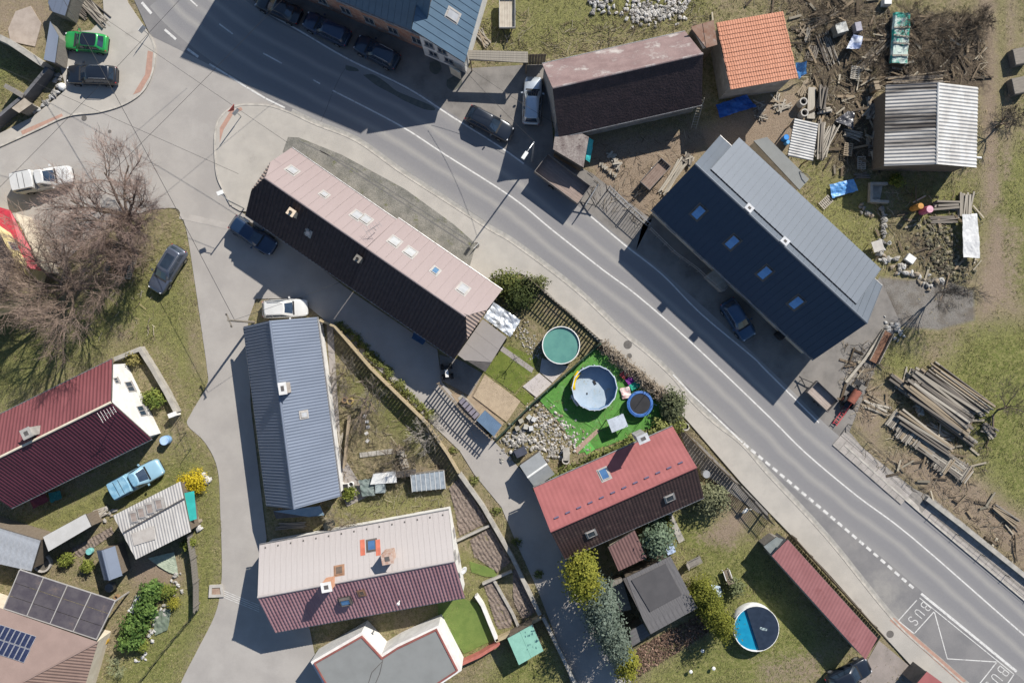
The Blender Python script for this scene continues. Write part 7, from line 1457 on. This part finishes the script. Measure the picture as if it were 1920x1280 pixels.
for x, y, lb in ((1317, 1219, 'small white solar lamp between pavilion and pool'), (1295, 1258, 'small white solar lamp at the lawn end'), (1338, 1252, 'small white solar lamp in the open lawn')):
    c = W(x, y, .4); t = thing('garden_lamp', lb, 'lamp', (c.x, c.y, 0)); mb = MB(); mb.cyl((0, 0, -.03), .03, .4, 6); lpart('stake', mb, STEEL, t); mb = MB(); mb.lathe((0, 0, .36), [(.03, 0), (.16, .03), (.17, .12), (.09, .16), (.02, .17)], 12); lpart('lamp_head', mb, WHITEP, t)
# rusty trough, machinery and ladder at the drive edge
def machine():
    t = thing('rusty_trough', 'long rusty trough edging the gravel drive', 'trough', (*W2(1650, 640), 0)); mb = MB(); A, B = W2(1662, 622), W2(1634, 678); mb.wall([A, B], .9, -.02, .25); part('floor', mb, mat('rust_brown', (.14, .07, .045), (.2, .11, .07), scale=3), t)
    for o_ in (-.45, .45): d = (Vector(B) - Vector(A)).normalized(); nn = Vector((-d.y, d.x)) * o_; mb = MB(); mb.wall([Vector(A) + nn, Vector(B) + nn], .08, -.02, .6); part('side', mb, PLK[0], t)
    gwall('pale timber kerb along the drive edge', [(1655, 618), (1620, 672), (1584, 716)], .25, .3, PLK[2], 'timber_kerb', 'kerb')
    pile('brown brush and branches behind the timber kerb', 1622, 700, 1.0, 40, 1.1, 1.4, .05, .05, .4, .9, name='branch_heap', cat='branch heap', logs=True, cols=[4, 1])
    t = thing('scrap_machine', 'rusty red farm machine parked beside the box trailer', 'machine', (*W2(1594, 742), 0), ang(1580, 770, 1610, 725)); mb = MB(); mb.cyl((0, 0, .9), .38, 1.3, 18, axis='X'); lpart('drum', mb, mat('rust_red', (.26, .09, .06), (.18, .07, .05), scale=3), t)
    for a in (-1, 1): mb = MB(); mb.cyl((0, 0, 0), .42, .2, 18, axis='Y'); w_ = lpart('wheel', mb, TYRE, t); w_.location = (-.7, a * .5, .42); mb = MB(); mb.cyl((0, a * .1, 0), .2, .03, 12, axis='Y'); lpart('rim', mb, MATS['rust_red'], w_)
    mb = MB(); mb.box((0, 0, .5), (2.4, .5, .12)); mb.box((1.3, .2, .6), (.5, .9, .1)); mb.bar((-1, 0, .6), (-1.8, .1, .5), .1, .1); lpart('frame', mb, STEEL, t); mb = MB(); mb.box((1.0, 0, 1.15), (.5, .5, .4)); lpart('hopper', mb, GREYW, t)
    t = thing('ladder', 'red ladder lying at the drive mouth', 'ladder', (*W2(1577, 774), .3), ang(1562, 795, 1592, 752))
    for a in (-.2, .2): mb = MB(); mb.box((0, a, 0), (2.6, .06, .06)); lpart('stile', mb, mat('ladder_red', (.45, .06, .07), rough=.6), t)
    for k in range(9): mb = MB(); mb.box((-1.15 + k * .29, 0, 0), (.05, .36, .05)); lpart('rung', mb, MATS['ladder_red'], t)
    for a in (-1, 1): mb = MB(); mb.box((a * .9, 0, -.17), (.2, .5, .3)); lpart('trestle', mb, PLK[1], t)
machine()
def ladder_barn():
    t = thing('ladder', 'pale wooden ladder leaning against the barn eave', 'ladder', (*W2(1301, 240), 0)); A, B = W(1300, 242, .1), W(1316, 184, 3.0); s = (B - A).cross(Vector((0, 0, 1))).normalized() * .22
    for q in (s, -s): mb = MB(); mb.bar(A + q, B + q, .05, .07); part('stile', mb, PLK[2], t)
    for k in range(11): p = A.lerp(B, (k + .7) / 11.5); mb = MB(); mb.bar(p + s, p - s, .04, .04); part('rung', mb, PLK[2], t)
ladder_barn()
table('garden_table', 'round grey table with dark bowl at the stone row end', 1646, 461, 1.0, 1.0, .7, .3, CONCR); c = W(1669, 455, .5); solo('bucket', MB().lathe((c.x, c.y, 0), [(.14, 0), (.18, .42), (.16, .42), (.13, .04), (.01, .04)], 14), WHITEP, 'white bucket beside the round grey table', 'bucket')
gwall('low concrete wall corner in front of the corrugated shed', [(1660, 346), (1630, 346), (1629, 378), (1662, 380)], .25, .5); flat('concrete_pad', [(1632, 348), (1655, 348), (1650, 375), (1632, 374)], .05, CONCW)
solo('pipe', MB().tube([W(1826, 295, 2.9), W(1840, 296, 2.9)], .09, 8), WHITEP, 'short white pipe sticking out from the corrugated shed eave', 'pipe')
for x, y, lb in ((1912, 160, 'pale topped barrow cut by the picture edge'), (1914, 105, 'slatted grey trailer cut by the picture edge')): boxthing('yard_box', lb, x, y, (1.3, 1.5, .8), .2, GREYW, 'box', lidm=PLK[2] if 'white' in lb else PLK[1])
def compost():
    t = thing('compost_bay', 'slatted timber compost bay under the bare trees', 'compost bay', (*W2(238, 490), 0))
    for a, b in (((203, 512), (245, 524)), ((245, 524), (262, 468)), ((203, 512), (222, 462))):
        A, B = Vector(W2(*a)), Vector(W2(*b)); n = int((B - A).length / .2)
        for k in range(n): p = A.lerp(B, (k + .5) / n); d = B - A; mb = MB(); mb.box((p.x, p.y, .5), (.13, .04, 1.05), rz=math.atan2(d.y, d.x)); part('slat', mb, PLK[2], t)
        for z in (.25, .8): mb = MB(); mb.bar((*A, z), (*B, z), .03, .09); part('rail', mb, PLK[1], t)
    mb = MB(); c = W(233, 492); mb.blob((c.x, c.y, .15), (2.2, 2.2, .9), 4, .2, 14, 8); part('heap', mb, mat('compost', (.20, .145, .11), (.12, .09, .065), scale=5, bump=.8, bscale=8), t)
compost()
# ------------------------------------------------------ street lamps, poles, signs, cables
def street_lamp(label, bx, by, h, arm, wood=False):
    b = W(bx, by); t = thing('street_lamp', label, 'street lamp', (b.x, b.y, 0)); mb = MB(); mb.tube([(0, 0, -.1), (0, 0, h)], .09, 10, .06); lpart('pole', mb, GALVR if not wood else PLK[1], t)
    a = Vector((arm[0], arm[1], 0)); mb = MB(); mb.tube([(0, 0, h - .1), (a.x * .6, a.y * .6, h + .12), (a.x, a.y, h + .15)], .04, 6); lpart('arm', mb, GALVR, t)
    d = a.normalized(); mb = MB(); mb.box((a.x + d.x * .3, a.y + d.y * .3, h + .15), (.7, .3, .12), rz=math.atan2(a.y, a.x)); lpart('lamp_head', mb, WHITEP, t); return t
street_lamp('grey street lamp between the silver estate and the road trailer', 997, 303, 7.0, (-.6, -.9))
def pole_house():
    b = W(476, 604); t = thing('utility_pole', 'timber utility pole with insulators at the slate house corner', 'pole', (b.x, b.y, 0)); mb = MB(); mb.tube([(0, 0, -.1), (0, 0, 6.6)], .12, 10, .09); lpart('pole', mb, PLK[1], t); mb = MB(); mb.box((0, 0, 6.3), (.12, 1.3, .1), rz=.4); lpart('cross_arm', mb, PLK[1], t)
    for k in (-.55, .0, .55): mb = MB(); mb.lathe((-math.sin(.4) * k, math.cos(.4) * k, 6.35), [(.05, 0), (.07, .1), (.03, .18)], 8); lpart('insulator', mb, STEEL, t)
pole_house()
def wall_lamp():
    c = W(432, 378, 3.6); t = thing('street_lamp', 'small white lamp on a bracket at the row house corner', 'street lamp', (c.x, c.y, 0)); mb = MB(); mb.tube([(0, 0, -.1), (0, 0, 4.2)], .06, 8); lpart('pole', mb, GALVR, t); mb = MB(); mb.tube([(0, 0, 4.1), (-.5, .5, 4.4)], .03, 6); lpart('arm', mb, GALVR, t); mb = MB(); mb.box((-.6, .62, 4.42), (.55, .36, .12), rz=.4); lpart('lamp_head', mb, WHITEP, t)
wall_lamp()
def sign(label, bx, by, h, plates, rz):
    b = W(bx, by); t = thing('road_sign', label, 'road sign', (b.x, b.y, .05)); mb = MB(); mb.tube([(0, 0, -.1), (0, 0, h)], .035, 8); lpart('post', mb, GALVR, t); z = h - .3
    for kind in plates:
        mb = MB(); q = Matrix.Rotation(rz, 3, 'Z')
        pts = [(-.35, 0, -.35), (.35, 0, -.35), (.35, 0, .35), (-.35, 0, .35)] if kind == 's' else [(-.45, 0, .35), (.45, 0, .35), (0, 0, -.42)]
        f = [q @ Vector(p) + Vector((0, 0, z)) + q @ Vector((0, -.05, 0)) for p in pts]; bk = [p + q @ Vector((0, .03, 0)) for p in f]; n = len(f); mb.add(f + bk, [tuple(range(n)), tuple(range(2 * n - 1, n - 1, -1))] + [(i, i + n, (i + 1) % n + n, (i + 1) % n) for i in range(n)]); lpart('plate', mb, WHITEP if kind == 's' else mat('sign_red', (.5, .06, .05), rough=.5), t); z -= .85
    return t
sign('tall road sign with square and triangular plates on the junction pavement', 453, 219, 2.7, ('t', 's'), .9); sign('short road sign at the tip of the parking pavement', 280, 66, 1.7, ('s',), .9); sign('road sign on a thin post by the rough verge end', 893, 462, .6, ('s',), .8)
CABLE = mat('cable', (.03, .03, .032), rough=.6)
def cable(label, a, b, za, zb, sag=.35, r=.015):
    A, B = W(*a, za), W(*b, zb); pts = [A.lerp(B, i / 12) - Vector((0, 0, sag * 4 * (i / 12) * (1 - i / 12))) for i in range(13)]; solo('overhead_cable', MB().tube(pts, r, 5), CABLE, label, 'cable')
cable('overhead cable crossing the junction to the row house roof', (-60, -140), (540, 268), 8, 6.2)
cable('overhead cable crossing the bay kerb to the row house hip', (-75, 92), (447, 326), 7.6, 5.6)
cable('overhead cable over the two parked cars to the timber utility pole', (60, -108), (440, 600), 7.5, 6.4, r=.022)
cable('overhead cable across the junction to the yellow building', (620, -95), (60, 470), 9, 5.0)
cable('overhead cable passing above the white pickup', (410, -80), (-60, 410), 8, 5.0)
cable('overhead cable from the white fronted house over the forecourt to the lean-to', (866, 118), (1040, 232), 4.2, 3.2)
cable('overhead cable from the street lamp to the white fronted house', (1000, 264), (862, 122), 6.9, 4.4)
cable('overhead cable from the timber utility pole to the row house eave', (441, 599), (640, 528), 6.4, 3.2)
cloth('tarpaulin', 'teal cover over a box under the maroon house eave', [(90, 924), (112, 918), (116, 934), (96, 942)], .6, mat('teal_dark', (.02, .16, .14), (.015, .12, .11), rough=.5), .12, 10, seed=41)
cloth('tarpaulin', 'dark red cover over a mower under the maroon house eave', [(56, 938), (84, 924), (92, 938), (62, 954)], .6, mat('red_cover', (.16, .03, .04), (.12, .022, .03), rough=.5), .12, 10, seed=42)
cloth('tarpaulin', 'dark blue cover over a stack below the row house eave', [(776, 622), (800, 636), (792, 646), (772, 634)], .8, mat('navy_cover', (.03, .08, .17), (.025, .06, .13), rough=.45), .1, 10, seed=43)
def heron():
    c = W(1397, 957, .5); t = thing('garden_bird', 'white garden bird figure beside the slatted steel gate', 'figure', (c.x, c.y, 0), .6); mb = MB(); mb.blob((0, 0, .55), (.75, .34, .34), 5, .1, 12, 8); lpart('body', mb, WHITEP, t, True)
    mb = MB(); mb.tube([(.28, 0, .6), (.42, 0, .85), (.36, 0, 1.05), (.5, 0, 1.12)], .05, 8, .025); lpart('neck', mb, WHITEP, t, True)
    for a in (-.08, .08): mb = MB(); mb.tube([(0, a, -.02), (0, a, .45)], .018, 5); lpart('leg', mb, STEEL, t)
heron()
bare_tree('bramble_thicket', 'dark tangled brush heap beside the pale topped barrow', (1902, 212), (1902, 212), 1.6, 1.6, 9, 97, sub=(5, 5, 5), rad=.05, twig=(.08, .07, .055), col=(.07, .06, .05), cat='thicket', flat=.3)
def drain():
    t = thing('drain_shaft', 'square brick drain shaft at the west road edge', 'drain', (*W2(406, 1106), 0)); c = W(406, 1106); part('collar', MB().wall(px2([(396, 1098), (416, 1097), (418, 1115), (395, 1116)]), .25, -.05, .18, closed=True), CONCR, t); part('grate', MB().box((c.x, c.y, .06), (.75, .7, .06)), mat('brick_fill', (.24, .16, .12), (.3, .22, .17), scale=5), t)
    for k in range(4): struct('drain_channel', MB().ribbon(px2([(418, 1106 + k * 4), (486, 1134 + k * 4)]), .06, .0165), PAINT)
drain()
